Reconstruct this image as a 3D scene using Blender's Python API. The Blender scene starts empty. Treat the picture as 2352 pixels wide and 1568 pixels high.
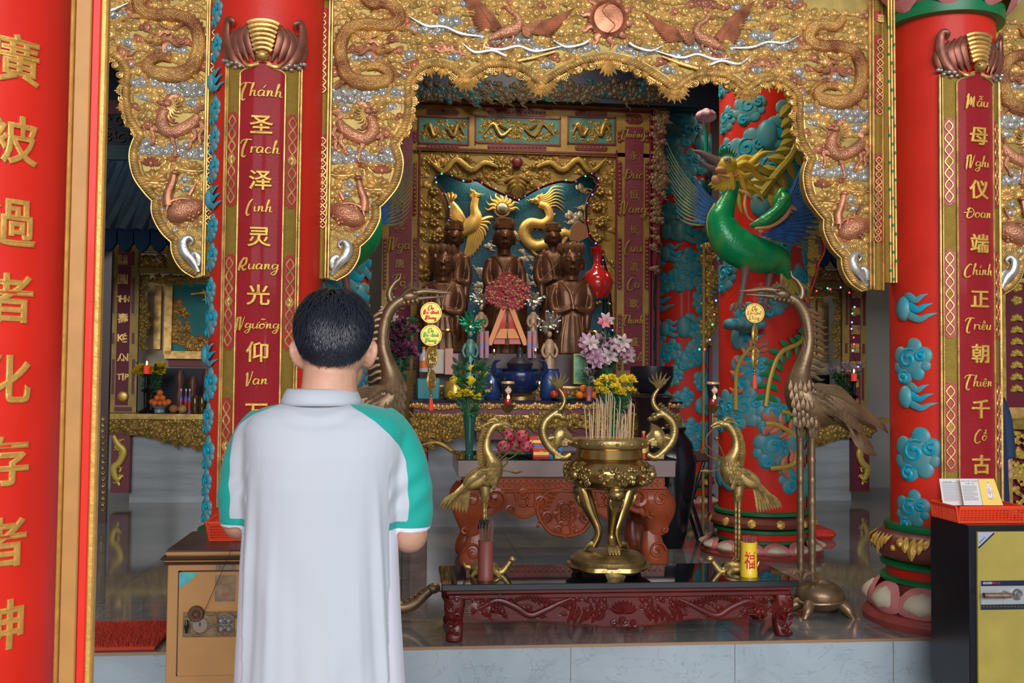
import bpy, math, random
import numpy as np
from mathutils import Vector
SC=bpy.context.scene; COL=SC.collection
random.seed(7); RNG=np.random.default_rng(5)
PI=math.pi
# ---------------------------------------------------------------- camera
F=2300.; EYE=np.array([0,0,1.22]); YAW=math.radians(6.1); PIT=math.radians(2.15); ROL=0.010
def _rx(a): c,s=math.cos(a),math.sin(a); return np.array([[1,0,0],[0,c,-s],[0,s,c]])
def _ry(a): c,s=math.cos(a),math.sin(a); return np.array([[c,0,s],[0,1,0],[-s,0,c]])
def _rz(a): c,s=math.cos(a),math.sin(a); return np.array([[c,-s,0],[s,c,0],[0,0,1]])
RC=_rz(-YAW)@_rx(PI/2+PIT)@_rz(ROL)
cd=bpy.data.cameras.new('camera'); cam=bpy.data.objects.new('camera',cd); COL.objects.link(cam)
M4=np.eye(4); M4[:3,:3]=RC; M4[:3,3]=EYE
from mathutils import Matrix
cam.matrix_world=Matrix(M4.tolist()); cd.sensor_width=36; cd.lens=36*F/2352; cd.clip_start=.05
SC.camera=cam
def ray(px,py): return RC@np.array([(px-1176)/F,(784-py)/F,-1.])
def W(px,py,Y): d=ray(px,py); return EYE+d*(Y/d[1])          # photo point -> point on the upright plane at depth Y
def G(px,py,z=0.): d=ray(px,py); return EYE+d*((z-EYE[2])/d[2])
# ---------------------------------------------------------------- light
w=bpy.data.worlds.new('world'); SC.world=w; w.use_nodes=True
w.node_tree.nodes['Background'].inputs[0].default_value=(.80,.88,1,1); w.node_tree.nodes['Background'].inputs[1].default_value=.38
def area(name,loc,rot,sx,sy,e,c=(1,1,1)):
    l=bpy.data.lights.new(name,'AREA'); l.shape='RECTANGLE'; l.size=sx; l.size_y=sy; l.energy=e; l.color=c
    o=bpy.data.objects.new(name,l); COL.objects.link(o); o.location=loc; o.rotation_euler=rot; return o
area('daylight_through_temple_front',(0.6,-13,6.2),(math.radians(76),0,0),16,6,3300,(.97,.98,1))
area('camera_flash',(0.05,-.02,1.47),(math.radians(92),0,-YAW),.09,.05,7,(1,.98,.95))
for i,(x,y,e) in enumerate([(1.4,6.2,40),(1.05,8.0,34),(-2.2,9.0,24),(4.3,9.0,20)]):
    area('hall_fill_light',(x,y,4.3),(0,0,0),1.0,.3,e,(1,.88,.72))  # added overhead fill, no visible fitting; brightens the altar and side bays
vs=SC.view_settings; vs.view_transform='Standard'; vs.look='None'; vs.gamma=1; vs.use_curve_mapping=False; vs.exposure=-.17
# ---------------------------------------------------------------- mesh helpers
class MB:
    def __init__(s): s.V=[]; s.F=[]; s.n=0
    def add(s,V,Fc):
        V=np.asarray(V,float).reshape(-1,3); o=s.n; s.V.append(V); s.n+=len(V)
        s.F.extend([tuple(int(i)+o for i in f) for f in Fc]); return s
    def arr(s): return np.concatenate(s.V) if s.V else np.zeros((0,3))
    def map(s,fn): s.V=[fn(s.arr())] if s.V else []; return s
    def join(s,o,fn=None):
        if o.n: s.add(fn(o.arr()) if fn else o.arr(),o.F)
        return s
def cat(P,k=6):
    P=np.asarray(P,float)
    if len(P)<3 or k<2: return P
    A=np.vstack([2*P[0]-P[1],P,2*P[-1]-P[-2]]); out=[]
    for i in range(1,len(A)-2):
        p0,p1,p2,p3=A[i-1],A[i],A[i+1],A[i+2]
        for t in np.arange(k)/k:
            out.append(.5*((2*p1)+(-p0+p2)*t+(2*p0-5*p1+4*p2-p3)*t*t+(-p0+3*p1-3*p2+p3)*t**3))
    out.append(P[-1]); return np.array(out)
_ring={}
def ringf(N,n,cap,loop=False):
    k=(N,n,cap,loop)
    if k not in _ring:
        f=[]
        for i in range(N if loop else N-1):
            a=i*n; b=((i+1)%N)*n
            for j in range(n): j2=(j+1)%n; f.append((a+j,a+j2,b+j2,b+j))
        if cap: f.append(tuple(range(n-1,-1,-1))); f.append(tuple(range((N-1)*n,N*n)))
        _ring[k]=f
    return _ring[k]
def tube(mb,P,r,n=8,sm=0,flat=None,fax=(0,1,0),cap=True,tw=0,mod=None):
    """swept tube; flat = depth scale along fax (relief); mod(i,j)->radius factor"""
    P=np.asarray(P,float); r=np.asarray(r,float) if np.ndim(r) else np.full(len(P),float(r))
    if len(r)!=len(P): r=np.interp(np.linspace(0,1,len(P)),np.linspace(0,1,len(r)),r)
    if sm and len(P)>2:
        Q=cat(np.column_stack([P,r]),sm); P=Q[:,:3]; r=np.maximum(Q[:,3],1e-5)
    N=len(P); T=np.gradient(P,axis=0); T/=np.linalg.norm(T,axis=1)[:,None]+1e-12
    th=np.arange(n)*2*PI/n; V=np.empty((N,n,3)); fx=np.asarray(fax,float)
    if flat is not None:
        for i in range(N):
            a=np.cross(T[i],fx); l=np.linalg.norm(a); a=a/l if l>1e-6 else np.array([1,0,0.])
            V[i]=P[i]+r[i]*(np.cos(th)[:,None]*a+flat*np.sin(th)[:,None]*fx)
    else:
        u=np.cross(T[0],(0,0,1)); 
        if np.linalg.norm(u)<.1: u=np.cross(T[0],(1,0,0))
        u/=np.linalg.norm(u)
        for i in range(N):
            u=u-T[i]*u.dot(T[i]); u/=np.linalg.norm(u)+1e-12; b=np.cross(T[i],u)
            q=th+tw*i; V[i]=P[i]+r[i]*(np.cos(q)[:,None]*u+np.sin(q)[:,None]*b)
    if mod is not None:
        m=np.array([[mod(i/(N-1),j/n) for j in range(n)] for i in range(N)]); V=P[:,None,:]+(V-P[:,None,:])*m[:,:,None]
    return mb.add(V.reshape(-1,3),ringf(N,n,cap))
def box(mb,a,b,bev=0):
    x0,y0,z0=np.minimum(a,b); x1,y1,z1=np.maximum(a,b)
    if bev<=0:
        return mb.add([(x0,y0,z0),(x1,y0,z0),(x1,y1,z0),(x0,y1,z0),(x0,y0,z1),(x1,y0,z1),(x1,y1,z1),(x0,y1,z1)],[(0,3,2,1),(4,5,6,7),(0,1,5,4),(1,2,6,5),(2,3,7,6),(3,0,4,7)])
    e=min(bev,(x1-x0)/2.01,(y1-y0)/2.01,(z1-z0)/2.01); R=[]
    def rg(z,i): return [(x0+i,y0,z),(x1-i,y0,z),(x1,y0+i,z),(x1,y1-i,z),(x1-i,y1,z),(x0+i,y1,z),(x0,y1-i,z),(x0,y0+i,z)]
    def rin(z): return [(x0+e,y0+e,z),(x1-e,y0+e,z),(x1-e,y0+e,z),(x1-e,y1-e,z),(x1-e,y1-e,z),(x0+e,y1-e,z),(x0+e,y1-e,z),(x0+e,y0+e,z)]
    V=rin(z0)+rg(z0+e,e)+rg(z1-e,e)+rin(z1)
    return mb.add(V,ringf(4,8,True))
def rbox(mb,c,s,rot=0,bev=0):
    t=MB(); h=np.array(s)/2; box(t,-h,h,bev); R_=_rz(rot) if np.isscalar(rot) else rot
    return mb.join(t,lambda v:v@R_.T+np.array(c))
def lathe(mb,prof,c=(0,0,0),n=32,cap=True,sx=1,sy=1,mod=None,ang=None):
    """prof: list of (r,z)"""
    pr=np.asarray(prof,float); th=np.arange(n)*2*PI/n; V=np.empty((len(pr),n,3))
    for i,(r,z) in enumerate(pr):
        rr=r*np.array([mod(t,z) for t in th]) if mod else r
        V[i,:,0]=rr*np.cos(th)*sx; V[i,:,1]=rr*np.sin(th)*sy; V[i,:,2]=z
    return mb.add(V.reshape(-1,3)+np.array(c),ringf(len(pr),n,cap))
def ball(mb,c,r,n=10,m=6,rot=None):
    r=np.array([r]*3 if np.isscalar(r) else r,float); ph=np.linspace(-PI/2,PI/2,m+1); pr=[(max(math.cos(p),1e-3),math.sin(p)) for p in ph]
    t=MB(); lathe(t,pr,n=n); return mb.join(t,lambda v:((v*r)@(rot.T if rot is not None else np.eye(3)))+np.array(c))
def extr(mb,poly,d0,d1,axis=1,bev=0,bin_=0):
    """extrude an outline given as (a,b) pairs: axis 1 -> (x,z) outline between y=d0 (front) and y=d1; axis 2 -> (x,y) outline between z"""
    P=np.asarray(poly,float); ar=np.sum(P[:,0]*np.roll(P[:,1],-1)-P[:,1]*np.roll(P[:,0],-1))
    if ar<0: P=P[::-1]
    n=len(P)
    def lv(Q,d): return np.column_stack([Q[:,0],np.full(n,d),Q[:,1]]) if axis==1 else np.column_stack([Q[:,0],Q[:,1],np.full(n,d)])
    if bev>0:
        T=np.roll(P,-1,0)-np.roll(P,1,0); T/=np.linalg.norm(T,axis=1)[:,None]+1e-9; N=np.column_stack([-T[:,1],T[:,0]])
        L=[lv(P+N*(bin_ or bev),d0),lv(P,d0+(bev if d1>d0 else -bev)),lv(P,d1)]
    else: L=[lv(P,d0),lv(P,d1)]
    k=len(L); f=[]
    for i in range(k-1):
        for j in range(n): j2=(j+1)%n; f.append((i*n+j,i*n+j2,(i+1)*n+j2,(i+1)*n+j))
    f.append(tuple(range(n-1,-1,-1))); f.append(tuple(range((k-1)*n,k*n)))
    flip=(axis==1)==(d1>d0)
    if flip: f=[q[::-1] for q in f]
    return mb.add(np.concatenate(L),f)
def loft(mb,rings,cap=True,loop=False):
    R_=np.asarray(rings,float); return mb.add(R_.reshape(-1,3),ringf(R_.shape[0],R_.shape[1],cap,loop))
def leaf(mb,a,b,w,t=.3,bend=(0,0,0),nrm=(0,-1,0),n=6,tip=.0,mx=.45):
    """a pointed, ridged leaf/feather from a to b, width w, raised by t*w along nrm"""
    a=np.array(a,float); b=np.array(b,float); bend=np.array(bend,float); nrm=np.array(nrm,float)
    V=[]; D=b-a
    for i in range(n+1):
        s=i/n; c=a+D*s+bend*4*s*(1-s)
        Tn=D+bend*4*(1-2*s); sd=np.cross(Tn,nrm); sd/=np.linalg.norm(sd)+1e-9
        ww=w/2*(math.sin(PI*min(1,s/mx)/2) if s<mx else math.cos(PI/2*(s-mx)/(1-mx))**.7 if s<1 else tip)
        ww=max(ww,w*.03) if i not in(0,n) else max(w*.08,w/2*tip)
        V+=[c-sd*ww,c+nrm*t*ww*1.3,c+sd*ww,c-nrm*t*ww*.5]
    f=ringf(n+1,4,True); return mb.add(V,f)
def mesh(name,mb,m,sharp=40,attrs=None,org=(0,0,0)):
    me=bpy.data.meshes.new(name); V=mb.arr()-np.array(org)
    me.from_pydata(V.tolist(),[],mb.F); me.materials.append(m); me.update()
    if len(me.polygons):
        me.polygons.foreach_set('use_smooth',[True]*len(me.polygons))
        if sharp is not None and sharp<180: me.set_sharp_from_angle(angle=math.radians(sharp))
    return me
def org(o):
    p=np.zeros(3)
    while o is not None: p+=np.array(o.location); o=o.parent
    return p
def part(name,mb,m,parent=None,label=None,sharp=40,kind=None):
    if mb.n==0: return None
    o=bpy.data.objects.new(name,mesh(name,mb,m,sharp,org=org(parent))); COL.objects.link(o); o.parent=parent
    if label: o['label']=label
    if kind: o['kind']=kind
    return o
def thing(name,loc,label,cat_,group=None):
    o=bpy.data.objects.new(name,None); COL.objects.link(o); o.location=[float(v) for v in loc]; o.empty_display_size=.1
    return tag(o,label,cat_,group)
def tag(o,label,cat_,group=None):
    o['label']=label; o['category']=cat_
    if group: o['group']=group
    return o
def one(name,mb,m,label,cat_,group=None,sharp=40):
    """a thing that is a single mesh, its origin at its own base"""
    V=mb.arr(); c=np.array([V[:,0].mean(),V[:,1].mean(),V[:,2].min()])
    o=bpy.data.objects.new(name,mesh(name,mb,m,sharp,org=c)); COL.objects.link(o); o.location=c; return tag(o,label,cat_,group)
def struct(name,mb,m,sharp=40):
    o=part(name,mb,m,None,sharp=sharp); o['kind']='structure'; return o
def clone(o,parent=None):
    c=o.copy(); COL.objects.link(c); c.parent=parent
    for ch in list(o.children): clone(ch,c)
    return c
def PR(p):
    q=RC.T@(np.asarray(p,float)-EYE); return 1176+F*q[0]/-q[2],784-F*q[1]/-q[2]
def remesh(mb,vox,smooth=4,dec=None):
    """one continuous skin grown over overlapping closed shapes"""
    me=bpy.data.meshes.new('tmp'); me.from_pydata(mb.arr().tolist(),[],mb.F); o=bpy.data.objects.new('tmp',me); COL.objects.link(o)
    m=o.modifiers.new('r','REMESH'); m.mode='VOXEL'; m.voxel_size=vox
    s=o.modifiers.new('s','SMOOTH'); s.iterations=smooth; s.factor=.5
    bpy.context.view_layer.update(); e=o.evaluated_get(bpy.context.evaluated_depsgraph_get()); q=bpy.data.meshes.new_from_object(e)
    V=np.empty(len(q.vertices)*3); q.vertices.foreach_get('co',V); Fc=[tuple(p.vertices) for p in q.polygons]; bpy.data.objects.remove(o); bpy.data.meshes.remove(me); bpy.data.meshes.remove(q)
    r=MB(); return r.add(V.reshape(-1,3),Fc)
def set_attr(o,name,vals):
    a=o.data.attributes.new(name,'FLOAT','POINT'); a.data.foreach_set('value',np.asarray(vals,float))
# ---------------------------------------------------------------- materials
MC={}
def mat(key,col,met=0.,ro=.5,var=0.,vs_=20.,bump=0.,bs=60.,kind='noise',col2=None,coat=0.,emit=None,es=0.,trans=0.,ior=1.45,spec=None,mixpos=.5,stretch=None,bd=.004,alpha=1.):
    if key in MC: return MC[key]
    m=bpy.data.materials.new(key); m.use_nodes=True; nt=m.node_tree; N=nt.nodes; L=nt.links; b=N['Principled BSDF']
    b.inputs['Base Color'].default_value=(*col,1); b.inputs['Metallic'].default_value=met; b.inputs['Roughness'].default_value=ro
    if coat: b.inputs['Coat Weight'].default_value=coat; b.inputs['Coat Roughness'].default_value=.08
    if trans: b.inputs['Transmission Weight'].default_value=trans; b.inputs['IOR'].default_value=ior
    if spec is not None: b.inputs['Specular IOR Level'].default_value=spec
    if emit: b.inputs['Emission Color'].default_value=(*emit,1); b.inputs['Emission Strength'].default_value=es
    tc=N.new('ShaderNodeTexCoord'); src=tc.outputs['Object']
    if stretch:
        mp=N.new('ShaderNodeMapping'); L.new(src,mp.inputs['Vector']); mp.inputs['Scale'].default_value=stretch; src=mp.outputs['Vector']
    if var or col2:
        n=N.new('ShaderNodeTexNoise'); n.inputs['Scale'].default_value=vs_; n.inputs['Detail'].default_value=5; L.new(src,n.inputs['Vector'])
        r=N.new('ShaderNodeValToRGB'); L.new(n.outputs['Fac'],r.inputs['Fac'])
        c1=np.array(col); c2=np.array(col2) if col2 else c1*(1-var)
        c1=c1 if col2 else np.minimum(c1*(1+var*.5),1)
        r.color_ramp.elements[0].position=max(0,mixpos-.16); r.color_ramp.elements[1].position=min(1,mixpos+.16)
        r.color_ramp.elements[0].color=(*c2,1); r.color_ramp.elements[1].color=(*c1,1); L.new(r.outputs['Color'],b.inputs['Base Color'])
    if bump:
        if kind=='noise': t=N.new('ShaderNodeTexNoise'); t.inputs['Scale'].default_value=bs; t.inputs['Detail'].default_value=3; o=t.outputs['Fac']
        elif kind=='scales': t=N.new('ShaderNodeTexVoronoi'); t.inputs['Scale'].default_value=bs; o=t.outputs['Distance']
        elif kind=='weave':
            t=N.new('ShaderNodeTexWave'); t.inputs['Scale'].default_value=bs; t.bands_direction='DIAGONAL'; t2=N.new('ShaderNodeTexWave'); t2.inputs['Scale'].default_value=bs; t2.bands_direction='DIAGONAL'
            mp2=N.new('ShaderNodeMapping'); mp2.inputs['Scale'].default_value=(-1,1,1); L.new(src,mp2.inputs['Vector']); L.new(mp2.outputs['Vector'],t2.inputs['Vector'])
            mm=N.new('ShaderNodeMath'); mm.operation='MAXIMUM'; L.new(t.outputs['Fac'],mm.inputs[0]); L.new(t2.outputs['Fac'],mm.inputs[1]); o=mm.outputs[0]
        elif kind=='wave': t=N.new('ShaderNodeTexWave'); t.inputs['Scale'].default_value=bs; t.inputs['Distortion'].default_value=3; o=t.outputs['Fac']
        L.new(src,t.inputs['Vector'])
        bp=N.new('ShaderNodeBump'); bp.inputs['Strength'].default_value=bump; bp.inputs['Distance'].default_value=bd; L.new(o,bp.inputs['Height']); L.new(bp.outputs['Normal'],b.inputs['Normal'])
    MC[key]=m; return m
GOLD=mat('gold_leaf',(.72,.43,.13),.55,.36,.4,16,.25,120)
GOLDB=mat('gold_panel_ground',(.36,.25,.06),.45,.45,.2,12,.2,150)
GOLDP=mat('gold_paint',(.72,.42,.08),.35,.42,.15,40,.5,90)
GOLDM=mat('gold_diaper',(.58,.38,.07),.6,.4,.1,30,.9,70,'weave')
GSC=mat('gold_scales',(.76,.42,.12),.55,.35,0,8,.8,170,'scales',bd=.005,col2=(.30,.10,.045))
COP=mat('copper_paint',(.52,.20,.10),.5,.38,.45,14,.3,100)
CSC=mat('copper_scales',(.60,.25,.13),.5,.36,.3,12,.7,140,'scales',bd=.004)
SIL=mat('silver_leaf',(.50,.48,.43),.65,.32,.25,25,.3,90)
BRZ=mat('bronze_brown',(.23,.145,.075),.55,.36,.3,10,.25,60)
BRS=mat('brass',(.36,.25,.09),.8,.34,.45,14,.35,90)
BRSP=mat('polished_brass',(.42,.27,.09),.95,.22,.3,10)
RED=mat('red_lacquer',(.68,.022,.010),0,.42,.12,3,.15,25,coat=.06,spec=.3)
REDC=mat('red_column_paint',(.66,.026,.012),0,.45,.1,4,.2,60,coat=.05,spec=.25)
CRIM=mat('crimson_board',(.38,.010,.018),0,.34,.1,6,.55,110,'weave',coat=.08,spec=.35)
CRIMD=mat('dark_crimson',(.16,.008,.022),0,.4,.1,6)
GREEN=mat('green_ring',(.0,.17,.05),0,.4,.1,8)
BLUE=mat('cloud_blue',(.03,.30,.38),0,.42,col2=(.13,.27,.27),vs_=14)
BLUE2=mat('cloud_blue_bright',(.0,.35,.5),0,.42,.2,20)
PINK=mat('lotus_pink',(.62,.20,.19),0,.45,.15,12)
CREAM=mat('lotus_cream',(.62,.52,.38),0,.5,.12,12)
WHITE=mat('white_plain',(.75,.75,.76),0,.5)
BLACK=mat('black_lacquer',(.008,.009,.014),0,.16)
DARK=mat('dark_navy',(.006,.012,.035),0,.5,.4,4)
WOODR=mat('dark_red_rosewood',(.10,.007,.005),0,.36,.3,6,.2,30,coat=.08,spec=.35)
WOODO=mat('orange_rosewood',(.36,.07,.022),0,.34,.3,6,.3,30,coat=.12,spec=.4)
GLASST=mat('black_glass_top',(.004,.005,.008),0,.03)
TEALP=mat('teal_wall_paint',(.0,.27,.28),0,.5,.15,4)
GREY=mat('grey_marble_block',(.33,.36,.38),0,.2,.25,2.2,stretch=(.6,1,5))
# ================================================================ the hall
def marble(key,c1,c2,vein,ro,scale=1.2,st=(1,1,1),tile=None,grout=(.05,.05,.05),tw=.8,tl=.8):
    m=bpy.data.materials.new(key); m.use_nodes=True; nt=m.node_tree; N=nt.nodes; L=nt.links; b=N['Principled BSDF']; b.inputs['Roughness'].default_value=ro
    tc=N.new('ShaderNodeTexCoord'); mp=N.new('ShaderNodeMapping'); mp.inputs['Scale'].default_value=st; L.new(tc.outputs['Object'],mp.inputs['Vector'])
    n=N.new('ShaderNodeTexNoise'); n.inputs['Scale'].default_value=scale; n.inputs['Detail'].default_value=9; n.inputs['Distortion'].default_value=1.2; L.new(mp.outputs['Vector'],n.inputs['Vector'])
    r=N.new('ShaderNodeValToRGB'); r.color_ramp.elements[0].color=(*c1,1); r.color_ramp.elements[1].color=(*c2,1); r.color_ramp.elements[0].position=.32; r.color_ramp.elements[1].position=.68
    L.new(n.outputs['Fac'],r.inputs['Fac'])
    n2=N.new('ShaderNodeTexNoise'); n2.inputs['Scale'].default_value=scale*2.3; n2.inputs['Detail'].default_value=6; n2.inputs['Distortion'].default_value=2.; L.new(mp.outputs['Vector'],n2.inputs['Vector'])
    r2=N.new('ShaderNodeValToRGB'); e=r2.color_ramp.elements; e[0].position=.485; e[0].color=(0,0,0,1); e[1].position=.5; e[1].color=(1,1,1,1); q=e.new(.515); q.color=(0,0,0,1); L.new(n2.outputs['Fac'],r2.inputs['Fac'])
    mx=N.new('ShaderNodeMix'); mx.data_type='RGBA'; ms=N.new('ShaderNodeMath'); ms.operation='MULTIPLY'; ms.inputs[1].default_value=.35; L.new(r2.outputs['Color'],ms.inputs[0]); L.new(ms.outputs[0],mx.inputs['Factor']); L.new(r.outputs['Color'],mx.inputs['A']); mx.inputs['B'].default_value=(*vein,1)
    out=mx.outputs['Result']
    if tile:
        br=N.new('ShaderNodeTexBrick'); br.offset=0; br.inputs['Scale'].default_value=1; br.inputs['Mortar Size'].default_value=.0022; br.inputs['Brick Width'].default_value=tw; br.inputs['Row Height'].default_value=tl
        br.inputs['Color1'].default_value=br.inputs['Color2'].default_value=(0,0,0,1); br.inputs['Mortar'].default_value=(1,1,1,1); mp3=N.new('ShaderNodeMapping'); mp3.inputs['Rotation'].default_value=tile; L.new(tc.outputs['Object'],mp3.inputs['Vector']); L.new(mp3.outputs['Vector'],br.inputs['Vector'])
        m3=N.new('ShaderNodeMix'); m3.data_type='RGBA'; L.new(br.outputs['Color'],m3.inputs['Factor']); L.new(out,m3.inputs['A']); m3.inputs['B'].default_value=(*grout,1); out=m3.outputs['Result']
    L.new(out,b.inputs['Base Color']); return m
FLOORM=marble('polished_floor_marble',(.12,.12,.12),(.20,.19,.18),(.32,.31,.29),.07,.9,(1.6,.6,1),tile=(0,0,0),grout=(.03,.03,.03))
STEPM=marble('blue_grey_step_marble',(.27,.32,.36),(.38,.44,.48),(.14,.17,.2),.2,1.6,(1,1,1.4),tile=(PI/2,0,0),grout=(.16,.15,.13),tw=.78,tl=2.)
LOWM=marble('lower_floor_tile',(.28,.28,.28),(.36,.36,.35),(.2,.2,.2),.3,1,(1,1,1),tile=(0,0,0))
STEPY=4.615; XL,XR,YB,ZC=-4.8,7.0,11.2,4.9
def quad(pts): m=MB(); return m.add(pts,[tuple(range(len(pts)))])
b=MB(); box(b,(XL-.2,STEPY+.062,-.06),(XR+.2,YB+.2,0)); box(b,(XL-.2,STEPY-.002,-.012),(XR+.2,STEPY+.062,0)); struct('floor',b,FLOORM)
b=MB(); box(b,(XL-.2,-6,-.36),(XR+.2,STEPY+.05,-.31)); struct('floor_lower',b,LOWM)
b=MB(); box(b,(XL-.2,STEPY-.002,-.31),(XR+.2,STEPY+.06,-.0125)); struct('trim_1',b,STEPM)
b=MB(); box(b,(XL-.2,STEPY-.006,-.012),(XR+.2,STEPY+.004,.0012)); struct('trim_2',b,mat('step_nosing',(.30,.17,.09),0,.3))
WALLM=mat('dim_wall_plaster',(.35,.33,.30),0,.6,.1,2)
b=MB(); box(b,(XL-.2,STEPY-1,0-.31),(XL,YB,ZC)); struct('wall_left',b,WALLM)
b=MB(); box(b,(XR,STEPY-1,-.31),(XR+.2,YB,ZC)); struct('wall_right',b,WALLM)
b=MB(); box(b,(XL-.2,YB,0),(XR+.2,YB+.2,ZC)); struct('wall_back',b,WALLM)
b=MB(); box(b,(XL-.2,STEPY+.35,ZC),(XR+.2,YB+.2,ZC+.1)); struct('ceiling',b,DARK)
b=MB(); box(b,(XL-.2,4.93,3.42),(XR+.2,5.05,ZC)); struct('wall_front',b,mat('front_lintel_gold',(.45,.32,.08),.4,.5,.2,8))
# ================================================================ relief carving tools (outlines traced on an upright plane, then given real thickness)
class Rel:
    def __init__(s,Y,k=None): s.Y=Y; s.k=k or (W(1300,400,Y)[0]-W(1299,400,Y)[0])
    def P(s,x,y,d=0): p=W(x,y,s.Y); p[1]-=d*s.k; return p
    def st(s,mb,pts,r,d=0,fl=.8,n=6,sm=4,**kw):
        tube(mb,[s.P(*q[:2],(q[2] if len(q)>2 else d)) for q in pts],np.array(r)*s.k if np.ndim(r) else r*s.k,n,sm,fl,**kw); return mb
    def bl(s,mb,x,y,rx,ry=None,rd=None,d=0,n=8,m=5,rot=0):
        ry=ry or rx; rd=rd or min(rx,ry)*.6
        ball(mb,s.P(x,y,d),(rx*s.k,rd*s.k,ry*s.k),n,m,rot=_ry(rot)); return mb
    def lf(s,mb,a,b,w,bend=(0,0),t=.5,d=1,n=6,mx=.45):
        pa,pb=s.P(*a,d),s.P(*b,d); leaf(mb,pa,pb,w*s.k,t,(bend[0]*s.k,0,-bend[1]*s.k),n=n,mx=mx); return mb
    def spi(s,mb,x,y,r,w=None,turn=1.4,a0=0,dr=1,d=2,fl=.8,n=5,k=12):
        pts=[];w=w or r*.22
        for i in range(k):
            t=i/(k-1); a=a0+dr*2*PI*turn*t; q=r*(1-t*.86); pts.append((x+q*math.cos(a),y+q*math.sin(a),d+t*r*.25))
        s.st(mb,pts,np.linspace(w*.7,w,k),fl=fl,n=n,sm=0); return mb
    def cloud(s,mb,x,y,r,rot=0,lobes=4,tail=True,rnd=random):
        c,sn=math.cos(rot),math.sin(rot); T=lambda u,v:(x+u*c-v*sn,y+u*sn+v*c); dr=rnd.choice((-1,1))
        L=[(0,0,1),(1.05*dr,.3,.7),(-.95*dr,.35,.65),(.35*dr,-.7,.6),(1.75*dr,.55,.45)][:lobes]
        for u,v,q in L:
            X,Y_=T(u*r,v*r); s.bl(mb,X,Y_,r*q,r*q,r*q*.42,d=r*.12*q,n=8,m=4)
            if q>.55: s.spi(mb,X,Y_,r*q*.72,r*.13,1.35,rnd.random()*6,dr,d=r*.38*q,k=10,n=4)
        if tail:
            t=[T(-.6*dr*r,.7*r),T(-1.6*dr*r,.9*r),T(-2.3*dr*r,.5*r),T(-3.1*dr*r,.9*r)]; s.st(mb,t,[r*.3,r*.22,r*.16,r*.04],d=r*.15,n=5,sm=3)
        return mb
    def flame(s,mb,x,y,l,ang,w,wig=.25,d=1,n=5):
        pts=[];c,sn=math.cos(ang),math.sin(ang)
        for i in range(6):
            t=i/5; u=l*t; v=wig*l*math.sin(t*2.4*PI)*(.3+.5*t)*.5; pts.append((x+u*c-v*sn,y+u*sn+v*c))
        s.st(mb,pts,np.array([1,.95,.8,.55,.3,.05])*w,d=d,n=n,sm=2,fl=.7)
    def fan(s,mb,cx,cy,rx,ry,a0,a1,nr=7,na=42,sc=.1,dome=.35,rib=.06,d=2,lift=0):
        """ribbed, scalloped fan (lotus leaf, shell, petal group)"""
        V=[];M=6
        for i in range(M+1):
            t=i/M
            for j in range(na+1):
                u=j/na; a=a0+(a1-a0)*u; w_=abs(math.sin(PI*nr*u)); e=1-sc*(1-w_)*t
                h=dome*math.sin(PI*min(1,t*.92))*rx+rib*rx*w_*math.sin(PI*t*.9)+lift*t
                V.append(s.P(cx+rx*t*e*math.cos(a),cy+ry*t*e*math.sin(a),d+h if i<M else d-2))
        f=[(i*(na+1)+j,i*(na+1)+j+1,(i+1)*(na+1)+j+1,(i+1)*(na+1)+j) for i in range(M) for j in range(na)]
        mb.add(V,f); return mb
def inpoly(P,x,y):
    r=False; n=len(P)
    for i in range(n):
        x1,y1=P[i]; x2,y2=P[(i+1)%n]
        if (y1>y)!=(y2>y) and x<(x2-x1)*(y-y1)/(y2-y1+1e-12)+x1: r=not r
    return r
def dseg(P,x,y):
    A=np.array(P); d=A-np.array([x,y]); return np.sqrt((d**2).sum(1)).min()
def mirror(mb,A):
    o=MB(); V=mb.arr().copy(); V[:,0]=2*A-V[:,0]; return o.add(V,[f[::-1] for f in mb.F])
def shift(mb,dx): o=MB(); return o.add(mb.arr()+np.array([dx,0,0]),mb.F)
def offs(P,d):
    P=np.asarray(P,float); T=np.gradient(P,axis=0); T/=np.linalg.norm(T,axis=1)[:,None]+1e-9; return P+d*np.column_stack([-T[:,1],T[:,0]])
def parts(root,D,fn=lambda m:m,names=None):
    out={}
    for key,(mb,m) in D.items():
        if mb.n: out[key]=part(key.split('#')[0],fn(mb),m,root)
    return out
# ---------------------------------------------------------------- animals of the relief
def scaled_spines(rel,mb,pts,rad,side,h,step,sgn=1):
    Q=cat(np.column_stack([np.asarray(pts,float),rad]),8); T=np.gradient(Q[:,:2],axis=0); T/=np.linalg.norm(T,axis=1)[:,None]; s=0; last=Q[0,:2]
    for q,t in zip(Q,T):
        if np.linalg.norm(q[:2]-last)<step: continue
        last=q[:2]; nx,ny=-t[1]*side,t[0]*side; bx,by=q[0]+nx*q[2]*.8,q[1]+ny*q[2]*.8
        rel.lf(mb,(bx,by),(bx+nx*h-t[0]*h*.6*sgn,by+ny*h-t[1]*h*.6*sgn),h*.75,(t[0]*2,t[1]*2),d=2,n=4)
def claw(rel,mb,x,y,ang,s):
    rel.bl(mb,x,y,s*.6,s*.6,s*.5,d=2,n=6,m=4)
    for a in (-.7,-.2,.3,.8):
        c,sn=math.cos(ang+a),math.sin(ang+a); rel.st(mb,[(x,y),(x+c*s*1.1,y+sn*s*1.1,3),(x+c*s*1.9+sn*s*.3,y+sn*s*1.9+c*s*.2,1)],[s*.32,s*.3,s*.05],n=5,sm=2,d=2)
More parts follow.
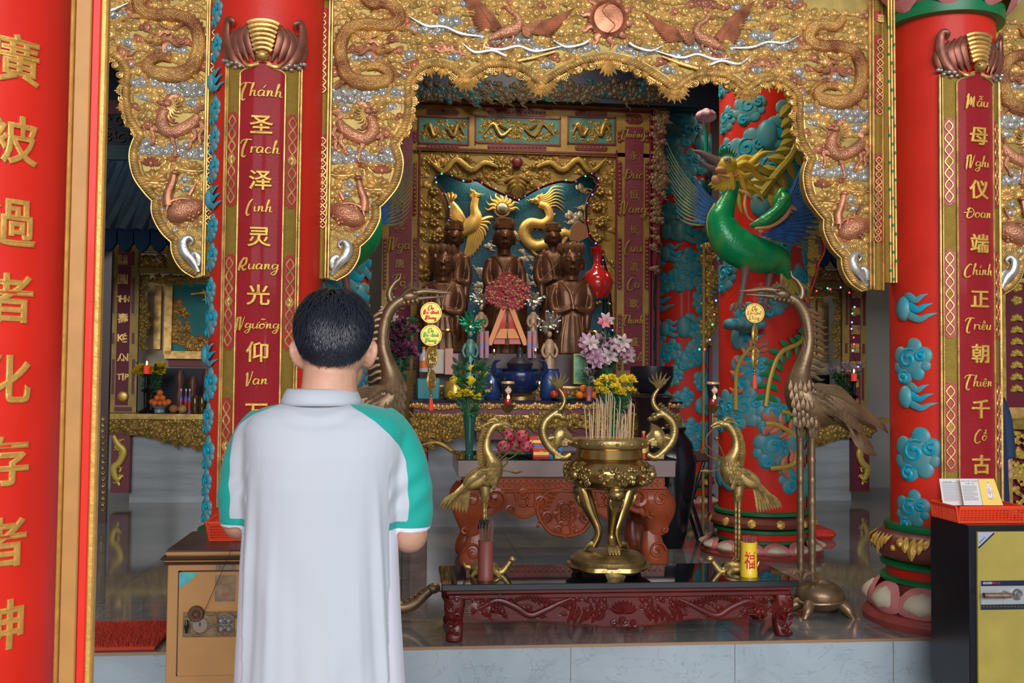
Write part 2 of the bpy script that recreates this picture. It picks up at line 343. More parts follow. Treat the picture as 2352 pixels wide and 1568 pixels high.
def beast_head(rel,bm,hm,sm_,x,y,s,f=1,long=1.):
    """horned head in profile looking to +x (f=1); bm face metal, hm mane/horns, sm_ beard"""
    R_=lambda u,v:(x+f*u*s,y+v*s)
    rel.bl(bm,*R_(0,0),.55*s,.45*s,.5*s,d=3); rel.bl(bm,*R_(.5*long,.02),.5*s,.25*s,.35*s,d=3,rot=0); rel.bl(bm,*R_(.95*long,-.06),.2*s,.17*s,.25*s,d=4)
    rel.st(bm,[R_(.15,.25),R_(.55,.38),R_(.9,.3)],np.array([.14,.13,.04])*s,d=3,n=6)
    rel.bl(bm,*R_(.25,-.2),.14*s,.12*s,.2*s,d=3+.4*s,n=8,m=5)
    for k in range(5): rel.bl(bm,*R_(.38+.11*k,.2),.035*s,.06*s,.05*s,d=3+.25*s,n=5,m=3)
    for a,l in ((0,1.1),(.5,1.),(-.4,1.0)):
        rel.st(hm,[R_(-.1,-.35),R_(-.45-a*.2,-.75),R_(-.85*l,-.8+a*.3),R_(-1.15*l,-1.1+a*.5)],np.array([.13,.12,.09,.03])*s,d=5,n=6)
    for k in range(8):
        a=PI*(.62+.11*k); rel.flame(hm,*R_(-.3+.05*k*0,.05),1.15*s,a if f>0 else PI-a,.16*s,.3,d=2)
    for k in range(7): rel.spi(sm_,*R_(-.15+.12*(k%4),.45+.17*(k//4)),.13*s,.05*s,1.3,k,1,d=4,k=8,n=4)
    rel.st(hm,[R_(.95*long,0),R_(1.25*long,.15),R_(1.5*long,-.1),R_(1.8*long,.1)],np.array([.06,.05,.04,.015])*s,d=5,n=5)
def relief_dragon(rel,path,rad,spine_side,head,claws,G_,C_,S_,hl=15,f=1,belly=True):
    rel.st(G_,path,rad,d=4,fl=.9,n=12,sm=8)
    scaled_spines(rel,C_,path,rad,spine_side,8,8)
    if belly:
        Q=cat(np.column_stack([np.asarray(path,float),rad]),8); T=np.gradient(Q[:,:2],axis=0); T/=np.linalg.norm(T,axis=1)[:,None]
        for i in range(4,len(Q)-4,2):
            nx,ny=T[i][1]*spine_side,-T[i][0]*spine_side; r=Q[i,2]; rel.bl(S_,Q[i,0]+nx*r*.8,Q[i,1]+ny*r*.8,r*.16,r*.13,r*.3,d=5,n=5,m=3)
    for q in claws:
        rel.st(G_,q[:-1],[7,5.5,3.5],d=4,n=8,sm=4); claw(rel,G_,*q[-2][:2],q[-1],7)
    beast_head(rel,G_,C_,S_,*head,hl,f)
def wave_scales(rel,mb,x0,x1,y0,y1,r,keep):
    y=y0;row=0
    while y<y1:
        x=x0+(r if row%2 else 0)
        while x<x1:
            if keep(x,y):
                for k in (1,.7,.4):
                    pts=[(x-r*k*math.cos(a),y-r*k*math.sin(a)) for a in np.linspace(0,PI,9)]; rel.st(mb,pts,r*.1,d=1+row%2,n=5,sm=0)
            x+=2*r
        y+=r*.7; row+=1
# ================================================================ carved gilded canopies between the pillars
YC=4.95; XA=1.005; XPL,XPR=-.676,2.79
rl=Rel(YC)
rope=[(767,635),(795,618),(813,590),(817,561),(842.6,537),(861,503),(862,471),(882.5,451),(906.6,417),(915,372),(903,330),(921,305),(931,285),(937.6,241),(937.6,193),(955,165),(989,148),(1030.6,153),(1070,179),(1100,160),(1130,148),(1192,155),(1242,192),(1285,165),(1337,141),(1396,131)]
cusp=[3,6,10,18,22]
def ropepath():
    out=[]; c=[0]+cusp+[len(rope)-1]
    for a,b_ in zip(c[:-1],c[1:]): q=cat(rope[a:b_+1],10); out+=list(map(tuple,q if not out else q[1:]))
    return np.array(out)
RP=ropepath(); topi=len(RP)
edge=offs(RP,11)      # outside of the rope, towards the opening
# keep the offset on the opening side
if edge[len(edge)//2][1]<RP[len(RP)//2][1]: edge=offs(RP,-11)
edge=[tuple(q) for q in edge if True]
keepedge=[edge[0]]
for q in edge[1:]:
    if dseg(RP,*q)>8.5: keepedge.append(q)
edge=keepedge
BOTP=[(757,641)]
def px2w(q): p=W(q[0],q[1],YC); return (p[0],p[2])
half=[px2w((757,-190)),px2w((757,641))]+[px2w(q) for q in edge]
def refl(P,A): return [(2*A-x,z) for x,z in P]
# wing pieces -------------------------------------------------
def D0(): return {}
wing={}
def mbk(key,m,d=None): 
    d=wing if d is None else d
    if key not in d: d[key]=(MB(),m)
    return d[key][0]
G_=mbk('dragon_relief',GSC); C_=mbk('dragon_crest',COP); S_=mbk('dragon_beard',SIL)
path=[(832,-14),(853,10),(884,8),(908,20),(918,42),(903,57),(880,60),(845,57),(815,61),(795,74),(785,95),(782,120),(787,150),(798,174),(820,188),(850,192),(880,188),(893,176),(885,162),(865,153),(842,156)]
rad=[12,13,14,15,15,14,14,15,15,15,15,15,16,17,18,18,16,13,11,10,8]
relief_dragon(rl,path,rad,1,(874,118),[[(905,62),(935,70),(958,80),.2],[(800,180),(780,196),(768,207),2.4],[(888,186),(897,200),(889,212),1.6],[(868,140),(895,152),(911,170),.9],[(815,70),(840,88),(868,80),0]],G_,C_,S_,27)
for k in range(7): rl.flame(C_,866,112+2*k,62-4*k,PI*(.93+.045*k),4.2,.3,d=5)
Q1=mbk('qilin_relief',CSC); Q2=mbk('qilin_mane',GOLD); Q3=mbk('qilin_beard',SIL)
rl.st(Q1,[(779,279),(788,296),(812,312),(838,320),(856,306),(856,284),(848,268)],[9,14,14,14,15,12,9],d=5,n=12,sm=6)
for L in ([(772,292),(766,308),(773,322),(770,340)],[(788,306),(782,326),(790,338),(795,352)],[(836,326),(830,342),(826,354),(823,370)],[(858,316),(878,316),(873,332),(874,348)]):
    rl.st(Q1,L,[7,5,3.6,4.2],d=6,n=8); rl.bl(Q1,L[-1][0]+2,L[-1][1]+2,6,3.5,4,d=5)
for k in range(9): rl.flame(Q2,846,262,34,PI*(.55+.1*k),4.5,.25,d=5)
beast_head(rl,Q1,mbk('qilin_horn',COP),Q3,846,256,22)
for k in range(10): rl.lf(Q1,(786+7*k*.9,292+26*math.sin(k/9*PI*.5)),(780+7*k*.9,284+26*math.sin(k/9*PI*.5)),6,d=9,n=4)
for k in range(6): rl.flame(mbk('qilin_tail',COP),778,272,26,-PI*(.35+.07*k),4.2,.5,d=3)
rl.spi(Q2,806,318,6,1.6,1.5,0,1,9)
T1=mbk('turtle_relief',CSC); T2=mbk('turtle_head',COP)
rl.bl(T1,798,494,42,25,24,d=2,n=16,m=10,rot=.35)
for k in range(26):
    u,v=(k%7-3)*8,(k//7-1.5)*8; c,s_=math.cos(-.35),math.sin(-.35); 
    if (u/34)**2+(v/19)**2<1: rl.bl(T1,798+u*c-v*s_,494+u*s_+v*c,4.6,4.2,3,d=21*math.sqrt(max(0.05,1-(u/36)**2-(v/22)**2)),n=6,m=4)
rl.st(T2,[(836,486),(838,462),(830,438),(825,416)],[11,10,9,7],d=8,n=9); rl.bl(T2,823,411,9,6,7,d=9)
rl.st(T2,[(766,500),(775,478),(800,468),(830,478),(838,498)],[3,3.5,3.5,3.5,3],d=12,n=6)
for a in ((776,514),(796,524),(818,514),(832,506)): claw(rl,T1,a[0],a[1],1.4,6)
rl.st(T2,[(790,460),(783,446),(777,432)],[5,4,1],d=6)
LO=mbk('lotus_flower',COP)
for cx,cy,s in ((877,387,1.),(834,379,.6)):
    for a in (-2.9,-2.3,-1.9,-1.57,-1.2,-.8,-.25): rl.lf(LO,(cx,cy+8*s),(cx+25*s*math.cos(a),cy+8*s+19*s*math.sin(a)),10*s,d=4,n=5,t=.7)
    rl.bl(LO,cx,cy+6*s,6*s,7*s,6*s,d=6)
LL=mbk('lotus_leaf',GOLD)
def lotusleaf(cx,cy,rx,ry):
    rl.fan(LL,cx,cy+ry*.35,rx,ry*1.35,PI*.98,2*PI+.05,6,42,.13,.16,.09,3)
    rl.fan(LL,cx,cy+ry*.4,rx*.95,ry*.85,0,PI,5,36,.12,.2,.07,1)
    rl.st(LL,[(cx-rx,cy+ry*.35),(cx,cy+ry*.5),(cx+rx,cy+ry*.35)],[1.5,2.5,1.5],d=5)
lotusleaf(786,396,26,17); lotusleaf(868,425,33,22)
for q in ([(877,395),(872,412),(880,430)],[(834,386),(838,400),(830,412)],[(852,372),(846,386),(856,396)],[(782,410),(784,425),(776,440)]): rl.st(LL,q,[1.8,2,1.5],d=2)
WV=mbk('water_arcs',GOLD); SW=mbk('wave_crest',SIL)
wave_scales(rl,WV,762,850,528,640,15,lambda x,y: inpoly([(757,500)]+[tuple(q) for q in RP[:60]],x,y) and dseg(RP[:60],x,y)>12)
rl.st(SW,[(763,632),(778,606),(795,588),(800,566),(788,554),(778,562),(784,572)],[5,10,12,10,7,4,2],d=7,n=9,sm=6)
rl.st(SW,[(764,618),(764,600),(772,590),(780,596),(774,604)],[5,7,6,4,2],d=8,n=8,sm=5)
for k in range(5): rl.st(SW,[(767+2*k,626-3*k),(783+2*k,604-2*k),(798-k,585),(800-k*2,568)],[.9]*4,d=15-k,n=4)
for cx,cy in ((790,528),(822,540),(850,495),(857,470),(848,520)): rl.cloud(SW,cx,cy,6.5,random.random(),4,False)
# swirling clouds filling the wing
MC_={'g':mbk('gold_cloud_scrolls',GOLD),'s':mbk('silver_cloud_scrolls',SIL),'c':mbk('copper_cloud_scrolls',COP)}
wpoly=[(760,-90),(760,636)]+[tuple(q) for q in RP if True]+[(1396,-90)]
def fill(poly,dst,x0,x1,y0,y1,step,avoid,rr,pal):
    y=y0;row=0
    while y<y1:
        x=x0+(step*.5 if row%2 else 0)
        while x<x1:
            u,v=x+random.uniform(-4,4),y+random.uniform(-4,4)
            if inpoly(poly,u,v) and dseg(RP,u,v)>13 and not any(((u-a)/c)**2+((v-b_)/d)**2<1 for a,b_,c,d in avoid):
                rl.cloud(dst[pal(u,v)],u,v,random.uniform(*rr),random.uniform(-.5,.5),random.choice((3,4,4,5)),random.random()<.55)
            x+=step
        y+=step*.72;row+=1
AV=[(850,185,40,20),(790,110,14,60),(812,300,28,16),(798,492,38,22),(790,590,60,60),(868,425,36,24),(786,396,26,18)]
def palw(u,v):
    if 205<v<228 or 345<v<372: return 's'
    r=random.random(); return 's' if r<.07 else 'c' if r<.2 else 'g'
fill(wpoly,MC_,766,945,-24,525,27,AV,(8,12),palw)
for x in range(770,930,22): rl.cloud(MC_['s'],x,213+4*math.sin(x),10,0,4,True)
for x in range(770,905,21): rl.cloud(MC_['s'],x,358+5*math.sin(x*.7),10,0,4,x%2==0)
# centre part (left half)
cen={}
fill(wpoly,{'g':mbk('gold_cloud_scrolls#2',GOLD,cen),'s':mbk('silver_cloud_scrolls#2',SIL,cen),'c':mbk('copper_cloud_scrolls#2',COP,cen)},935,1398,-72,190,28,[(1395,45,46,46),(1165,72,30,12)],(9,14),
     lambda u,v:'s' if (random.random()<.12 or (abs(v-60-(u-930)*.12)<7)) else ('c' if random.random()<.15 else 'g'))
PH=mbk('phoenix_relief',CSC,cen); PF=mbk('phoenix_feathers',COP,cen); PT=mbk('phoenix_tail',GOLD,cen)
rl.st(PH,[(1122,92),(1140,84),(1165,74),(1186,66),(1192,50),(1184,36),(1172,28),(1165,18)],[5,10,14,13,9,7,6,7],d=6,n=12,sm=5)
rl.lf(PF,(1166,16),(1150,22),7,d=7); 
for k in range(5): rl.flame(PF,1170,12,18,-1.2-.35*k,2.5,.4,d=6)
for i in range(15):
    t=i/14; rl.lf(PF,(1152-8*t,68+4*t),(1052+42*t,-30+105*t),11,(0,-8),t=.6,d=8-4*t,n=6)
for i in range(9): rl.lf(PF,(1152-6*i*.5,66+i*1.2),(1100+5*i,20+7*i),9,(0,-4),d=12,n=5)
for i in range(13):
    t=i/12; rl.lf(PF,(1196,64+5*t),(1318-50*t,22+66*t),10,(0,8-10*t),t=.6,d=8,n=6)
for i in range(8): rl.lf(PH,(1198,66+2*i*.5),(1245-4*i,48+6*i),8,(0,3),d=12,n=5)
for i in range(7): rl.flame(PT,1125+3*i,90,44+5*(i%3),PI*(.62+.09*i),4,.5,d=5)
for a in ((1160,86,1140,104),(1178,84,1168,102)): rl.st(PH,[(a[0],a[1]),((a[0]+a[2])/2+4,(a[1]+a[3])/2),(a[2],a[3])],[4,3,2],d=6); claw(rl,PH,a[2],a[3],1.8,5)
for k in range(9): rl.flame(PF,985+9*k,108+3*math.sin(k),38,PI*(.9+.05*(k%4)) if k%2 else .3+.1*k,5,.5,d=4)
rl.st(PT,[(1188,142),(1230,133),(1272,121)],[4.2,4.2,3.2],d=8,n=8)
for k in range(8): rl.bl(PT,1190+10*k,141.5-2.4*k,1.6,5.2,5.2,d=8,n=6,m=4)
for q in ([(1110,110),(1150,116),(1190,108),(1230,120),(1290,108)],[(1060,100),(1090,122),(1130,118),(1160,130)],[(1270,95),(1300,110),(1335,104),(1350,96)],[(940,40),(980,62),(1020,64),(1060,80),(1110,86)]): rl.st(cen['silver_cloud_scrolls#2'][0],q,[1,4,4.5,4,3.2,1][:6] if len(q)>5 else [1.5,4.5,4,4.5,1.5][:len(q)],d=6)
# rope, lip, fringe ------------------------------------------
def dense(P,step):
    P=np.asarray(P,float); s=np.r_[0,np.cumsum(np.linalg.norm(np.diff(P,axis=0),axis=1))]; k=int(s[-1]/step); q=np.linspace(0,s[-1],k); return np.column_stack([np.interp(q,s,P[:,0]),np.interp(q,s,P[:,1])])
def ropetube(mb,P,r):
    P=dense(P,1.3); n=20; N=len(P)
    tube(mb,[rl.P(*q,4) for q in P],r*rl.k,n,0,.9,mod=lambda t,u:1+.17*math.cos(4*u*2*PI+t*N*1.3*2*PI/6.2))
rp=MB(); ropetube(rp,RP,7.5)
lip=MB(); rl.st(lip,[tuple(q) for q in dense(edge,6)],2.2,d=1,fl=1.2,n=6,sm=0)
inn=offs(dense(RP,6),0)
lip2=MB(); e2=[tuple(q) for q in offs(RP,-13 if edge[len(edge)//2][1]>RP[len(RP)//2][1] and offs(RP,11)[len(RP)//2][1]>RP[len(RP)//2][1] else 13) if dseg(RP,*q)>11]; rl.st(lip2,e2,2,d=1,n=5,sm=0)
fr=MB(); frp=MB()
i0=np.argmin(np.abs(RP-np.array([905,333])).sum(1)); FP=dense(RP[i0:],3.); FT=np.gradient(FP,axis=0); FT/=np.linalg.norm(FT,axis=1)[:,None]
sgn=1 if offs(RP,11)[len(RP)//2][1]>RP[len(RP)//2][1] else -1
FN=np.column_stack([-FT[:,1],FT[:,0]])*sgn
cus=[np.array(rope[j]) for j in (10,18,22)]
def fdepth(i):
    d=min(np.linalg.norm(FP[i]-c) for c in cus[1:]); s=i/len(FP); base=26 if s>.22 else 14+12*s/.22
    return base+6*math.sin(i*.55)
strip=[px2w(q) for q in FP]+[px2w(FP[i]+FN[i]*fdepth(i)*.72) for i in range(len(FP)-1,-1,-1)]
bmR=MB()
V=[];f=[]
for i in range(len(FP)):
    for dd,yy in ((0,0),(fdepth(i)*.75,0)):
        q=FP[i]+FN[i]*dd
        for y in (0.004,.03): p=W(q[0],q[1],YC); V.append((p[0],YC+y,p[2]))
for i in range(len(FP)-1):
    a=4*i;b_=a+4; f+=[(a,a+2,b_+2,b_),(a+1,b_+1,b_+3,a+3),(a+2,a+3,b_+3,b_+2)]
frp.add(V,f)
for i in range(0,len(FP)-1,6):
    q=FP[i]; n_=FN[i]; t=FT[i]; D=fdepth(i); k=(i//6)%5; c=q+n_*D*.55
    if k in(0,3): rl.spi(fr,c[0],c[1],9,2.4,1.4,random.random()*6,random.choice((-1,1)),3,k=12); rl.bl(fr,c[0],c[1],8,8,3,d=1)
    elif k==1:
        for u in range(-1,3):
            for v in np.arange(-(2-max(u,0)*.8),2.1-max(u,0)*.8): rl.bl(fr,c[0]+t[0]*v*4.4+n_[0]*u*4,c[1]+t[1]*v*4.4+n_[1]*u*4,2.5,2.5,2.5,d=3,n=6,m=4)
    else:
        b0=q+n_*D*.3
        for a in (-1.05,-.5,0,.5,1.05):
            dv=n_*math.cos(a)+t*math.sin(a); L=D*(.8 if a==0 else .62); rl.lf(fr,b0,b0+dv*L,6,d=4,t=.7,n=5)
    if i%12==0: s_=q+n_*D*.28+t*7; rl.spi(fr,s_[0],s_[1],5,1.5,1.2,random.random()*6,1,3,k=9)
for c in cus[1:]:
    for L,w_,d_ in ((38,8,6),(30,7,9),(19,6,12)):
        for a in ((-1.35,-.9,-.45,0,.45,.9,1.35) if L>35 else (-1.1,-.66,-.22,.22,.66,1.1)): rl.lf(fr,(c[0],c[1]+4),(c[0]+L*math.sin(a)*.95,c[1]+6+L*math.cos(a)*.8),w_,d=d_,t=.7,n=6)
    for sx in (-1,1): rl.spi(fr,c[0]+sx*9,c[1]+10,7,2.2,1.4,0,sx,10)
for a in (-1.2,-.7,-.3,0,.3,.7,1.2):
    rl.lf(fr,(1396,146),(1396+30*math.sin(a),150+28*math.cos(a)),8,d=5,t=.7)
# side mouldings with red cartouches (at the pillar side of a wing)
def scroll_band(mb,x0,x1,y0,y1,rel,fill_=1.,r=None):
    cx=(x0+x1)/2; w=(x1-x0)*.32; L=y1-y0; n=max(3,int(L/(w*2.2))); r=r or w*.22
    for s in (-1,1):
        pts=[(cx+s*w*math.sin(i*PI/2),y0+L*i/(2*n)) for i in range(2*n+1)]; rel.st(mb,pts,r,d=2.5,n=6,sm=5)
    for i in range(n): rel.bl(mb,cx,y0+L*(i+.5)/n,w*.3,w*.3,w*.3,d=2,n=6,m=4)
    for t in (0.5,):
        for k in range(8): a=k*PI/4; rel.lf(mb,(cx,y0+L*t),(cx+w*1.2*math.cos(a),y0+L*t+w*1.2*math.sin(a)),w*.5,d=3,n=4)
sm_={}
b1=mbk('side_moulding',GOLD,sm_); b2=mbk('moulding_band',GOLDM,sm_); b3=mbk('red_cartouche',mat('cartouche_red',(.42,.03,.03),0,.4),sm_); b4=mbk('cartouche_scrolls',GOLD,sm_)
def vbar(mb,x0,x1,y0,y1,d0,d1,bev=.004):
    a=W(x0,(y0+y1)/2,YC); c=W(x1,(y0+y1)/2,YC); z0=W(x0,y1,YC)[2]; z1=W(x0,y0,YC)[2]; box(mb,(a[0],YC-d0,z0),(c[0],YC+d1,z1),bev)
vbar(b1,722,727,-60,641,.012,.05); vbar(b1,728,732,-60,641,.03,.05); vbar(b1,751,757,-60,641,.034,.05); vbar(b1,757,763,-60,641,.022,.05)
pz=W(740,641,YC)[2]; pt=W(740,-60,YC)[2]; xx=W(741.5,300,YC)[0]
lathe(b2,[(.0235,pz),(.0235,pt)],(xx,YC-.012,0),16)
for y0,y1 in ((-40,-5),(18,222),(306,532)):
    z0=W(740,y1,YC)[2];z1=W(740,y0,YC)[2]; lathe(b3,[(.019,z0),(.0245,z0+.018),(.0245,z1-.018),(.019,z1)],(xx,YC-.013,0),16)
    R2=Rel(YC-.036); R2.k=rl.k; scroll_band(b4,729,753,y0+10,y1-8,R2)
sun={}
SD=mbk('sun_disc',COP,sun); SR=mbk('sun_flames',COP,sun)
c=rl.P(1396,45,0); k_=rl.k
lt=MB(); lathe(lt,[(0,.03),(.9,.022),(.98,.012),(1.0,.02),(1.1,.028),(1.22,.02),(1.25,0)],n=48,cap=False); SD.join(lt,lambda v:np.column_stack([c[0]+v[:,0]*37*k_,c[1]-v[:,2],c[2]+v[:,1]*37*k_]))
rl.st(SD,[(1396,10,14),(1382,26,15),(1394,45,15),(1410,62,15),(1394,80,14)],[1.2]*5,n=5)
for k in range(10):
    a=k*PI/5+.2; rl.flame(SR,1396+40*math.cos(a),45+40*math.sin(a),30,a,9,.35,d=5,n=7)
    rl.bl(SR,1396+44*math.cos(a+.3),45+44*math.sin(a+.3),3,3,3,d=8)
for k in range(60): a=k*PI/30; rl.bl(SD,1396+47*math.cos(a),45+47*math.sin(a),2,2,2,d=3,n=5,m=3)
# assemble: centre bay
cc=thing('carved_canopy',(XA,YC,W(1396,131,YC)[2]),'wide gilded canopy carved with dragons, phoenixes and a flaming disc between the two red pillars','canopy')
pn=MB(); full=half+refl(half,XA)[::-1]; extr(pn,full,YC,YC+.05); part('panel_ground',pn,GOLDB,cc)
for src in (wing,cen,sm_):
    for k_,(m_,mm) in src.items():
        if not m_.n: continue
        nm=k_.split('#')[0]; pl=nm.replace('dragon_relief','dragon_relief')
        for A in (None,XA): part(nm,m_ if A is None else mirror(m_,A),mm,cc)
for k_,(m_,mm) in sun.items(): part(k_,m_,mm,cc)
for nm,m_ in (('rope_border',rp),('edge_moulding',lip),('inner_moulding',lip2),('leaf_fringe',fr),('fringe_backing',frp)):
    for A in (None,XA): part(nm,m_ if A is None else mirror(m_,A),GOLD if nm!='fringe_backing' else GOLDP,cc)
# side bays: the same carving seen only in part
rph=MB(); ropetube(rph,RP[:len(RP)*3//4],7.5)
def bay(lbl,fn,ref,x):
    t=thing('carved_canopy',(x,YC,W(1396,131,YC)[2]),lbl,'canopy')
    hp=half+[px2w((1396,-190))]
    P=[fn(q) for q in hp]; q=MB(); extr(q,P,YC,YC+.05); part('panel_ground',q,GOLDB,t)
    for src in (wing,cen,sm_):
        for k_,(m_,mm) in src.items():
            if m_.n: part(k_.split('#')[0],ref(m_),mm,t)
    for nm,m_ in (('rope_border',rp),('edge_moulding',lip),('inner_moulding',lip2),('leaf_fringe',fr),('fringe_backing',frp)): part(nm,ref(m_),GOLD if nm!='fringe_backing' else GOLDP,t)
bay('gilded carved canopy wing on the left, between the foreground red column and the left pillar',lambda q:(2*XPL-q[0],q[1]),lambda m_:mirror(m_,XPL),XPL-1)
DXR=XPR-XPL
bay('sliver of gilded carved canopy at the right edge, beyond the right pillar',lambda q:(q[0]+DXR,q[1]),lambda m_:shift(m_,DXR),XPR+1)
# ================================================================ lettering: brush-script strokes and eastern characters
SF={ # advance, strokes (x,y in tenths of the x-height box)
'a':(5,["3.6,3.6 1.6,4 .3,2.2 1,.2 2.6,.8 3.6,3.6 3.4,.4 4.6,.8"]),'c':(4.2,["3.4,3.2 1.8,4 .4,2 1.4,.1 3.8,.9"]),
'd':(5,["3.4,3.2 1.6,4 .3,2 1.2,.2 3.2,1.6 4,8 3.4,.4 4.6,.8"]),'e':(4.2,["0.6,1.9 3,2.4 2.6,3.9 1,3.6 .5,1.4 1.6,.1 3.8,1"]),
'g':(5,["3.4,3.4 1.5,4 .3,2.2 1.2,.5 3.2,2 3.8,4 3.4,-1.5 2,-3.6 .2,-2.6 2.4,-.8 5,1"]),'h':(5,["0.2,1 2,8 1.2,8 .6,0 1.4,3 3,3.8 3,1 3.6,.1 4.8,.8"]),
'i':(2.4,["0.6,3.8 .8,.4 2.2,.8","0.9,5.4 1.1,5.7"]),'m':(7,["0.2,3 .9,4 .8,0 1.8,3.6 2.8,3.6 2.8,.1 3.8,3.6 4.9,3.6 4.9,.4 6.6,.8"]),'n':(5,["0.2,3 .9,4 .8,0 1.8,3.4 3,3.7 3,.6 4.6,.8"]),
'o':(4.6,["2.4,4 .6,3 .6,.8 2,.1 3.6,1.6 3,3.8 1.8,3.4 4.4,3.2"]),'r':(3.8,["0.2,3 .9,4.2 .8,0 1.4,3 3,4 3.6,3.4"]),'t':(3.4,["1.6,6.6 1,.8 1.8,.1 3,.9","0,4 3,4.3"]),
'u':(5,["0.6,4 .6,1 1.6,.1 3.2,1.6 3.8,4 3.4,.4 4.8,.8"]),'y':(4.8,["0.6,4 .8,1.6 2,1 3.6,4 2.8,-1 1.4,-3.6 .1,-2.4"]),'l':(2.6,["0.8,1 2,7.6 1.2,8 .7,.6 2.4,.8"]),
'T':(4.6,["-2,6.2 -1,8.2 1.5,9 5,8.6","1.8,8.8 .2,3 .2,-1.6 1.6,-2.6 2.4,-1.4"]),'L':(4,["2.6,9 .6,6 -.4,0 .6,-2.8 2,-1.6"]),
'Q':(6,["2.6,8.6 .4,4 .2,-1 1.6,6 4,8.2 4,4 1,1.4","1.8,1.6 3.4,-.6 5,.6"]),'N':(6.4,["-.8,6 0,8.6 0,-2.4","0.2,8 2.2,8.6 2.4,0 3.2,-.4 5.2,9.4"]),'V':(5,["0,6.4 .8,8 1.6,-1.4 3.2,4 4,9.5"]),
'M':(7,["-.6,6 .4,9 .2,-2 2.2,7 2.6,.6 4.4,7.4 4.4,0 5.6,.6"]),'D':(7,["-1.4,3.6 4.6,4.4","2.4,7.6 1.4,0 4.8,.6 6.2,4 4,7 .6,6"]),'C':(5.6,["4.6,7.4 3,8.2 .4,4 .4,-.6 2.4,-2 4.8,-.4"]),
'K':(5,["0.6,8 .4,0","4,8 .6,3.6 4.4,0"]),'E':(4,["3.6,8 .6,8 .6,0 3.8,0","0.6,4 3,4"]),'A':(5,["0,0 2.4,8 4.6,0","1,3 3.8,3"]),'I':(2,["0.8,8 .8,0"]),'P':(4.4,["0.6,0 .6,8 3.6,7 3.4,4 .6,3.8"]),'H':(5,["0.6,8 .6,0","4,8 4,0","0.6,4 4,4"]),'O':(5,["2.4,8 .4,6 .4,2 2.4,0 4.4,2 4.4,6 2.4,8"]),
"'":(0,["-2.2,5.4 -1,7.6"]),'`':(0,["-3,7.4 -1.6,5.4"]),'^':(0,["-3.6,4.8 -2.4,6.2 -1.2,4.8"]),'~':(0,["-4,6.8 -3,7.8 -2,7 -.8,8"]),'.':(0,["-2.4,-1.6 -2.2,-1.7"]),'?':(0,["-2.8,7 -2,8 -2.2,6.6"]),'*':(0,["-.8,4.4 .2,5.4"]),',':(0,["-1.8,5.9 -1.6,6"]),
}
def script(mb,txt,cx,cz,h,r=None,lean=.12,depth=0,fl=.7,n=6):
    """brush-script word centred at (cx,cz), h = height of the x-height box (10 units)"""
    u=h/10; wtot=sum(SF[c][0] for c in txt if c in SF)*u; x=cx-wtot/2; r=r or u*.55
    for ch in txt:
        if ch not in SF: x+=3*u; continue
        adv,st=SF[ch]
        for k,s in enumerate(st):
            P=np.array([[float(q) for q in p.split(',')] for p in s.split()])*u
            if len(P)==1: continue
            big=ch.isupper()
            Q=cat(P,5) if len(P)>2 else P; Q=np.column_stack([x+Q[:,0]+lean*Q[:,1],np.full(len(Q),-depth),cz-2.4*u+Q[:,1]])
            T=np.gradient(Q,axis=0); T/=np.linalg.norm(T,axis=1)[:,None]+1e-9; rr=r*(.62+.55*np.clip(-T[:,2],0,1))*(1.25 if big else 1)
            rr[0]*=.9 if len(rr)>2 else 1; rr[-1]*=.35 if len(rr)>3 else 1
            tube(mb,Q,rr,n,0,fl)
        x+=adv*u
    return mb
_tc={}
def glyph(ch,bold=.018,ext=.03,bev=.02):
    k=(ch,bold,ext,bev)
    if k not in _tc:
        c=bpy.data.curves.new('lettering','FONT'); c.body=ch; c.align_x='CENTER'; c.align_y='CENTER'; c.size=1; c.offset=bold; c.extrude=ext; c.bevel_depth=bev; c.bevel_resolution=1; c.resolution_u=4
        o=bpy.data.objects.new('lettering',c); COL.objects.link(o); bpy.context.view_layer.update()
        dg=bpy.context.evaluated_depsgraph_get(); me=bpy.data.meshes.new_from_object(o.evaluated_get(dg))
        V=np.array([v.co[:] for v in me.vertices]).reshape(-1,3); F=[tuple(p.vertices) for p in me.polygons]
        if len(V): V[:,:2]-=(V[:,:2].max(0)+V[:,:2].min(0))/2
        bpy.data.objects.remove(o); bpy.data.curves.remove(c); bpy.data.meshes.remove(me); _tc[k]=(V,F)
    return _tc[k]
def chars(mb,ch,cx,cz,s,depth=0,sx=1.,**kw):
    """flat lettering facing -y"""
    V,F=glyph(ch,**kw)
    if len(V): mb.add(np.column_stack([cx+V[:,0]*s*sx,-depth-V[:,2]*s,cz+V[:,1]*s]),F)
    return mb
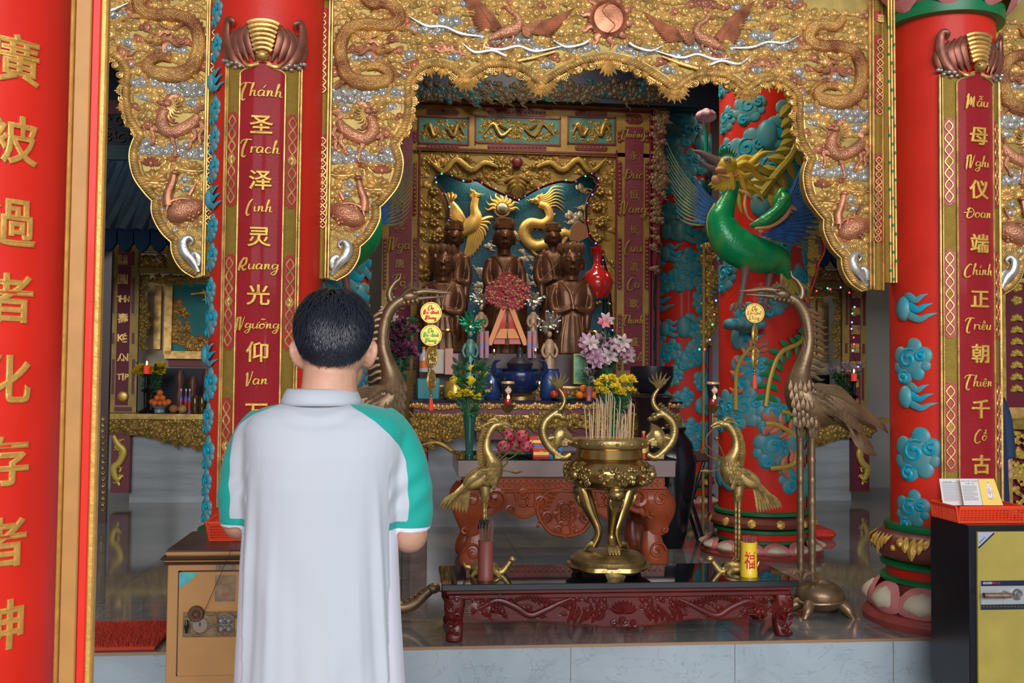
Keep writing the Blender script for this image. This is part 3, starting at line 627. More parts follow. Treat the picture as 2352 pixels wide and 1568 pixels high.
# ================================================================ the two front pillars with curved couplet boards
RP_=.262
def wrapcyl(cx,cy,r):
    def fn(v):   # v.x = arc length from the front, v.y = -height above surface, v.z
        a=v[:,0]/r; rr=r-v[:,1]; return np.column_stack([cx+rr*np.sin(a),cy-rr*np.cos(a),v[:,2]])
    return fn
def zat(y,px=612,Y=4.69): return W(px,y,Y)[2]
def lotus_ring(root,cx,cy,z0,r,h,n=12,up=True,name='lotus_petal',m1=None,m2=None,flare=1.25):
    """overlapping petals with cream hearts and pink rims"""
    for k in range(n):
        a=2*PI*k/n+.13; o=MB(); i_=MB()
        for (mb,sc,off,t) in ((o,1,0,.030),(i_,.62,.022,.024)):
            V=[];M=8;K=8
            for i in range(M+1):
                s=i/M
                for j in range(K+1):
                    u=(j/K-.5)*2; wid=(2*PI/n)*.56*sc*math.sqrt(max(0,1-(1-min(1,s/.72 if s<.72 else 1))**2))*(1 if s<.72 else math.sqrt(max(.02,1-((s-.72)/.28)**2)))
                    ss=(s-.5)*sc+.5; bul=math.sin(PI*min(1,ss*1.0))*.16*r*(1-.35*u*u)
                    rr=r*(1+(flare-1)*ss)+bul+off*(1-.4*abs(u))*math.sin(PI*(.15+.7*s)); z=z0+(h*ss if up else h*(1-ss)); ang=a+u*wid
                    V.append((cx+rr*math.cos(ang),cy+rr*math.sin(ang),z))
            f=[(i*(K+1)+j,i*(K+1)+j+1,(i+1)*(K+1)+j+1,(i+1)*(K+1)+j) for i in range(M) for j in range(K)]
            mb.add(V,f)
        p=part(name,o,m1 or PINK,root); q=part('petal_heart',i_,m2 or CREAM,p)
def cloudrel(mb,mb2,r,u,z,kind,rnd):
    """raised painted cloud on a column in unrolled coordinates"""
    s=r
    if kind==0:
        for (a,b_,q,h) in ((0,0,1.05,.017),(.85,.35,.62,.012),(-.75,.35,.66,.012),(.25,.9,.6,.012),(-.4,-.8,.72,.014),(.45,-.7,.55,.012),(-.95,-.35,.45,.01),(.95,-.25,.4,.01)):
            ball(mb,(u+a*s,0,z+b_*s),(s*q*.85,h,s*q*.85),14,8)
        for (a,b_,q) in ((0,.15,.62),(-.35,-.95,.4),(.75,.3,.34)):
            pts=[(u+a*s+q*s*(1-t*.8)*math.cos(7.5*t+1),-.013-.005*t,z+b_*s+q*s*(1-t*.8)*math.sin(7.5*t+1)) for t in np.linspace(0,1,16)]
            tube(mb2,pts,np.linspace(.006,.010,16)*min(1.2,s/.07),6,0,.6)
    else:
        for k in range(3):
            zz=z+(k-1)*s*.75; l=s*(1.9-.3*k)*rnd; tube(mb if k!=1 else mb2,[(u-s*.6,-.005,zz),(u,-.012,zz+.2*s),(u+l*.45,-.012,zz-.15*s),(u+l*.8,-.01,zz+.12*s),(u+l*1.15,-.004,zz+.3*s)],[s*.1,s*.3,s*.26,s*.16,s*.02],8,5,.25)
        ball(mb,(u-s*.5,-.005,z),(s*.7,.03,s),12,7)
def pillar(cx,cy,lbl,clouds,flip):
    t=thing('red_pillar',(cx,cy,0),lbl,'pillar')
    zt=3.13
    b=MB(); lathe(b,[(.262,.50),(.262,zt)],(cx,cy,0),64); sh=part('shaft',b,REDC,t)
    b=MB(); lathe(b,[(.27,3.075),(.305,3.08),(.31,3.115),(.31,3.145),(.28,3.15)],(cx,cy,0),64); part('capital_ring',b,GREEN,t)
    lotus_ring(t,cx,cy,3.10,.30,.34,9,True,flare=1.5)
    b=MB(); lathe(b,[(.25,3.12),(.34,3.3),(.40,3.45),(.40,3.5)],(cx,cy,0),32); part('capital_core',b,PINK,t)
    # base mouldings
    for nm,pr,m_ in (('base_slab',[(.40,0),(.405,.03),(.385,.06),(.31,.075),(.285,.215)],mat('base_slab_red',(.28,.05,.04),0,.35)),
        ('green_ring',[(.29,.205),(.315,.21),(.318,.225),(.30,.235)],GREEN),('red_band',[(.285,.23),(.285,.285)],RED),('green_ring',[(.287,.28),(.312,.285),(.316,.30),(.30,.312)],GREEN),
        ('brown_torus',[(.27,.31),(.31,.325),(.345,.36),(.352,.40),(.335,.44),(.30,.465),(.27,.47)],mat('torus_brown',(.20,.045,.03),0,.38)),
        ('green_ring',[(.265,.462),(.292,.468),(.296,.485),(.292,.50),(.26,.505)],GREEN)):
        b=MB(); lathe(b,pr,(cx,cy,0),64); part(nm,b,m_,t)
    lotus_ring(t,cx,cy,.05,.30,.17,10,False,flare=1.22)
    g=MB()
    for k in range(10):
        a=2*PI*k/10; c=np.array([cx,cy,0])
        for da,l,wd in ((0,.11,.05),(-.12,.075,.04),(.12,.075,.04),(-.22,.05,.035),(.22,.05,.035)):
            p0=c+np.array([math.cos(a+da)*.325,math.sin(a+da)*.325,.452]); p1=c+np.array([math.cos(a+da*.8)*.36,math.sin(a+da*.8)*.36,.452-l])
            leaf(g,p0,p1,wd,.35,bend=(math.cos(a)*.012,math.sin(a)*.012,0),nrm=(math.cos(a),math.sin(a),0.2))
        p=c+np.array([math.cos(a+PI/10)*.35,math.sin(a+PI/10)*.35,.39]); ball(g,p,.016,8,6)
    part('gilded_acanthus',g,GOLDP,t)
    wf=wrapcyl(cx,cy,.262)
    for (u,z,s,k) in clouds:
        a,b2=MB(),MB(); cloudrel(a,b2,s,u,z,k,1 if u>0 else 1); 
        p=part('cloud_relief',a.map(wf),BLUE,t); part('cloud_swirl',b2.map(wf),BLUE2,p)
    return t
def bat(mb,mb2,cx,z,s):
    """bat-shaped crest over the board"""
    for k in range(7): # ribbed body
        w_=.085*s*(1-.07*k); pts=[(cx+w_*math.sin(a),-.035-.01*math.cos(a),z+.02*s-.026*s*k+.030*s*math.cos(a)) for a in np.linspace(-1.1,1.1,9)]
        tube(mb2,pts,.012*s,6,0,.9)
    ball(mb2,(cx,-.04,z-.15*s),(.035*s,.03,.03*s),10,7)
    for sg in (-1,1):
        ball(mb2,(cx+sg*.02*s,-.065,z-.145*s),(.009*s,.008,.009*s),8,5)
        for k in range(5):
            o=.05+.034*k; tube(mb,[(cx+sg*o*s,-.012,z+(.05-.012*k)*s),(cx+sg*(o+.035)*s,-.026,z-(.02+.012*k)*s),(cx+sg*(o+.02)*s,-.022,z-(.10+.01*k)*s),(cx+sg*(o-.005)*s,-.012,z-(.17+.002*k)*s)],np.array([.014,.022,.02,.006])*s,8,5,.6)
        tube(mb,[(cx+sg*.085*s,-.012,z-.215*s),(cx+sg*.15*s,-.03,z-.17*s),(cx+sg*.20*s,-.03,z-.06*s),(cx+sg*.205*s,-.03,z+.03*s),(cx+sg*.19*s,-.035,z+.07*s),(cx+sg*.165*s,-.03,z+.055*s),(cx+sg*.17*s,-.02,z+.03*s)],np.array([.01,.024,.028,.022,.018,.014,.006])*s,9,5,.6)
        tube(mb2,[(cx+sg*.02*s,-.02,z-.19*s),(cx+sg*.07*s,-.03,z-.205*s),(cx+sg*.11*s,-.02,z-.17*s)],np.array([.01,.012,.004])*s,6,4,.8)
def couplet(cx,cy,lbl,word,ztop,zbot,cshift,words):
    """curved board: gilt border, crimson field, alternating script words and characters. words=(text,z,kind)"""
    t=thing('couplet_board',(cx,cy-.28,zbot),lbl,'couplet board')
    wf=wrapcyl(cx,cy,.262); uw=.172; uf=.098
    def slab(u0,u1,z0,z1,d0,d1,nu=24):
        m=MB(); U=np.linspace(u0,u1,nu+1); return loft(m,[[(u,-d1,z0),(u,-d1,z1),(u,-d0,z1),(u,-d0,z0)] for u in U])
    c=cshift
    def arch(u0,u1,z0,z1,d0,d1):
        P=[(u0,z0),(u1,z0),(u1,z1-.05)]+[(u1-.012*(1-math.cos(a)),z1-.05+.03*math.sin(a)) for a in np.linspace(0,PI/2,5)]
        P+=[(c+.045*math.cos(a),z1-.018+.03*math.sin(a)) for a in np.linspace(0,PI,11)]
        P+=[(u0+.012*(1-math.cos(a)),z1-.05+.03*math.sin(a)) for a in np.linspace(PI/2,0,5)]+[(u0,z1-.05)]
        return P
    part('gilt_border_ground',slab(c-uw,c+uw,zbot,ztop,0,.012,20).map(wf),GOLDM,t)
    fld=slab(c-uf,c+uf,zbot,ztop-.05,.0,.020,14); top=arch(c-uf,c+uf,ztop-.06,ztop,0,.02); 
    # arched top in thin vertical strips so that it can curve
    N=40; fld=MB(); rr_=[]
    for i in range(N+1):
        a=c-uf+2*uf*i/N; d=abs(a-c)
        zt_=ztop-.018+math.sqrt(max(0,.045**2-d*d))*.66 if d<.045 else ztop-.02-.03*((d-.045)/.053)**2
        rr_.append([(a,-.02,zbot),(a,-.02,zt_),(a,0,zt_),(a,0,zbot)])
    loft(fld,rr_)
    part('crimson_field',fld.map(wf),CRIM,t)
    fr_=MB()
    for s in (-1,1):
        for u,r in ((uw,.0055),(uf,.0045),(uw-.012,.003)): tube(fr_,[(c+s*u,-.02,z) for z in np.linspace(zbot,ztop-.05 if u<uw-.02 else ztop,12)],r,8)
    e=[(c+.045*math.cos(a),-.022,ztop-.018+.03*math.sin(a)) for a in np.linspace(0.1,PI-.1,13)]; tube(fr_,e,.0045,8)
    for s in (-1,1): tube(fr_,[(c+s*(.045+.053*math.sin(a)),-.022,ztop-.05+.03*math.cos(a)) for a in np.linspace(0,PI/2,8)],.0045,8)
    part('gilt_edging',fr_.map(wf),GOLD,t)
    i=0
    zc=ztop-.22
    while zc>zbot+.2:
        z0,z1=max(zc-.44,zbot+.02),zc; 
        for s in (-1,1):
            um=c+s*(uw+uf)/2-.001*s; w2=.027; q=MB()
            for j in range(4): a=um-w2+2*w2*j/4; box(q,(a,-.016,z0+(.012 if j in(0,3) else 0)),(a+2*w2/4,0,z1-(.012 if j in(0,3) else 0)))
            cp=part('red_cartouche',q.map(wf),MC['cartouche_red'],t)
            g=MB(); L=z1-z0-.03; n=max(3,int(L/.055))
            for ss in (-1,1): tube(g,[(um+ss*.017*math.sin(k*PI/2),-.019,z0+.015+L*k/(2*n)) for k in range(2*n+1)],.0042,6,5,.9)
            for k in range(8): a=k*PI/4; leaf(g,(um,-.018,(z0+z1)/2),(um+.02*math.cos(a),-.02,(z0+z1)/2+.02*math.sin(a)),.012,.4)
            part('gilt_scroll',g.map(wf),GOLD,cp)
        zc-=.66
    B1,B2=MB(),MB(); bat(B1,B2,c,ztop+.155,.82); br=part('bat_crest_wings',B1.map(wf),mat('brown_copper',(.26,.085,.05),.5,.38,.3,20),t); part('bat_crest_body',B2.map(wf),GOLD,t)
    sv=MB()
    for s in (-1,1):
        for k in range(8): ball(sv,(c+s*(.10+.011*k),-.02-.01*(k%2),ztop-.01+.012*math.sin(k*2.2)+.004*k),(.012,.012,.010),8,5)
    part('silver_cloud_tuft',sv.map(wf),SIL,t)
    for txt,z,kind,sz in words:
        m=MB()
        if kind=='s': script(m,txt,c,z,sz,r=sz*.058,depth=.026)
        else: chars(m,txt,c,z,sz,depth=.024,bold=-.004,ext=.06,bev=.028)
        part('gilt_word' if kind=='s' else 'gilt_character',m.map(wf),GOLDP,t)
    return t
PY=4.95
lc=[(-.30,z,.05,k) for z,k in ((2.95,0),(2.78,0),(2.62,1),(2.48,0),(2.34,0),(2.2,0),(2.06,1),(1.92,0),(1.78,0))]+[(-.31,1.62,.05,0),(-.30,1.48,.06,0),(-.31,1.32,.05,1),(-.29,1.18,.06,0),(-.31,1.02,.055,0),(-.3,.86,.06,0),(-.31,.72,.05,0),(-.3,.6,.05,0)]
pillar(XPL,PY,'red pillar on the left behind the man, blue clouds down its left side','',0) if False else None
P1=pillar(XPL,PY,'left red pillar with a couplet board, partly hidden by the man in the white shirt',lc,0)
rc=[(-.30,1.60,.065,1),(-.30,1.33,.085,0),(-.29,1.15,.06,1),(-.27,.86,.10,0),(-.30,.58,.075,0)]+[(.33,z,.045,k) for z,k in ((2.95,0),(2.75,0),(2.55,0),(2.33,0),(2.1,0),(1.9,0),(1.4,0),(1.15,0),(.9,0))]
P2=pillar(XPR,PY,'right red pillar with blue cloud reliefs and a lotus base, behind the black safe',rc,0)
def zl(y,px=600): return W(px,y,4.68)[2]
wl=[("Tha'nh",215,'s',.070),('圣',288,'c',.098),("Tra.ch",345,'s',.070),('泽',415,'c',.098),("Linh",480,'s',.064),('灵',545,'c',.098),("Quang",612,'s',.064),('光',678,'c',.098),("Ngu*o*~ng",748,'s',.058),('仰',808,'c',.098),("Va.n",875,'s',.064),('万',948,'c',.098)]
couplet(XPL,PY,'couplet board on the left pillar, gold script on crimson under a bat crest','',zl(148),.62,-.03+.035,[(a,zl(b_),c,d) for a,b_,c,d in wl])
wr=[("Ma^~u",240,'s',.068),('母',315,'c',.098),("Nghi",378,'s',.064),('仪',437,'c',.098),("Doan",494,'s',.064),('端',560,'c',.098),("Chi'nh",625,'s',.064),('正',687,'c',.098),("Trie^`u",750,'s',.064),('朝',812,'c',.098),("Thie^n",880,'s',.064),('千',938,'c',.098),("Co^?",1003,'s',.064),('古',1065,'c',.098)]
def zr(y): return W(2195,y,4.70)[2]
couplet(XPR,PY,'couplet board on the right pillar above the black safe, gold script on crimson','',zr(172),.62,.03,[(a,zr(b_),c,d) for a,b_,c,d in wr])
# ================================================================ bronze and gilt cranes standing on tortoises
class Px:
    """traces at one depth; x can be reflected so that one builder gives both birds of a pair"""
    def __init__(s,Y,fx=lambda x:x,dy=0): s.Y=Y; s.fx=fx; s.dy=dy; s.k=W(1301,400,Y)[0]-W(1300,400,Y)[0]
    def P(s,x,y,d=0): p=W(s.fx(x),y+s.dy,s.Y); p[1]-=d*s.k; return p
    def t(s,mb,pts,r,n=10,sm=5,**k): return tube(mb,[s.P(*q) for q in pts],np.array(r)*s.k,n,sm,**k)
    def l(s,mb,a,b,w,t=.35,bend=(0,0),nd=-1,**k): return leaf(mb,s.P(*a),s.P(*b),w*s.k,t,(bend[0]*s.k*(1 if s.fx(1)>s.fx(0) else -1),0,-bend[1]*s.k),nrm=(0,nd,0),**k)
    def b(s,mb,x,y,d,rx,ry,rz,rot=0,n=16,m=10):
        f=1 if s.fx(1)>s.fx(0) else -1
        return ball(mb,s.P(x,y,d),(rx*s.k,ry*s.k,rz*s.k),n,m,rot=_ry(rot*f))
def big_crane(q,lbl,grp):
    base=q.P(1868,1418); t=thing('bronze_crane',(base[0],base[1],0),lbl,'crane statue',grp)
    b=MB(); q.t(b,[(1812,681),(1830,694),(1846,716),(1855,748),(1857,790),(1848,826),(1838,858),(1838,895),(1856,930),(1885,955),(1915,972)],[11,13,13,13,14,17,23,37,41,30,4],20,6)
    q.b(b,1797,675,0,22,12,13,.15); q.b(b,1822,690,0,14,12,12)
    for k in range(5): q.b(b,1779+10*k,685+1.8*k,0,5.5,9,8,.2,10,6)
    part('body',b,BRZ,t)
    b=MB(); q.t(b,[(1790,668),(1757,664),(1725,667),(1699,668)],[9,6.5,4,1]); q.t(b,[(1790,682),(1757,679),(1730,677),(1714,676)],[6,4.5,2.5,.8]); part('beak',b,BRZ,t)
    b=MB(); q.t(b,[(1826,692),(1840,683),(1842,664),(1831,645),(1820,636),(1816,622)],[6,8,7,5,3.5,1]); part('curled_crest',b,BRZ,t)
    b=MB()
    for a,c in (((1792,664),(1783,645)),((1800,662),(1796,640)),((1808,664),(1808,648)),((1786,668),(1774,655))): q.l(b,a,c,9,.6)
    for d in (-1,1): q.b(b,1785,668,d*12,5,3,4,0,10,6); q.t(b,[(1776,662,d*11),(1790,658,d*12),(1806,668,d*11),(1822,684,d*10)],[2,3,3,1],6)
    part('brow_and_eyes',b,BRZ,t)
    b=MB()
    for k in range(11):
        y=712+15*k; x=np.interp(y,[712,745,790,830,862],[1856,1868,1870,1864,1860]); q.t(b,[(x-4,y),(x+10,y+2),(x+24,y+10),(x+34,y+9)],[5,5,3.5,.6],7)
    for k in range(5): q.t(b,[(1846-2*k,735+20*k,11),(1850-3*k,770+18*k,12),(1846-3*k,800+16*k,12)],[1,2.2,.6],6)
    part('neck_plumes',b,BRZ,t)
    for sd in (1,-1):
        b=MB(); q.b(b,1890,918,sd*30,56,10,33,.5,20,12)
        for row,(n_,x0,y0,dx,dy,L,wd) in enumerate(((8,1850,888,9,7,26,20),(8,1852,902,10.5,8.5,32,20),(8,1856,918,10,7,44,17),(10,1880,905,9,5,70,13))):
            for k in range(n_): q.l(b,(x0+dx*k,y0+dy*k*(1-.12*row),sd*(41-row*1.2-.9*k)),(x0+dx*k+L*.95,y0+dy*k+L*.62,sd*(41-row*1.2-.9*k-3)),wd,.35,(3,-4),-sd,mx=.7)
        for k in range(5): q.l(b,(1850+6*k,890+3*k,sd*41),(1935+12*k,912+13*k,sd*30),13,.4,(12,-12),-sd,mx=.6)
        part('wing',b,BRZ,t)
    b=MB()
    for i in range(30):
        u,v=(i%6)/5,(i//6)/4; x=1808+46*u+8*v; y=872+78*v+6*(i%2); dd=(37 if y<900 else 41)*math.sqrt(max(.05,1-((x-1840)/42)**2)) if y<930 else 32; q.l(b,(x,y,dd-1),(x+3,y+28,dd-1),17,.35,mx=.7)
    part('breast_feathers',b,BRZ,t)
    b=MB()
    for k in range(11):
        q.l(b,(1905+3*k,945+2.5*k,12-2.4*k),(1958+5.4*k,1005+4*k,12-2.4*k),15,.3,(9,-10),mx=.72)
    for k in range(5): q.l(b,(1935+4*k,968+6*k,6-4*k),(1985+7*k,1030+3.5*k,3-4*k),20,.35,(6,-8),mx=.6)
    q.l(b,(1950,990),(2014,1046),24,.3,(2,8)); part('tail_feathers',b,BRZ,t)
    for sd,x in ((1,1860),(-1,1842)):
        b=MB(); d=sd*11
        q.t(b,[(x+10,935,d),(x+5,965,d),(x+1,1000,d),(x,1018,d)],[20,17,10,8.5],14)
        for i in range(8): q.l(b,(x-8+5*(i%4),945+22*(i//4),d+11),(x-4+4*(i%4),985+22*(i//4),d+9),10,.4,mx=.6)
        Pn=[(x+(y-1015)*.004,y,d) for y in np.linspace(1010,1318,60)]; q.t(b,Pn,[8.2 if (i%9) else 9.6 for i in range(60)],14,1)
        for a in ((-26,8,14),(-20,12,-4),(16,12,0),(-4,14,18)): q.t(b,[(x,1312,d),(x+a[0]*.6,1314+a[1]*.3,d+a[2]*.5),(x+a[0],1316+a[1],d+a[2])],[6,5,1.5],8)
        part('leg',b,BRZ,t)
    s_=MB(); q.b(s_,1884,1366,0,56,52,37,.12,28,14)
    tb=part('tortoise_shell',s_,BRZ,t)
    b=MB()
    for (u,v) in [(0,0),(-.45,.1),(.45,-.05),(-.22,.5),(.25,.48),(0,-.5),(-.7,.45),(.7,.4),(.5,-.5),(-.5,-.45)]:
        X=1884+50*u; D=46*v; h=math.sqrt(max(.1,1-u*u-v*v))*36
        pts=[(X+12*math.cos(a),1366-h+8*abs(u)*2+4*math.sin(a)*0+((u*math.cos(a))*10),D+12*math.sin(a)) for a in np.linspace(0,2*PI,7)]; q.t(b,pts,[1.6]*7,5,1)
    q.t(b,[(1884+56*math.cos(a),1376-4*math.cos(a),52*math.sin(a)) for a in np.linspace(0,2*PI,30)],[4]*30,8,1)
    part('shell_plates',b,BRZ,tb)
    for sx,sd in ((1,1),(-1,1),(1,-1),(-1,-1)):
        b=MB(); x=1884+36*sx; q.t(b,[(x,1380,sd*30),(x+10*sx,1392,sd*42),(x+16*sx,1404,sd*46),(x+20*sx,1411,sd*48)],[14,12,9,8],10)
        for k in range(4): q.t(b,[(x+20*sx,1408,sd*48),(x+(30)*sx,1410,sd*(40+5*k)),(x+35*sx,1415,sd*(38+6*k))],[4,3.5,1.5],6)
        part('tortoise_foot',b,BRZ,tb)
    b=MB(); q.t(b,[(1850,1378),(1815,1390),(1785,1380),(1765,1362),(1750,1350)],[14,14,13,12,11],14)
    q.b(b,1742,1346,0,16,11,12,.2)
    for k in range(5): q.t(b,[(1818-12*k,1376-6*k+math.sin(k),-11),(1822-12*k,1390-6*k,0),(1818-12*k,1376-6*k,11)],[1.5]*3,5)
    q.t(b,[(1732,1350,8),(1724,1352,0),(1732,1350,-8)],[1.5]*3,5); 
    for sd in (-1,1): q.b(b,1742,1340,sd*9,3,2,3,0,8,6)
    part('tortoise_head',b,BRZ,tb)
    b=MB(); q.t(b,[(1930,1372),(1945,1376),(1948,1384)],[6,4,1],8); part('tortoise_tail',b,BRZ,tb)
    return t
YB_=5.12
qR=Px(YB_); big_crane(qR,'tall bronze crane on a tortoise at the right of the low table, facing left','tall bronze cranes')
qL=Px(YB_,lambda x:2737-x,5); big_crane(qL,'tall bronze crane half hidden behind the man, facing right','tall bronze cranes')
def hanging(q,x,y,lbl,spec,tas):
    """string of gilt coins; spec = [(y centre, rx, ry, word colour)]"""
    p=q.P(x,y); t=thing('coin_hanging',tuple(q.P(x,tas+30)),lbl,'hanging charm')
    s=MB(); q.t(s,[(x,y),(x,spec[0][0]-spec[0][2])],[.9,.9],6,1); part('red_cord',s,RED,t)
    last=None
    for (cy,rx,ry,mc) in spec:
        c=q.P(x,cy); k=q.k; b=MB(); l=MB(); lathe(l,[(0,-.008),(.86,-.008),(.9,-.014),(.98,-.014),(1,-.006),(1,.006),(.9,.01),(0,.008)],n=40,cap=False)
        yawc=math.acos(min(1,rx/ry)); l.map(lambda v:np.column_stack([v[:,0]*ry*k,v[:,2]*.5,v[:,1]*ry*k])); b.join(l,lambda v:v@_rz(yawc).T+c)
        cp=part('gilt_coin',b,mat('coin_gold',(.66,.42,.09),.6,.34,.15,60,.3,200),t)
        w_=MB()
        script(w_,'Chi',0,ry*k*.42,ry*k*.42,depth=.009,r=ry*k*.035); script(w_,'Na',-ry*k*.45,-.0,ry*k*.4,depth=.009,r=ry*k*.035); script(w_,'Minh',ry*k*.42,0,ry*k*.34,depth=.009,r=ry*k*.035); script(w_,'Nhung',0,-ry*k*.5,ry*k*.38,depth=.009,r=ry*k*.035)
        box(w_,(-.004,-.012,-.004),(.004,-.006,.004))
        part('raised_words',w_.map(lambda v:v@_rz(yawc).T+c),mc,cp)
        if last is not None: g=MB(); q.t(g,[(x,last),(x,cy-ry)],[1.6,1.6],6,1); part('link_ring',g,BRS,t)
        last=cy+ry
    g=MB(); yy=last
    while yy<tas: q.b(g,x,yy+4,0,4 if int(yy)%2 else 3,3.4,4,0,8,6); yy+=7
    part('bead_string',g,BRS,t)
    g=MB()
    for k in range(16): a=k*PI/8; q.t(g,[(x+1*math.cos(a),tas,1*math.sin(a)),(x+3*math.cos(a),tas+12,3*math.sin(a)),(x+4*math.cos(a),tas+32,4*math.sin(a))],[1.2,1.3,1.2],5,1)
    part('red_tassel',g,mat('tassel_red',(.8,.06,.02),0,.6),t)
Rr,Gg=mat('word_red',(.65,.04,.03),.2,.4),mat('word_green',(.15,.45,.05),.3,.4)
hanging(qL,1747,672,'gilt coins with red and green words hanging from the left crane beak',[(713,24,24,Rr),(765,24,24,Gg),(815,13,24,BRS),(868,9,24,BRS)],905)
hanging(qR,1733,672,'gilt coins hanging from the right crane beak, first one facing front',[(719,23,23,GOLD),(769,12,23,BRS),(824,12,23,BRS)],860)
def small_crane(q,lbl,grp):
    GS=mat('antique_gold_crane',(.46,.31,.10),.7,.36,.35,25,.3,160); DK=mat('dark_gilt_bronze',(.22,.14,.05),.6,.4,.2,30,.3,100)
    b0=q.P(1688,1322); t=thing('gilt_crane',tuple(b0),lbl,'crane statue',grp)
    b=MB(); q.t(b,[(1662,974),(1672,976),(1683,990),(1690,1010),(1690,1032),(1681,1052),(1675,1070),(1685,1090),(1705,1104),(1728,1118)],[7,8,8.5,9,11,15,22,27,21,3],18,6)
    q.b(b,1660,973,0,12,7,7,.1); q.t(b,[(1655,971),(1643,973),(1632,979)],[5,3.5,1],8); q.t(b,[(1656,977),(1645,979),(1636,983)],[3.5,2.5,1],8)
    part('body',b,GS,t)
    b=MB()
    for k in range(14):
        y=984+6.3*k; x=np.interp(y,[984,1010,1035,1072],[1690,1699,1700,1694]); q.l(b,(x-6,y),(x+13,y+9),8,.5,(1,-3))
    for k in range(9): q.t(b,[(1686+.6*k,992+8*k,8),(1696,1000+8*k,4),(1704-.5*k,1008+8*k,0)],[1,1.6,.6],5,3)
    part('neck_comb',b,GS,t)
    b=MB(); q.t(b,[(1664,966),(1672,960),(1684,964),(1692,972)],[3,3.4,2.4,.6],7); q.t(b,[(1668,968),(1680,968),(1698,976),(1712,982)],[2.6,2.4,1.6,.5],7); q.l(b,(1662,968),(1668,956),6,.5)
    for d in (-1,1): q.b(b,1659,971,d*6.5,2.2,1.6,2.2,0,8,6)
    part('crest',b,GS,t)
    for sd in (1,-1):
        b=MB(); q.b(b,1712,1096,sd*20,35,7,18,.6,16,9)
        for row,(n_,L,wd) in enumerate(((6,16,12),(6,24,11),(8,44,9))):
            for k in range(n_): x=1688+6*k+4*row; y=1076+4.8*k+5*row; q.l(b,(x,y,sd*(28.5-.7*k)),(x+L,y+L*.62+2*k,sd*(25-k)),wd,.4,(3,-3),-sd,mx=.7)
        part('wing',b,GS,t)
    b=MB()
    for k in range(9): q.l(b,(1722+3*k,1110+1.5*k,8-2*k),(1738+7.6*k,1176-1.1*k,8-2*k),9.5,.35,(4,-6+k*.4),mx=.75)
    for k in range(4): q.l(b,(1735+4*k,1118+4*k,3),(1768+10*k,1160+2*k,2-3*k),10,.3,(4,-7),mx=.7)
    part('tail_feathers',b,GS,t)
    b=MB()
    for i in range(26):
        u,v=(i%5)/4,(i//5)/5; x=1664+22*u+10*v; y=1056+48*v+3*(i%2); q.l(b,(x,y,28*math.sqrt(max(.05,1-((x-1683)/27)**2))-1),(x+3,y+15,27*math.sqrt(max(.05,1-((x-1683)/27)**2))-1),10,.4,mx=.7)
    part('breast_feathers',b,GS,t)
    for sd in (1,-1):
        b=MB(); d=5*sd; x=1694+2*sd; q.t(b,[(1696,1112,d),(1694,1135,d),(x,1150,d),(x,1165,d)],[13,11,6,4],12)
        for i in range(6): q.l(b,(1688+4*(i%3),1115+14*(i//3),d+8),(1690+3*(i%3),1138+14*(i//3),d+6),7,.4)
        q.t(b,[(x,y,d) for y in np.linspace(1160,1284,40)],[3.6 if i%4 else 4.4 for i in range(40)],9,1)
        for a in ((-13,5,6),(-9,6,-3),(9,5,0)): q.t(b,[(x,1281,d),(x+a[0],1283+a[1],d+a[2])],[3,1],6,1)
        part('leg',b,GS,t)
    b=MB()  # lotus tendrils in front of the breast
    q.t(b,[(1640,983),(1625,1000),(1621,1018),(1632,1030),(1650,1046),(1662,1056)],[1.6,1.6,1.6,1.6,1.6,1.8],6); q.t(b,[(1645,1010),(1655,1028),(1664,1050)],[1.5,1.6,1.8],6)
    q.t(b,[(1660,1062),(1645,1050),(1643,1060),(1652,1070),(1662,1072)],[2,2,2,2,2],6); q.t(b,[(1616,1036),(1630,1048),(1650,1056)],[1.6,1.6,1.8],6); q.t(b,[(1662,1078),(1645,1080),(1632,1082)],[1.6,1.6,1.6],6)
    q.b(b,1646,1006,0,6,5,5); q.t(b,[(1634,1082),(1622,1082),(1608,1082)],[2,4.5,.6],8)
    for a in (-.7,-.3,0.1,.5): q.l(b,(1622,1036),(1622-14*math.cos(a),1036-9*math.sin(a)),6,.6)
    part('lotus_tendrils',b,DK,t)
    s_=MB(); q.b(s_,1694,1303,0,34,30,17,-.1,20,10); tb=part('tortoise_shell',s_,GS,t)
    b=MB(); q.t(b,[(1672,1308),(1656,1312),(1645,1300),(1636,1288)],[9,9,7.5,6],10); q.b(b,1631,1283,0,8.5,6,6,-.3); q.t(b,[(1722,1303),(1738,1300),(1744,1288)],[6,4,1],8); part('tortoise_head',b,GS,tb)
    for sx,sd in ((1,1),(-1,1),(1,-1),(-1,-1)): b=MB(); q.t(b,[(1694+20*sx,1308,sd*16),(1694+28*sx,1314,sd*24),(1694+32*sx,1319,sd*26)],[8,6,4.5],8); part('tortoise_foot',b,GS,tb)
    b=MB()
    for k in range(12): a=k*PI/6; q.t(b,[(1694+34*math.cos(a)-3,1308,30*math.sin(a)),(1694+20*math.cos(a),1293,18*math.sin(a))],[1,1.3],5,1)
    part('shell_ridges',b,GS,tb); return t
YS=4.90
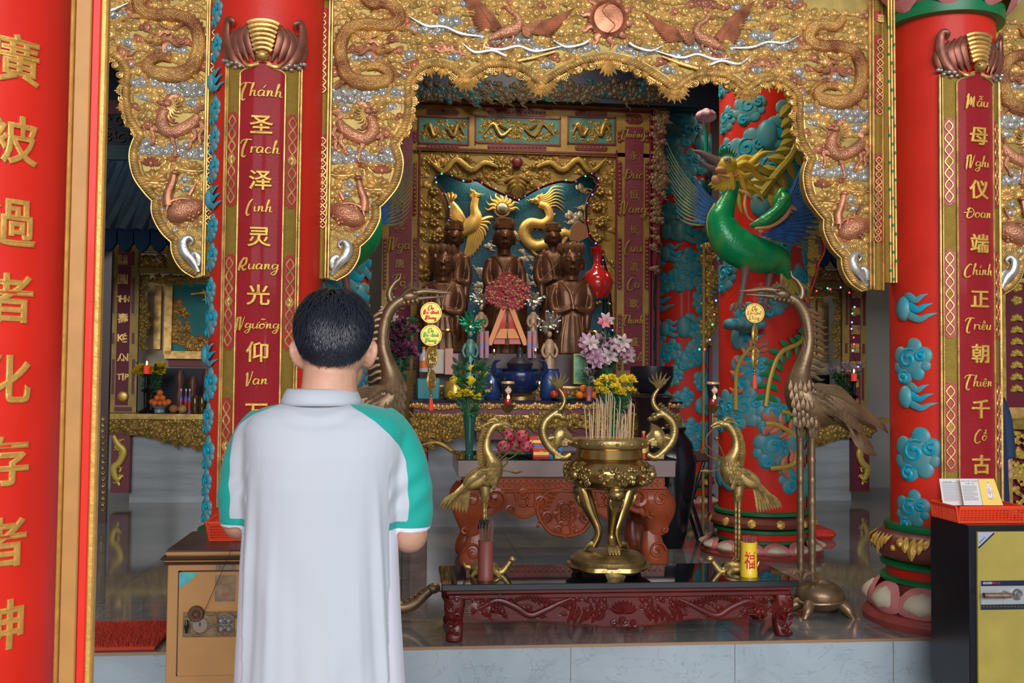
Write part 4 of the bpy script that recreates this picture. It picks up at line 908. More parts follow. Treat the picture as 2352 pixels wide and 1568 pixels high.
# tops of the small cranes stand on the black table top at z .272
sR=Px(YS); sL=Px(YS,lambda x:2808-x,1)
small_crane(sR,'small gilt crane on a tortoise at the right end of the low table','small gilt cranes')
small_crane(sL,'small gilt crane on a tortoise at the left end of the low table','small gilt cranes')
def lamp(q,x,y,lbl):
    """bowl on a rod held in the beak, with a glass tumbler lamp standing in it"""
    t=thing('candle_holder',tuple(q.P(x,y+46)),lbl,'candle holder','lamps held by the small cranes'); k=q.k
    b=MB(); q.t(b,[(x,y+46),(x,y+8)],[1.5,1.8],8,1); part('rod',b,BRS,t)
    c=q.P(x,y); b=MB(); lathe(b,[(2,-12),(6,-10),(11,-4),(16,6),(17.5,7),(14,3),(9,-4),(0,-7)],c,24,mod=lambda th,z:1+.07*abs(math.sin(3*th)) if z>3 else 1); b.V=[c+(v-c)*k for v in b.V]; part('flower_bowl',b,BRS,t)
    lt=thing('tumbler_lamp',tuple(q.P(x,y-4)),lbl.replace('brass bowl on a rod','dark glass tumbler lamp with a diamond label'),'candle','tumbler lamps above the small cranes'); c=q.P(x,y-4)
    def lp(nm,pr,m_,n=24): b=MB(); lathe(b,[(r*k,z*k) for r,z in pr],c,n); return part(nm,b,m_,lt)
    lp('red_glass_base',[(7,0),(9,3),(9,12),(8,17),(11,20)],mat('red_glass',(.25,.01,.01),0,.08,coat=.5)); lp('black_tumbler',[(9,17),(12,30),(14,50),(13.9,54)],BLACK)
    lp('gilt_rim',[(13.9,50),(15,51),(15,55),(13.5,56)],mat('rim_copper_gold',(.9,.5,.2),.6,.2)); 
    b=MB(); p=q.P(x,y-41,15); kk=8*k; b.add([p+np.array(v)*kk for v in ((-1,0,0),(0,0,-1.3),(1,0,0),(0,0,1.3),(-1,.3,0),(0,.3,-1.3),(1,.3,0),(0,.3,1.3))],[(0,1,2,3),(7,6,5,4),(0,4,5,1),(1,5,6,2),(2,6,7,3),(3,7,4,0)]); dp=part('diamond_label',b,mat('label_salmon',(.55,.18,.12),0,.5),lt)
    w_=MB(); chars(w_,'福',0,0,.024); w_.map(lambda v:v+p+np.array([0,-.001,0])); part('label_character',w_,mat('label_ink',(.7,.5,.3),0,.5),dp)
    b=MB(); tube(b,[c+np.array([0,-14*k,z*k]) for z in (17,20,24,28)],np.array([2.5,3.6,2.4,.3])*k,8,3); part('flame',b,mat('flame_glow',(1,.4,.1),0,.5,emit=(1,.36,.1),es=6),lt)
sRl=Px(YS); lamp(sRl,1637,937,'brass bowl on a rod above the right small gilt crane'); lamp(Px(YS),1166,937,'brass bowl on a rod above the left small gilt crane')
# ================================================================ low black-topped table and what stands on it
r4=Rel(4.70); ZT=.272; TX0,TX1,TY0,TY1=.205,1.868,4.67,5.10
t=thing('low_offering_table',(1.036,4.88,0),'low dark rosewood table with a black top and carved apron on the step edge','table')
b=MB(); box(b,(TX0-.02,TY0-.02,.242),(TX1+.02,TY1+.02,ZT),.003); part('black_top',b,mat('black_stone_top',(.006,.006,.009),0,.04),t)
b=MB(); box(b,(TX0,TY0,.222),(TX1,TY1,.242),.004); box(b,(TX0+.01,TY0+.006,.196),(TX1-.01,TY1-.006,.222),.006); part('frame_rail',b,WOODR,t)
b=MB(); P=[]; N=60
for i in range(N+1):
    u=i/N; x=TX0+.12+(TX1-TX0-.24)*u; c=abs(u-.5)*2
    z=.098-.035*max(0,1-(c/.42)**2)-.012*math.cos(u*2*PI*7)*(c>.3)*.7+.03*(max(0,(c-.88)/.12))**2; P.append((x,z))
extr(b,P+[(TX1-.12,.2),(TX0+.12,.2)],TY0+.012,TY0+.04); ap=part('carved_apron',b,WOODR,t)
b=MB(); rr=Rel(TY0+.012)
ax=lambda px_:px_
for k in range(9): 
    a=-PI/2+(k-4)*.3; rr.lf(b,(1432,1408),(1432+34*math.cos(a),1408+30*math.sin(a)),12,d=3,t=.6)
rr.spi(b,1432,1425,13,3,1.5,0,1,3); rr.spi(b,1410,1432,10,2.6,1.4,0,-1,3); rr.spi(b,1455,1432,10,2.6,1.4,PI,1,3)
tube(b,[(x,TY0+.008,.092-.032*max(0,1-(abs((x-XA)/(.83))/.42)**2)) for x in np.linspace(TX0+.2,TX1-.2,60)],.0035,6)
for sx in (-1,1):
    X=lambda v:1432+sx*v
    rr.st(b,[(X(330),1395),(X(290),1378),(X(250),1392),(X(215),1412),(X(180),1400),(X(150),1385),(X(120),1372)],[3,6,7.5,7,6.5,5,1.5],d=4,n=9,sm=6)
    for k in range(26): u=k/25; rr.lf(b,(X(330-210*u),1385+8*math.sin(u*9)),(X(322-210*u),1372+8*math.sin(u*9)),7,d=6,n=4)
    for k in range(7): rr.flame(b,X(335),1395,26,(PI*(.75+.1*k)) if sx<0 else -PI*(.25-.1*k)+0,4,.4,d=5)
    beast_head(rr,b,b,b,X(300),1398,12,-sx)
    random.seed(31)
    for k in range(34):
        xx=random.uniform(40,345); rr.cloud(b,X(xx),random.uniform(1372,1425-(.0 if xx<120 else 10)),random.uniform(4.5,8),random.random(),4,True)
    for k in range(6): rr.lf(b,(X(60+14*k),1425+(k%2)*5),(X(48+14*k),1398-(k%3)*6),10,(6,0),d=4,t=.5)
part('apron_carving',b,WOODR,ap)
for sx in (0,1):
    for sy in (0,1):
        b=MB(); X=TX0+.045 if sx==0 else TX1-.045; Y=TY0+.045 if sy==0 else TY1-.045; o=-1 if sx==0 else 1
        rings=[]
        for z,w,off in ((.2,.062,0),(.17,.066,.004),(.13,.060,.006),(.10,.046,0),(.075,.040,-.008),(.05,.044,-.004),(.025,.052,.004),(.008,.050,.004),(0,.040,.002)):
            rings.append([(X+o*off+w*.75*(abs(math.cos(a))**.6)*(1 if math.cos(a)>0 else -1),Y-(.0 if sy else off)+w*.75*(abs(math.sin(a))**.6)*(1 if math.sin(a)>0 else -1),z) for a in np.arange(16)*PI/8])
        loft(b,rings); lg=part('cabriole_leg',b,WOODR,t)
        if sy==0:
            b=MB(); px0=1042 if sx==0 else 1806; rr2=Rel(TY0+.0); 
            for k in range(5): rr2.spi(b,px0+(-8 if k%2 else 7),1376+19*k,9,2.6,1.4,k,1 if k%2 else -1,2,k=10)
            for k in range(5): rr2.lf(b,(px0,1390+16*k),(px0+(12 if k%2 else -12),1378+16*k),9,d=3)
            part('leg_carving',b,WOODR,lg)
# ---------------------------------------------------------------- censer
CX,CY=W(1398,1200,4.87)[0],4.87; kc=W(1301,400,CY)[0]-W(1300,400,CY)[0]
def cz(y): return W(1398,y,CY)[2]
def cl(nm,pr,m_,root,n=64,mod=None,**k): b=MB(); lathe(b,[(r*kc,cz(y)) for r,y in pr],(CX,CY,0),n,mod=mod,**k); return part(nm,b,m_,root)
ce=thing('bronze_censer',(CX,CY,ZT),'large brass incense burner with dragon handles on three lion legs','censer')
cl('bowl',[(60,1008),(78,1008),(78,1026),(74,1030),(74,1050),(82,1056),(95,1068),(99,1082),(95,1098),(82,1112),(62,1120),(30,1124),(0,1124)][::-1],BRSP,ce)
cl('rim',[(70,1006),(86,1006),(88,1009),(88,1022),(85,1026),(72,1026)],BRS,ce)
rs=MB(); lathe(rs,[(0,cz(1012)),(75*kc,cz(1012))],(CX,CY,0),32,cap=False); part('incense_sand',rs,mat('sand_ash',(.35,.30,.24),0,.9,.3,60),ce)
def oncirc(mb,fn,R,y0): # map flat relief coordinates (u px, v px, d px) onto the belly
    return None
b=MB()
for k in range(16):
    a=k*PI/8-PI/2; p=np.array([CX+87.5*kc*math.cos(a),CY+87.5*kc*math.sin(a),cz(1016)]); ball(b,p,(4.5*kc,4.5*kc,4*kc),8,5)
    p2=p+0; 
part('rim_studs',b,BRS,ce)
b=MB()
random.seed(4)
def belly(u,v): # u angle, v 0..1 down -> point, normal
    yy=1062+46*v; r=np.interp(yy,[1056,1068,1082,1098,1112],[82,95,99,95,82])*kc; a=u-PI/2; return np.array([CX+r*math.cos(a),CY+r*math.sin(a),cz(yy)]),np.array([math.cos(a),math.sin(a),0])
for panel in range(6):
    u0=panel*PI/3
    for k in range(26):
        u=u0+random.uniform(-.42,.42); v=random.uniform(.05,.95); c,n_=belly(u,v); s=np.cross(n_,(0,0,1)); R_=random.uniform(4,7.5)*kc; pts=[c+n_*(2+j*.15)*kc+(s*math.cos(j*.6)+np.array([0,0,1])*math.sin(j*.6))*R_*(1-j/16) for j in range(14)]; tube(b,pts,np.linspace(1.2,2.6,14)*kc,5)
    for k in range(10):
        u=u0+(k/9-.5)*.8; c,n_=belly(u,.5+.35*math.sin(k*1.3)); ball(b,c+n_*2*kc,(5*kc,5*kc,5*kc),8,6)
    c,n_=belly(u0,.5); ball(b,c+n_*2*kc,(10*kc,8*kc,10*kc),12,8)
    s=np.cross(n_,(0,0,1))
    for sg in (-1,1):
        ball(b,c+n_*9*kc+s*sg*4*kc+np.array([0,0,3*kc]),2.2*kc,8,6); tube(b,[c+n_*7*kc+s*sg*3*kc+np.array([0,0,7*kc]),c+n_*5*kc+s*sg*9*kc+np.array([0,0,12*kc]),c+n_*3*kc+s*sg*13*kc+np.array([0,0,9*kc])],np.array([2.4,2,.6])*kc,6,3)
    tube(b,[c+n_*9*kc-s*5*kc-np.array([0,0,3*kc]),c+n_*11*kc-np.array([0,0,5*kc]),c+n_*9*kc+s*5*kc-np.array([0,0,3*kc])],np.array([1.4,1.8,1.4])*kc,6,3)
part('belly_relief',b,BRS,ce)
for sg in (-1,1):
    fx=(lambda x:x) if sg<0 else (lambda x:2*1398-x); q=Px(CY,fx); b=MB()
    q.t(b,[(1310,1042),(1292,1050),(1270,1034),(1253,1012),(1247,988),(1254,966),(1272,950),(1288,938),(1296,922),(1293,906),(1284,893)],[7,9,10,10.5,10,9.5,8.5,7,5.5,5,4],14,6)
    hd=part('dragon_handle',b,BRS,ce); b=MB()
    for k,a in enumerate(np.linspace(-2.5,-.5,6)): q.t(b,[(1284,893),(1284+12*math.cos(a)-2,888+12*math.sin(a)),(1282+22*math.cos(a),884+22*math.sin(a)+2),(1280+30*math.cos(a),880+27*math.sin(a))],[3.4,3,2.2,.5],6)
    q.t(b,[(1284,893),(1275,884),(1268,878),(1270,870),(1276,873)],[4,3.6,3,2,1],6)
    part('flame_tail',b,BRS,hd); b=MB()
    q.t(b,[(1256,1008),(1272,1004),(1290,1006),(1314,1016)],[7,8,9,8],10); q.t(b,[(1266,952),(1282,952),(1294,958)],[8,9,9],10)
    for k in range(16):
        u=k/15; x=np.interp(u,[0,.3,.6,1],[1262,1245,1249,1284]); y=np.interp(u,[0,.3,.6,1],[1034,1000,960,932]); q.l(b,(x,y),(x-9,y-7),8,.5)
    part('back_spines',b,BRS,hd); b=MB(); q.b(b,1292,957,0,11,10,9,.2,12,8); q.b(b,1303,962,0,7,8,5,0,10,6)
    for d in (-1,1): q.b(b,1292,953,d*9,3,3,3,0,8,5); q.t(b,[(1286,948,d*6),(1280,940,d*9),(1272,938,d*9)],[2.4,2,.5],6)
    part('dragon_face',b,BRS,hd); b=MB()
    for k in range(12): a=PI*.9+k*.16; q.t(b,[(1298,985,-6+k),(1298+14*math.cos(a-1.2),992+10*math.sin(a-1.2),-6+k),(1272+2.2*k,1006+9*math.sin(k*.8),-6+k)],[4,3,.6],6)
    for k in range(9): q.t(b,[(1274+3*k,996+4*k,4),(1286+3*k,982+2.5*k,5),(1302,972+3*k,3)],[3,3.6,.6],6)
    q.b(b,1284,1004,0,18,11,27,.4,14,10)
    for k in range(14): q.t(b,[(1272+2*k,985+3*k,-10),(1284+2.2*k,984+2.6*k,-13),(1296+1.5*k,978+3.4*k,-8)],[2.4,2.4,.5],6); part('dragon_mane',b,BRS,hd); b=MB()
    for (x,y) in ((1296,1016),(1280,1046)): p=q.P(x,y); s_=9*q.k; box(b,p-s_,p+s_,s_*.3); q.t(b,[(x+5*math.cos(a*1.)*(1-a/14),y+5*math.sin(a)*(1-a/14),-10) for a in np.linspace(0,10,16)],[1.4]*16,5,1)
    part('bracket',b,BRS,hd)
# legs
for k in range(3):
    a=-PI/2+k*2*PI/3+.05; u=np.array([math.cos(a),math.sin(a),0]); c0=np.array([CX,CY,0])
    def lp(r,y): return c0+u*r*kc+np.array([0,0,cz(y)])
    b=MB(); tube(b,[lp(62,1112),lp(60,1130),lp(50,1158),lp(36,1190),lp(24,1218),lp(26,1236),lp(36,1254)],np.array([17,19,17,12,9,9,11])*kc,14,5)
    lg=part('lion_leg',b,BRSP,ce); b=MB()
    ball(b,lp(66,1128),(19*kc,)*2+(15*kc,),14,9); s=np.cross(u,(0,0,1))
    for sg in (-1,1):
        ball(b,lp(80,1124)+s*sg*7*kc,3.5*kc,8,6); tube(b,[lp(72,1118)+s*sg*8*kc,lp(74,1108)+s*sg*16*kc,lp(66,1106)+s*sg*22*kc],np.array([4,3,1])*kc,7,3)
        for j in range(5): tube(b,[lp(66,1132+3*j)+s*sg*(10+1*j)*kc,lp(68,1146+3*j)+s*sg*(15-1*j)*kc,lp(60,1156+3*j)+s*sg*(11-2*j)*kc],np.array([3,3.4,1])*kc,6,3)
    ball(b,lp(84,1134),(7*kc,7*kc,4*kc),10,6)
    for j in range(6): tube(b,[lp(80,1140)+s*(j-2.5)*4*kc,lp(74,1156)+s*(j-2.5)*3*kc],np.array([2.6,.8])*kc,6)
    part('lion_mask',b,BRS,lg); b=MB()
    for j in range(4): tube(b,[lp(34,1250)+s*(j-1.5)*5*kc,lp(44,1252)+s*(j-1.5)*6.5*kc,lp(52,1262)+s*(j-1.5)*7*kc],np.array([6,6,4])*kc,8,3); ball(b,lp(53,1263)+s*(j-1.5)*7*kc,3.4*kc,8,5)
    for j in range(7): ball(b,lp(30+2*math.sin(j),1200+6*j),(4*kc,)*3,8,5)
    part('claw_foot',b,BRS,lg)
cl('stand_disc',[(0,1292),(84,1292),(86,1288),(86,1280),(78,1274),(70,1268),(20,1266),(0,1266)],BRS,ce)
cl('stand_skirt',[(60,1308),(80,1306),(90,1299),(88,1290),(70,1288)],BRS,ce,mod=lambda th,z:1+.07*math.cos(6*th+.6))
for k in range(3):
    a=-PI/2+k*2*PI/3; b=MB(); c=np.array([CX,CY,0]); u=np.array([math.cos(a),math.sin(a),0]); s=np.array([-math.sin(a),math.cos(a),0]); R3=np.array([s,u,[0,0,1]]).T
    loft(b,[[c+u*(r+d)*kc+s*w*kc+np.array([0,0,cz(y)]) for w,d in ((-wd,-6),(-wd,5),(-wd*.4,9),(wd*.4,9),(wd,5),(wd,-6))] for y,r,wd in ((1296,74,26),(1312,76,20),(1324,70,15),(1334,72,19),(1341,74,19))]); part('stand_foot',b,BRS,ce)
# ---------------------------------------------------------------- incense sticks, one by one
ST=mat('incense_stick_tan',(.62,.42,.22),0,.7); STR=mat('incense_stick_red_end',(.5,.05,.1),0,.7); ASH=mat('ash_grey',(.3,.29,.28),0,.9)
rng=random.Random(9)
tops=[(1350,938,1356),(1361,946,1364),(1372,930,1369),(1379,922,1376),(1383,926,1380),(1388,918,1384),(1394,930,1390),(1398,934,1396),(1402,907,1398),(1408,909,1404),(1412,915,1410),(1417,912,1413),(1423,922,1420),(1430,950,1427),(1436,920,1431),(1440,962,1436),(1443,957,1439),(1448,950,1446),(1450,958,1447),(1460,925,1457),(1463,922,1461),(1470,938,1466),(1452,978,1450),(1386,940,1383),(1391,925,1394),(1366,960,1368),(1445,985,1441),(1432,975,1434),(1405,928,1407),(1456,940,1452)]
tops=[(1398+(x-1408)*.95,y,1398+(b_-1408)*.95) for x,y,b_ in tops]
for i,(xt,yt,xb) in enumerate(tops):
    dz=rng.uniform(-.055,.055); q=Px(CY+dz); b=MB(); s_=thing('incense_stick',tuple(q.P(xb,1012)),'thin tan incense stick standing among the others in the brass burner','incense stick','incense sticks in the brass burner')
    q.t(b,[(xb,1014),((xb+xt)/2+rng.uniform(-.6,.6),(1012+yt)/2),(xt,yt)],[1.25,1.3,1.2],6,3); part('stick',b,ST,s_)
    b=MB(); q.t(b,[(xt,yt),(xt-.5,yt-5),(xt-rng.uniform(1,5),yt-rng.uniform(8,13))],[1.2,1.1,.6],6,3); part('ash_tip',b,ASH,s_)
# ---------------------------------------------------------------- incense pots
def pot(x,y0,y1,rx,m_,lbl,Y,n,tipm,h,spread,burn=False,gl=None):
    q=Px(Y); k=q.k; c=q.P(x,y1); t=thing('incense_pot',(c[0],Y,ZT),lbl,'incense pot'); H=(y1-y0)*k; r=rx*k
    b=MB(); lathe(b,[(0,0),(r*1.04,0),(r*1.04,H*.14),(r,H*.16),(r*.98,H*.96),(r*1.02,H*.965),(r*1.02,H),(r*.86,H),(r*.84,H*.8),(0,H*.8)],(c[0],Y,ZT),32); bd=part('tube_body',b,m_,t)
    if gl:
        g=MB(); V,Fc=glyph(gl,.01,.02,.004); s=rx*1.75*k
        V2=np.column_stack([V[:,0]*s*.8-.2*r,-V[:,2]*.02,V[:,1]*s*1.3]); wf=wrapcyl(c[0],Y,r*1.002); g.add(np.column_stack([V2[:,0],V2[:,1]-.0006,V2[:,2]+ZT+H*.5]),Fc).map(wf); part('red_character',g,mat('pot_red_ink',(.6,.02,.02),0,.5),bd)
    b=MB(); rg=random.Random(3)
    for i in range(n):
        a=rg.uniform(0,2*PI); rr=r*.7*math.sqrt(rg.random()); p=np.array([c[0]+rr*math.cos(a),Y+rr*math.sin(a),ZT+H*.7]); e=p+np.array([math.cos(a)*rr*spread,math.sin(a)*rr*spread,H*.3+h*rg.uniform(.6,1)*k]); tube(b,[p,e],[.0012,.001],5)
    o=part('stick_bundle',b,tipm,t); o['kind']='stuff'
    if burn:
        b=MB()
        for i in range(40): ball(b,(c[0]-r*.25+rg.uniform(-.6,.6)*r,Y+rg.uniform(-.6,.6)*r,ZT+H+h*k*rg.uniform(.55,.95)),rg.uniform(2,5)*k,6,4)
        part('charred_tips',b,mat('charcoal',(.01,.01,.012),0,.8,bump=.8,bs=200),t)
pot(1115,1242,1328,17,mat('brown_bamboo',(.23,.06,.045),0,.45,.2,20,stretch=(1,1,.1)),'brown bamboo incense pot with charred sticks at the left of the low table',4.76,70,mat('brown_sticks',(.25,.11,.08),0,.7),46,.55,True)
pot(1720,1248,1326,18.5,mat('yellow_card_tube',(.85,.55,.03),0,.35),'yellow incense pot with a red character at the right of the low table',4.77,60,mat('red_brown_sticks',(.30,.10,.07),0,.7),14,.3,False,'福')
# ================================================================ the man in the white polo shirt, seen from behind, hands joined in front of the chest
YM=2.14; qm=Px(YM); km=qm.k; mp=qm.P
SKIN=mat('skin',(.62,.33,.22),0,.5,.12,30,.15,300); 
man=thing('person',(W(750,900,YM)[0],YM,-.31),'person in a white polo shirt with teal shoulders, seen from behind, praying','person')
def C3(px,py,dy): p=mp(px,py); p[1]+=dy; return p
b=MB()
hc=C3(766,776,.015)
ball(b,hc,(.077,.094,.094),32,22); ball(b,C3(766,835,.050),(.062,.062,.080),24,16); ball(b,C3(766,868,.085),(.034,.034,.030),16,10)   # cranium, jaw, chin
tube(b,[C3(760,800,.02),C3(758,860,.004),C3(756,905,-.008),C3(752,960,-.01)],[.056,.057,.061,.080],24,5)
tube(b,[C3(766,800,.105),C3(766,822,.122),C3(766,832,.122)],[.008,.014,.013],10,3)    # nose
for s in (-1,1):
    ball(b,C3(766+s*30,800,.098),(.014,.008,.008),10,8); tube(b,[C3(766+s*12,788,.104),C3(766+s*30,783,.106),C3(766+s*48,788,.09)],.005,8,3)
    ex=766+s*82; er=MB(); 
    tube(er,[C3(ex-s*6,842,.020),C3(ex+s*4,832,.006),C3(ex+s*12,808,-.004),C3(ex+s*10,790,.002),C3(ex,786,.014)],[.0062,.0072,.0080,.0075,.006],10,5)
    ball(er,C3(ex-s*1,818,.012),(.008,.014,.022),12,10); ball(er,C3(ex-s*2,836,.016),(.0075,.008,.009),10,8); b.join(er)
for yy,r in ((851,.0052),(856,.006)): tube(b,[C3(748,yy,.104),C3(766,yy-1,.110),C3(784,yy,.104)],r,8,3)
# torso inside the shirt
loft(b,[[C3(cx+hw*math.cos(a),y,d0+dd*math.sin(a)) for a in np.arange(24)*PI/12] for cx,y,hw,dd,d0 in ((755,930,90,.06,0),(755,960,150,.085,0),(752,1050,165,.10,0),(745,1250,140,.095,0),(738,1450,140,.095,0),(736,1600,135,.09,0),(735,1640,120,.09,0))])
# arms, elbows bent, forearms going forward and inward to the joined hands
def arm(s,sh,el,pts):
    tube(b,[sh]+pts,[.052,.046,.042,.040,.038,.034,.027,.024][:len(pts)+1],16,5)
hx=750; handz=C3(hx,1120,.30)
armsR=[C3(905,1010,0),C3(932,1120,-.015),C3(942,1205,-.01),C3(938,1232,.03),C3(905,1212,.12),C3(850,1180,.19),C3(793,1150,.25)]
armsL=[C3(590,1010,0),C3(560,1120,-.01),C3(550,1185,0),C3(553,1203,.04),C3(590,1195,.12),C3(650,1170,.19),C3(707,1150,.25)]
for A in (armsR,armsL): tube(b,A,[.040,.037,.036,.039,.037,.030,.024],18,6)
for s,x0 in ((1,772),(-1,728)):
    P0=C3(x0+s*14,1145,.26); 
    loft(b,[[C3(x0+s*(14-10*t)+11*math.cos(a),1150-75*t,.255+.05*t+.034*math.sin(a)*(1-.1*t)) for a in np.arange(14)*PI/7] for t in np.linspace(0,1,6)])
    for k,(dy,L) in enumerate(((-.027,62),(-.009,74),(.009,70),(.027,54))):
        tube(b,[C3(x0+s*4,1080,.305+dy),C3(x0+s*3,1080-L*.45,.312+dy*.96),C3(x0+s*1,1080-L*.75,.316+dy*.9),C3(x0-s*2,1080-L,.318+dy*.85)],[.0088,.0085,.0078,.0058],10,4)
    tube(b,[C3(x0+s*12,1135,.225),C3(x0+s*8,1110,.215),C3(x0+s*4,1085,.222),C3(x0+s*2,1068,.232)],[.012,.0105,.0095,.007],10,4)
# legs and feet inside the trousers
for s in (-1,1):
    X=W(738,1500,YM)[0]+s*.085; tube(b,[(X,YM,.58),(X,YM,.42),(X*1.0,YM+.01,.15),(X,YM,-.05),(X,YM-.01,-.24)],[.075,.072,.058,.05,.04],16,4); ball(b,(X,YM+.05,-.275),(.042,.12,.032),16,10)
bd=part('body',remesh(b,.0042,3),SKIN,man,sharp=180)
# ---------------------------------------------------------------- shirt
b=MB()
Tr=[(742,914,58,.052,.002),(741,924,86,.064,0),(743,936,140,.084,-.004),(746,955,172,.098,-.006),(748,985,190,.112,-.008),(745,1040,186,.120,-.012),(741,1110,180,.122,-.014),(737,1200,176,.122,-.012),(735,1300,182,.124,-.01),(735,1400,186,.128,-.008),(735,1500,192,.134,-.006),(736,1600,198,.14,-.004),(736,1700,202,.142,-.002)]
def rg(cx,y,hw,dd,d0,n=40): return [C3(cx+hw*(abs(math.cos(a))**.82)*(1 if math.cos(a)>0 else -1),y,d0+dd*(abs(math.sin(a))**.9)*(1 if math.sin(a)>0 else -1)) for a in np.arange(n)*2*PI/n]
loft(b,[rg(*q) for q in Tr])
tube(b,[C3(862,968,0),C3(892,1000,-.004),C3(918,1050,-.006),C3(936,1110,-.008),C3(942,1165,-.006),C3(940,1211,.0)],np.array([48,54,56,53,51,48])*km,24,5)
tube(b,[C3(620,968,0),C3(596,1000,-.004),C3(574,1050,-.004),C3(558,1110,-.004),C3(554,1160,0),C3(556,1204,.002)],np.array([46,52,53,51,49,46])*km,24,5)
sh=remesh(b,.0052,6); V=sh.arr()
Xp=np.array([PR((v[0],YM,v[2])) for v in V[:,:]]); u,vv=Xp[:,0],Xp[:,1]
ns=np.zeros_like(V)
cx=np.interp(vv,[900,1000,1200,1600],[745,745,737,736]); back=(V[:,1]<YM).astype(float)
arm_=((u>np.interp(vv,[1000,1080,1215],[905,897,894]))|(u<np.interp(vv,[1000,1080,1215],[590,582,572])))&(vv>1000)
w=np.clip((vv-1010)/450,0,1)*~arm_
fold=0
for x0,amp,wd,sl,st in ((588,.006,7,-.05,1060),(606,-.004,9,-.04,1050),(640,.0045,13,-.02,1150),(690,-.003,14,.0,1250),(868,.006,7,.05,1060),(848,-.004,10,.05,1100),(880,.005,6,.07,1200),(820,.0035,13,.03,1180),(770,.003,16,.01,1320),(900,.005,6,.06,1300),(570,.005,6,-.06,1250),(730,.003,18,.0,1400)):
    xx=x0+sl*(vv-1100); fold=fold+amp*np.exp(-((u-xx)/wd)**2)*np.clip((vv-st)/200,0,1)
fold=fold*(~arm_)
rr_=(np.hypot((u-735)*.8,(vv-880)*1.0)); cres=.0035*np.sin((rr_-60)/7.5)*np.exp(-((rr_-78)/26)**2)*(abs(u-738)<105)
arf=.003*np.sin((vv+(u-900)*.9)/11)*np.exp(-((vv-1120)/60)**2)*arm_
dsp=(fold+cres+arf)*back+ .0012*np.sin(u/23+np.sin(vv/60)*2)*w
V[:,1]-=dsp; V[:,0]+=np.sign(u-738)*dsp*.4
sh.V=[V]
bl=np.array([(505,1300),(536,1196),(536,1054),(542,995),(556,972),(585,951),(620,938),(663,921),(690,900)]); br=np.array([(800,900),(803,926),(835,944),(865,964),(895,991),(918,1019),(933,1054),(939,1143),(936,1208),(934,1300)])
def sd(pl,uu,vw,side):
    best=np.full(len(uu),1e9); sg=np.ones(len(uu))
    for (x1,y1),(x2,y2) in zip(pl[:-1],pl[1:]):
        dx,dy=x2-x1,y2-y1; t=np.clip(((uu-x1)*dx+(vw-y1)*dy)/(dx*dx+dy*dy),0,1); px_,py_=uu-(x1+t*dx),vw-(y1+t*dy); d=np.hypot(px_,py_); cr=dx*py_-dy*px_; m=d<best; best=np.where(m,d,best); sg=np.where(m,np.sign(cr),sg)
    return best*sg*side
t1=sd(bl,u,vv,-1); t2=sd(br,u,vv,-1)
hemL=vv-1184.; hemR=vv-1190.
teal=np.maximum(t1,t2)
teal=np.maximum(teal,np.where(arm_&(u<640),hemL,-50)); teal=np.maximum(teal,np.where(arm_&(u>800),hemR,-50))
pipe=np.where(arm_,np.where(u<640,hemL,hemR)-16.,-50)
m=bpy.data.materials.new('polo_fabric'); m.use_nodes=True; nt=m.node_tree; N=nt.nodes; L=nt.links; bs=N['Principled BSDF']; bs.inputs['Roughness'].default_value=.75; bs.inputs['Sheen Weight'].default_value=.15
def thr(attr,a,c2,prev):
    at=N.new('ShaderNodeAttribute'); at.attribute_name=attr; mr=N.new('ShaderNodeMapRange'); mr.inputs['From Min'].default_value=-.7; mr.inputs['From Max'].default_value=.7; L.new(at.outputs['Fac'],mr.inputs['Value'])
    mx=N.new('ShaderNodeMix'); mx.data_type='RGBA'; L.new(mr.outputs['Result'],mx.inputs['Factor']); mx.inputs['B'].default_value=(*c2,1)
    if isinstance(prev,tuple): mx.inputs['A'].default_value=(*prev,1)
    else: L.new(prev,mx.inputs['A'])
    return mx.outputs['Result']
o_=thr('teal',0,(.0,.33,.27),(.47,.50,.55)); o_=thr('pipe',0,(.75,.75,.85),o_); L.new(o_,bs.inputs['Base Color'])
tn=N.new('ShaderNodeTexNoise'); tn.inputs['Scale'].default_value=900; bp=N.new('ShaderNodeBump'); bp.inputs['Strength'].default_value=.15; bp.inputs['Distance'].default_value=.001; L.new(tn.outputs['Fac'],bp.inputs['Height']); L.new(bp.outputs['Normal'],bs.inputs['Normal'])
so=part('polo_shirt',sh,m,man,sharp=180); set_attr(so,'teal',teal); set_attr(so,'pipe',pipe)
b=MB(); R_=[]
for y,hw,dd,d0 in ((930,96,.088,-.004),(918,92,.086,-.004),(906,87,.082,-.003),(896,82,.077,.0),(892,79,.073,.003),(895,76,.067,.005),(906,76,.064,.004),(926,80,.064,.002)):
    R_.append([C3(739+hw*math.cos(a),y+7*math.sin(a)*0-(12 if math.sin(a)>0.3 else 0)*0,d0+dd*math.sin(a)) for a in np.arange(48)*PI/24])
loft(b,R_,cap=False,loop=True); part('collar',b,mat('collar_cloth',(.47,.50,.55),0,.75,.03,30,.1,600),so,sharp=180)
b=MB(); X0=W(737,1500,YM)[0]
loft(b,[[(X0+.165*math.cos(a),YM+.12*math.sin(a),z) for a in np.arange(24)*PI/12] for z in (.66,.5)])
for s in (-1,1): tube(b,[(X0+s*.08,YM,.55),(X0+s*.092,YM,.25),(X0+s*.095,YM,0),(X0+s*.095,YM,-.26)],[.10,.085,.072,.068],20,4)
part('dark_trousers',remesh(b,.009,3),mat('trouser_cloth',(.02,.022,.03),0,.8),man,sharp=180)
for s in (-1,1): b=MB(); ball(b,(X0+s*.095,YM+.045,-.265),(.052,.14,.045),20,12); b.V=[np.column_stack([v[:,0],v[:,1],np.maximum(v[:,2],-.308)]) for v in b.V]; part('shoe',b,mat('shoe_black',(.015,.015,.016),0,.5),man)
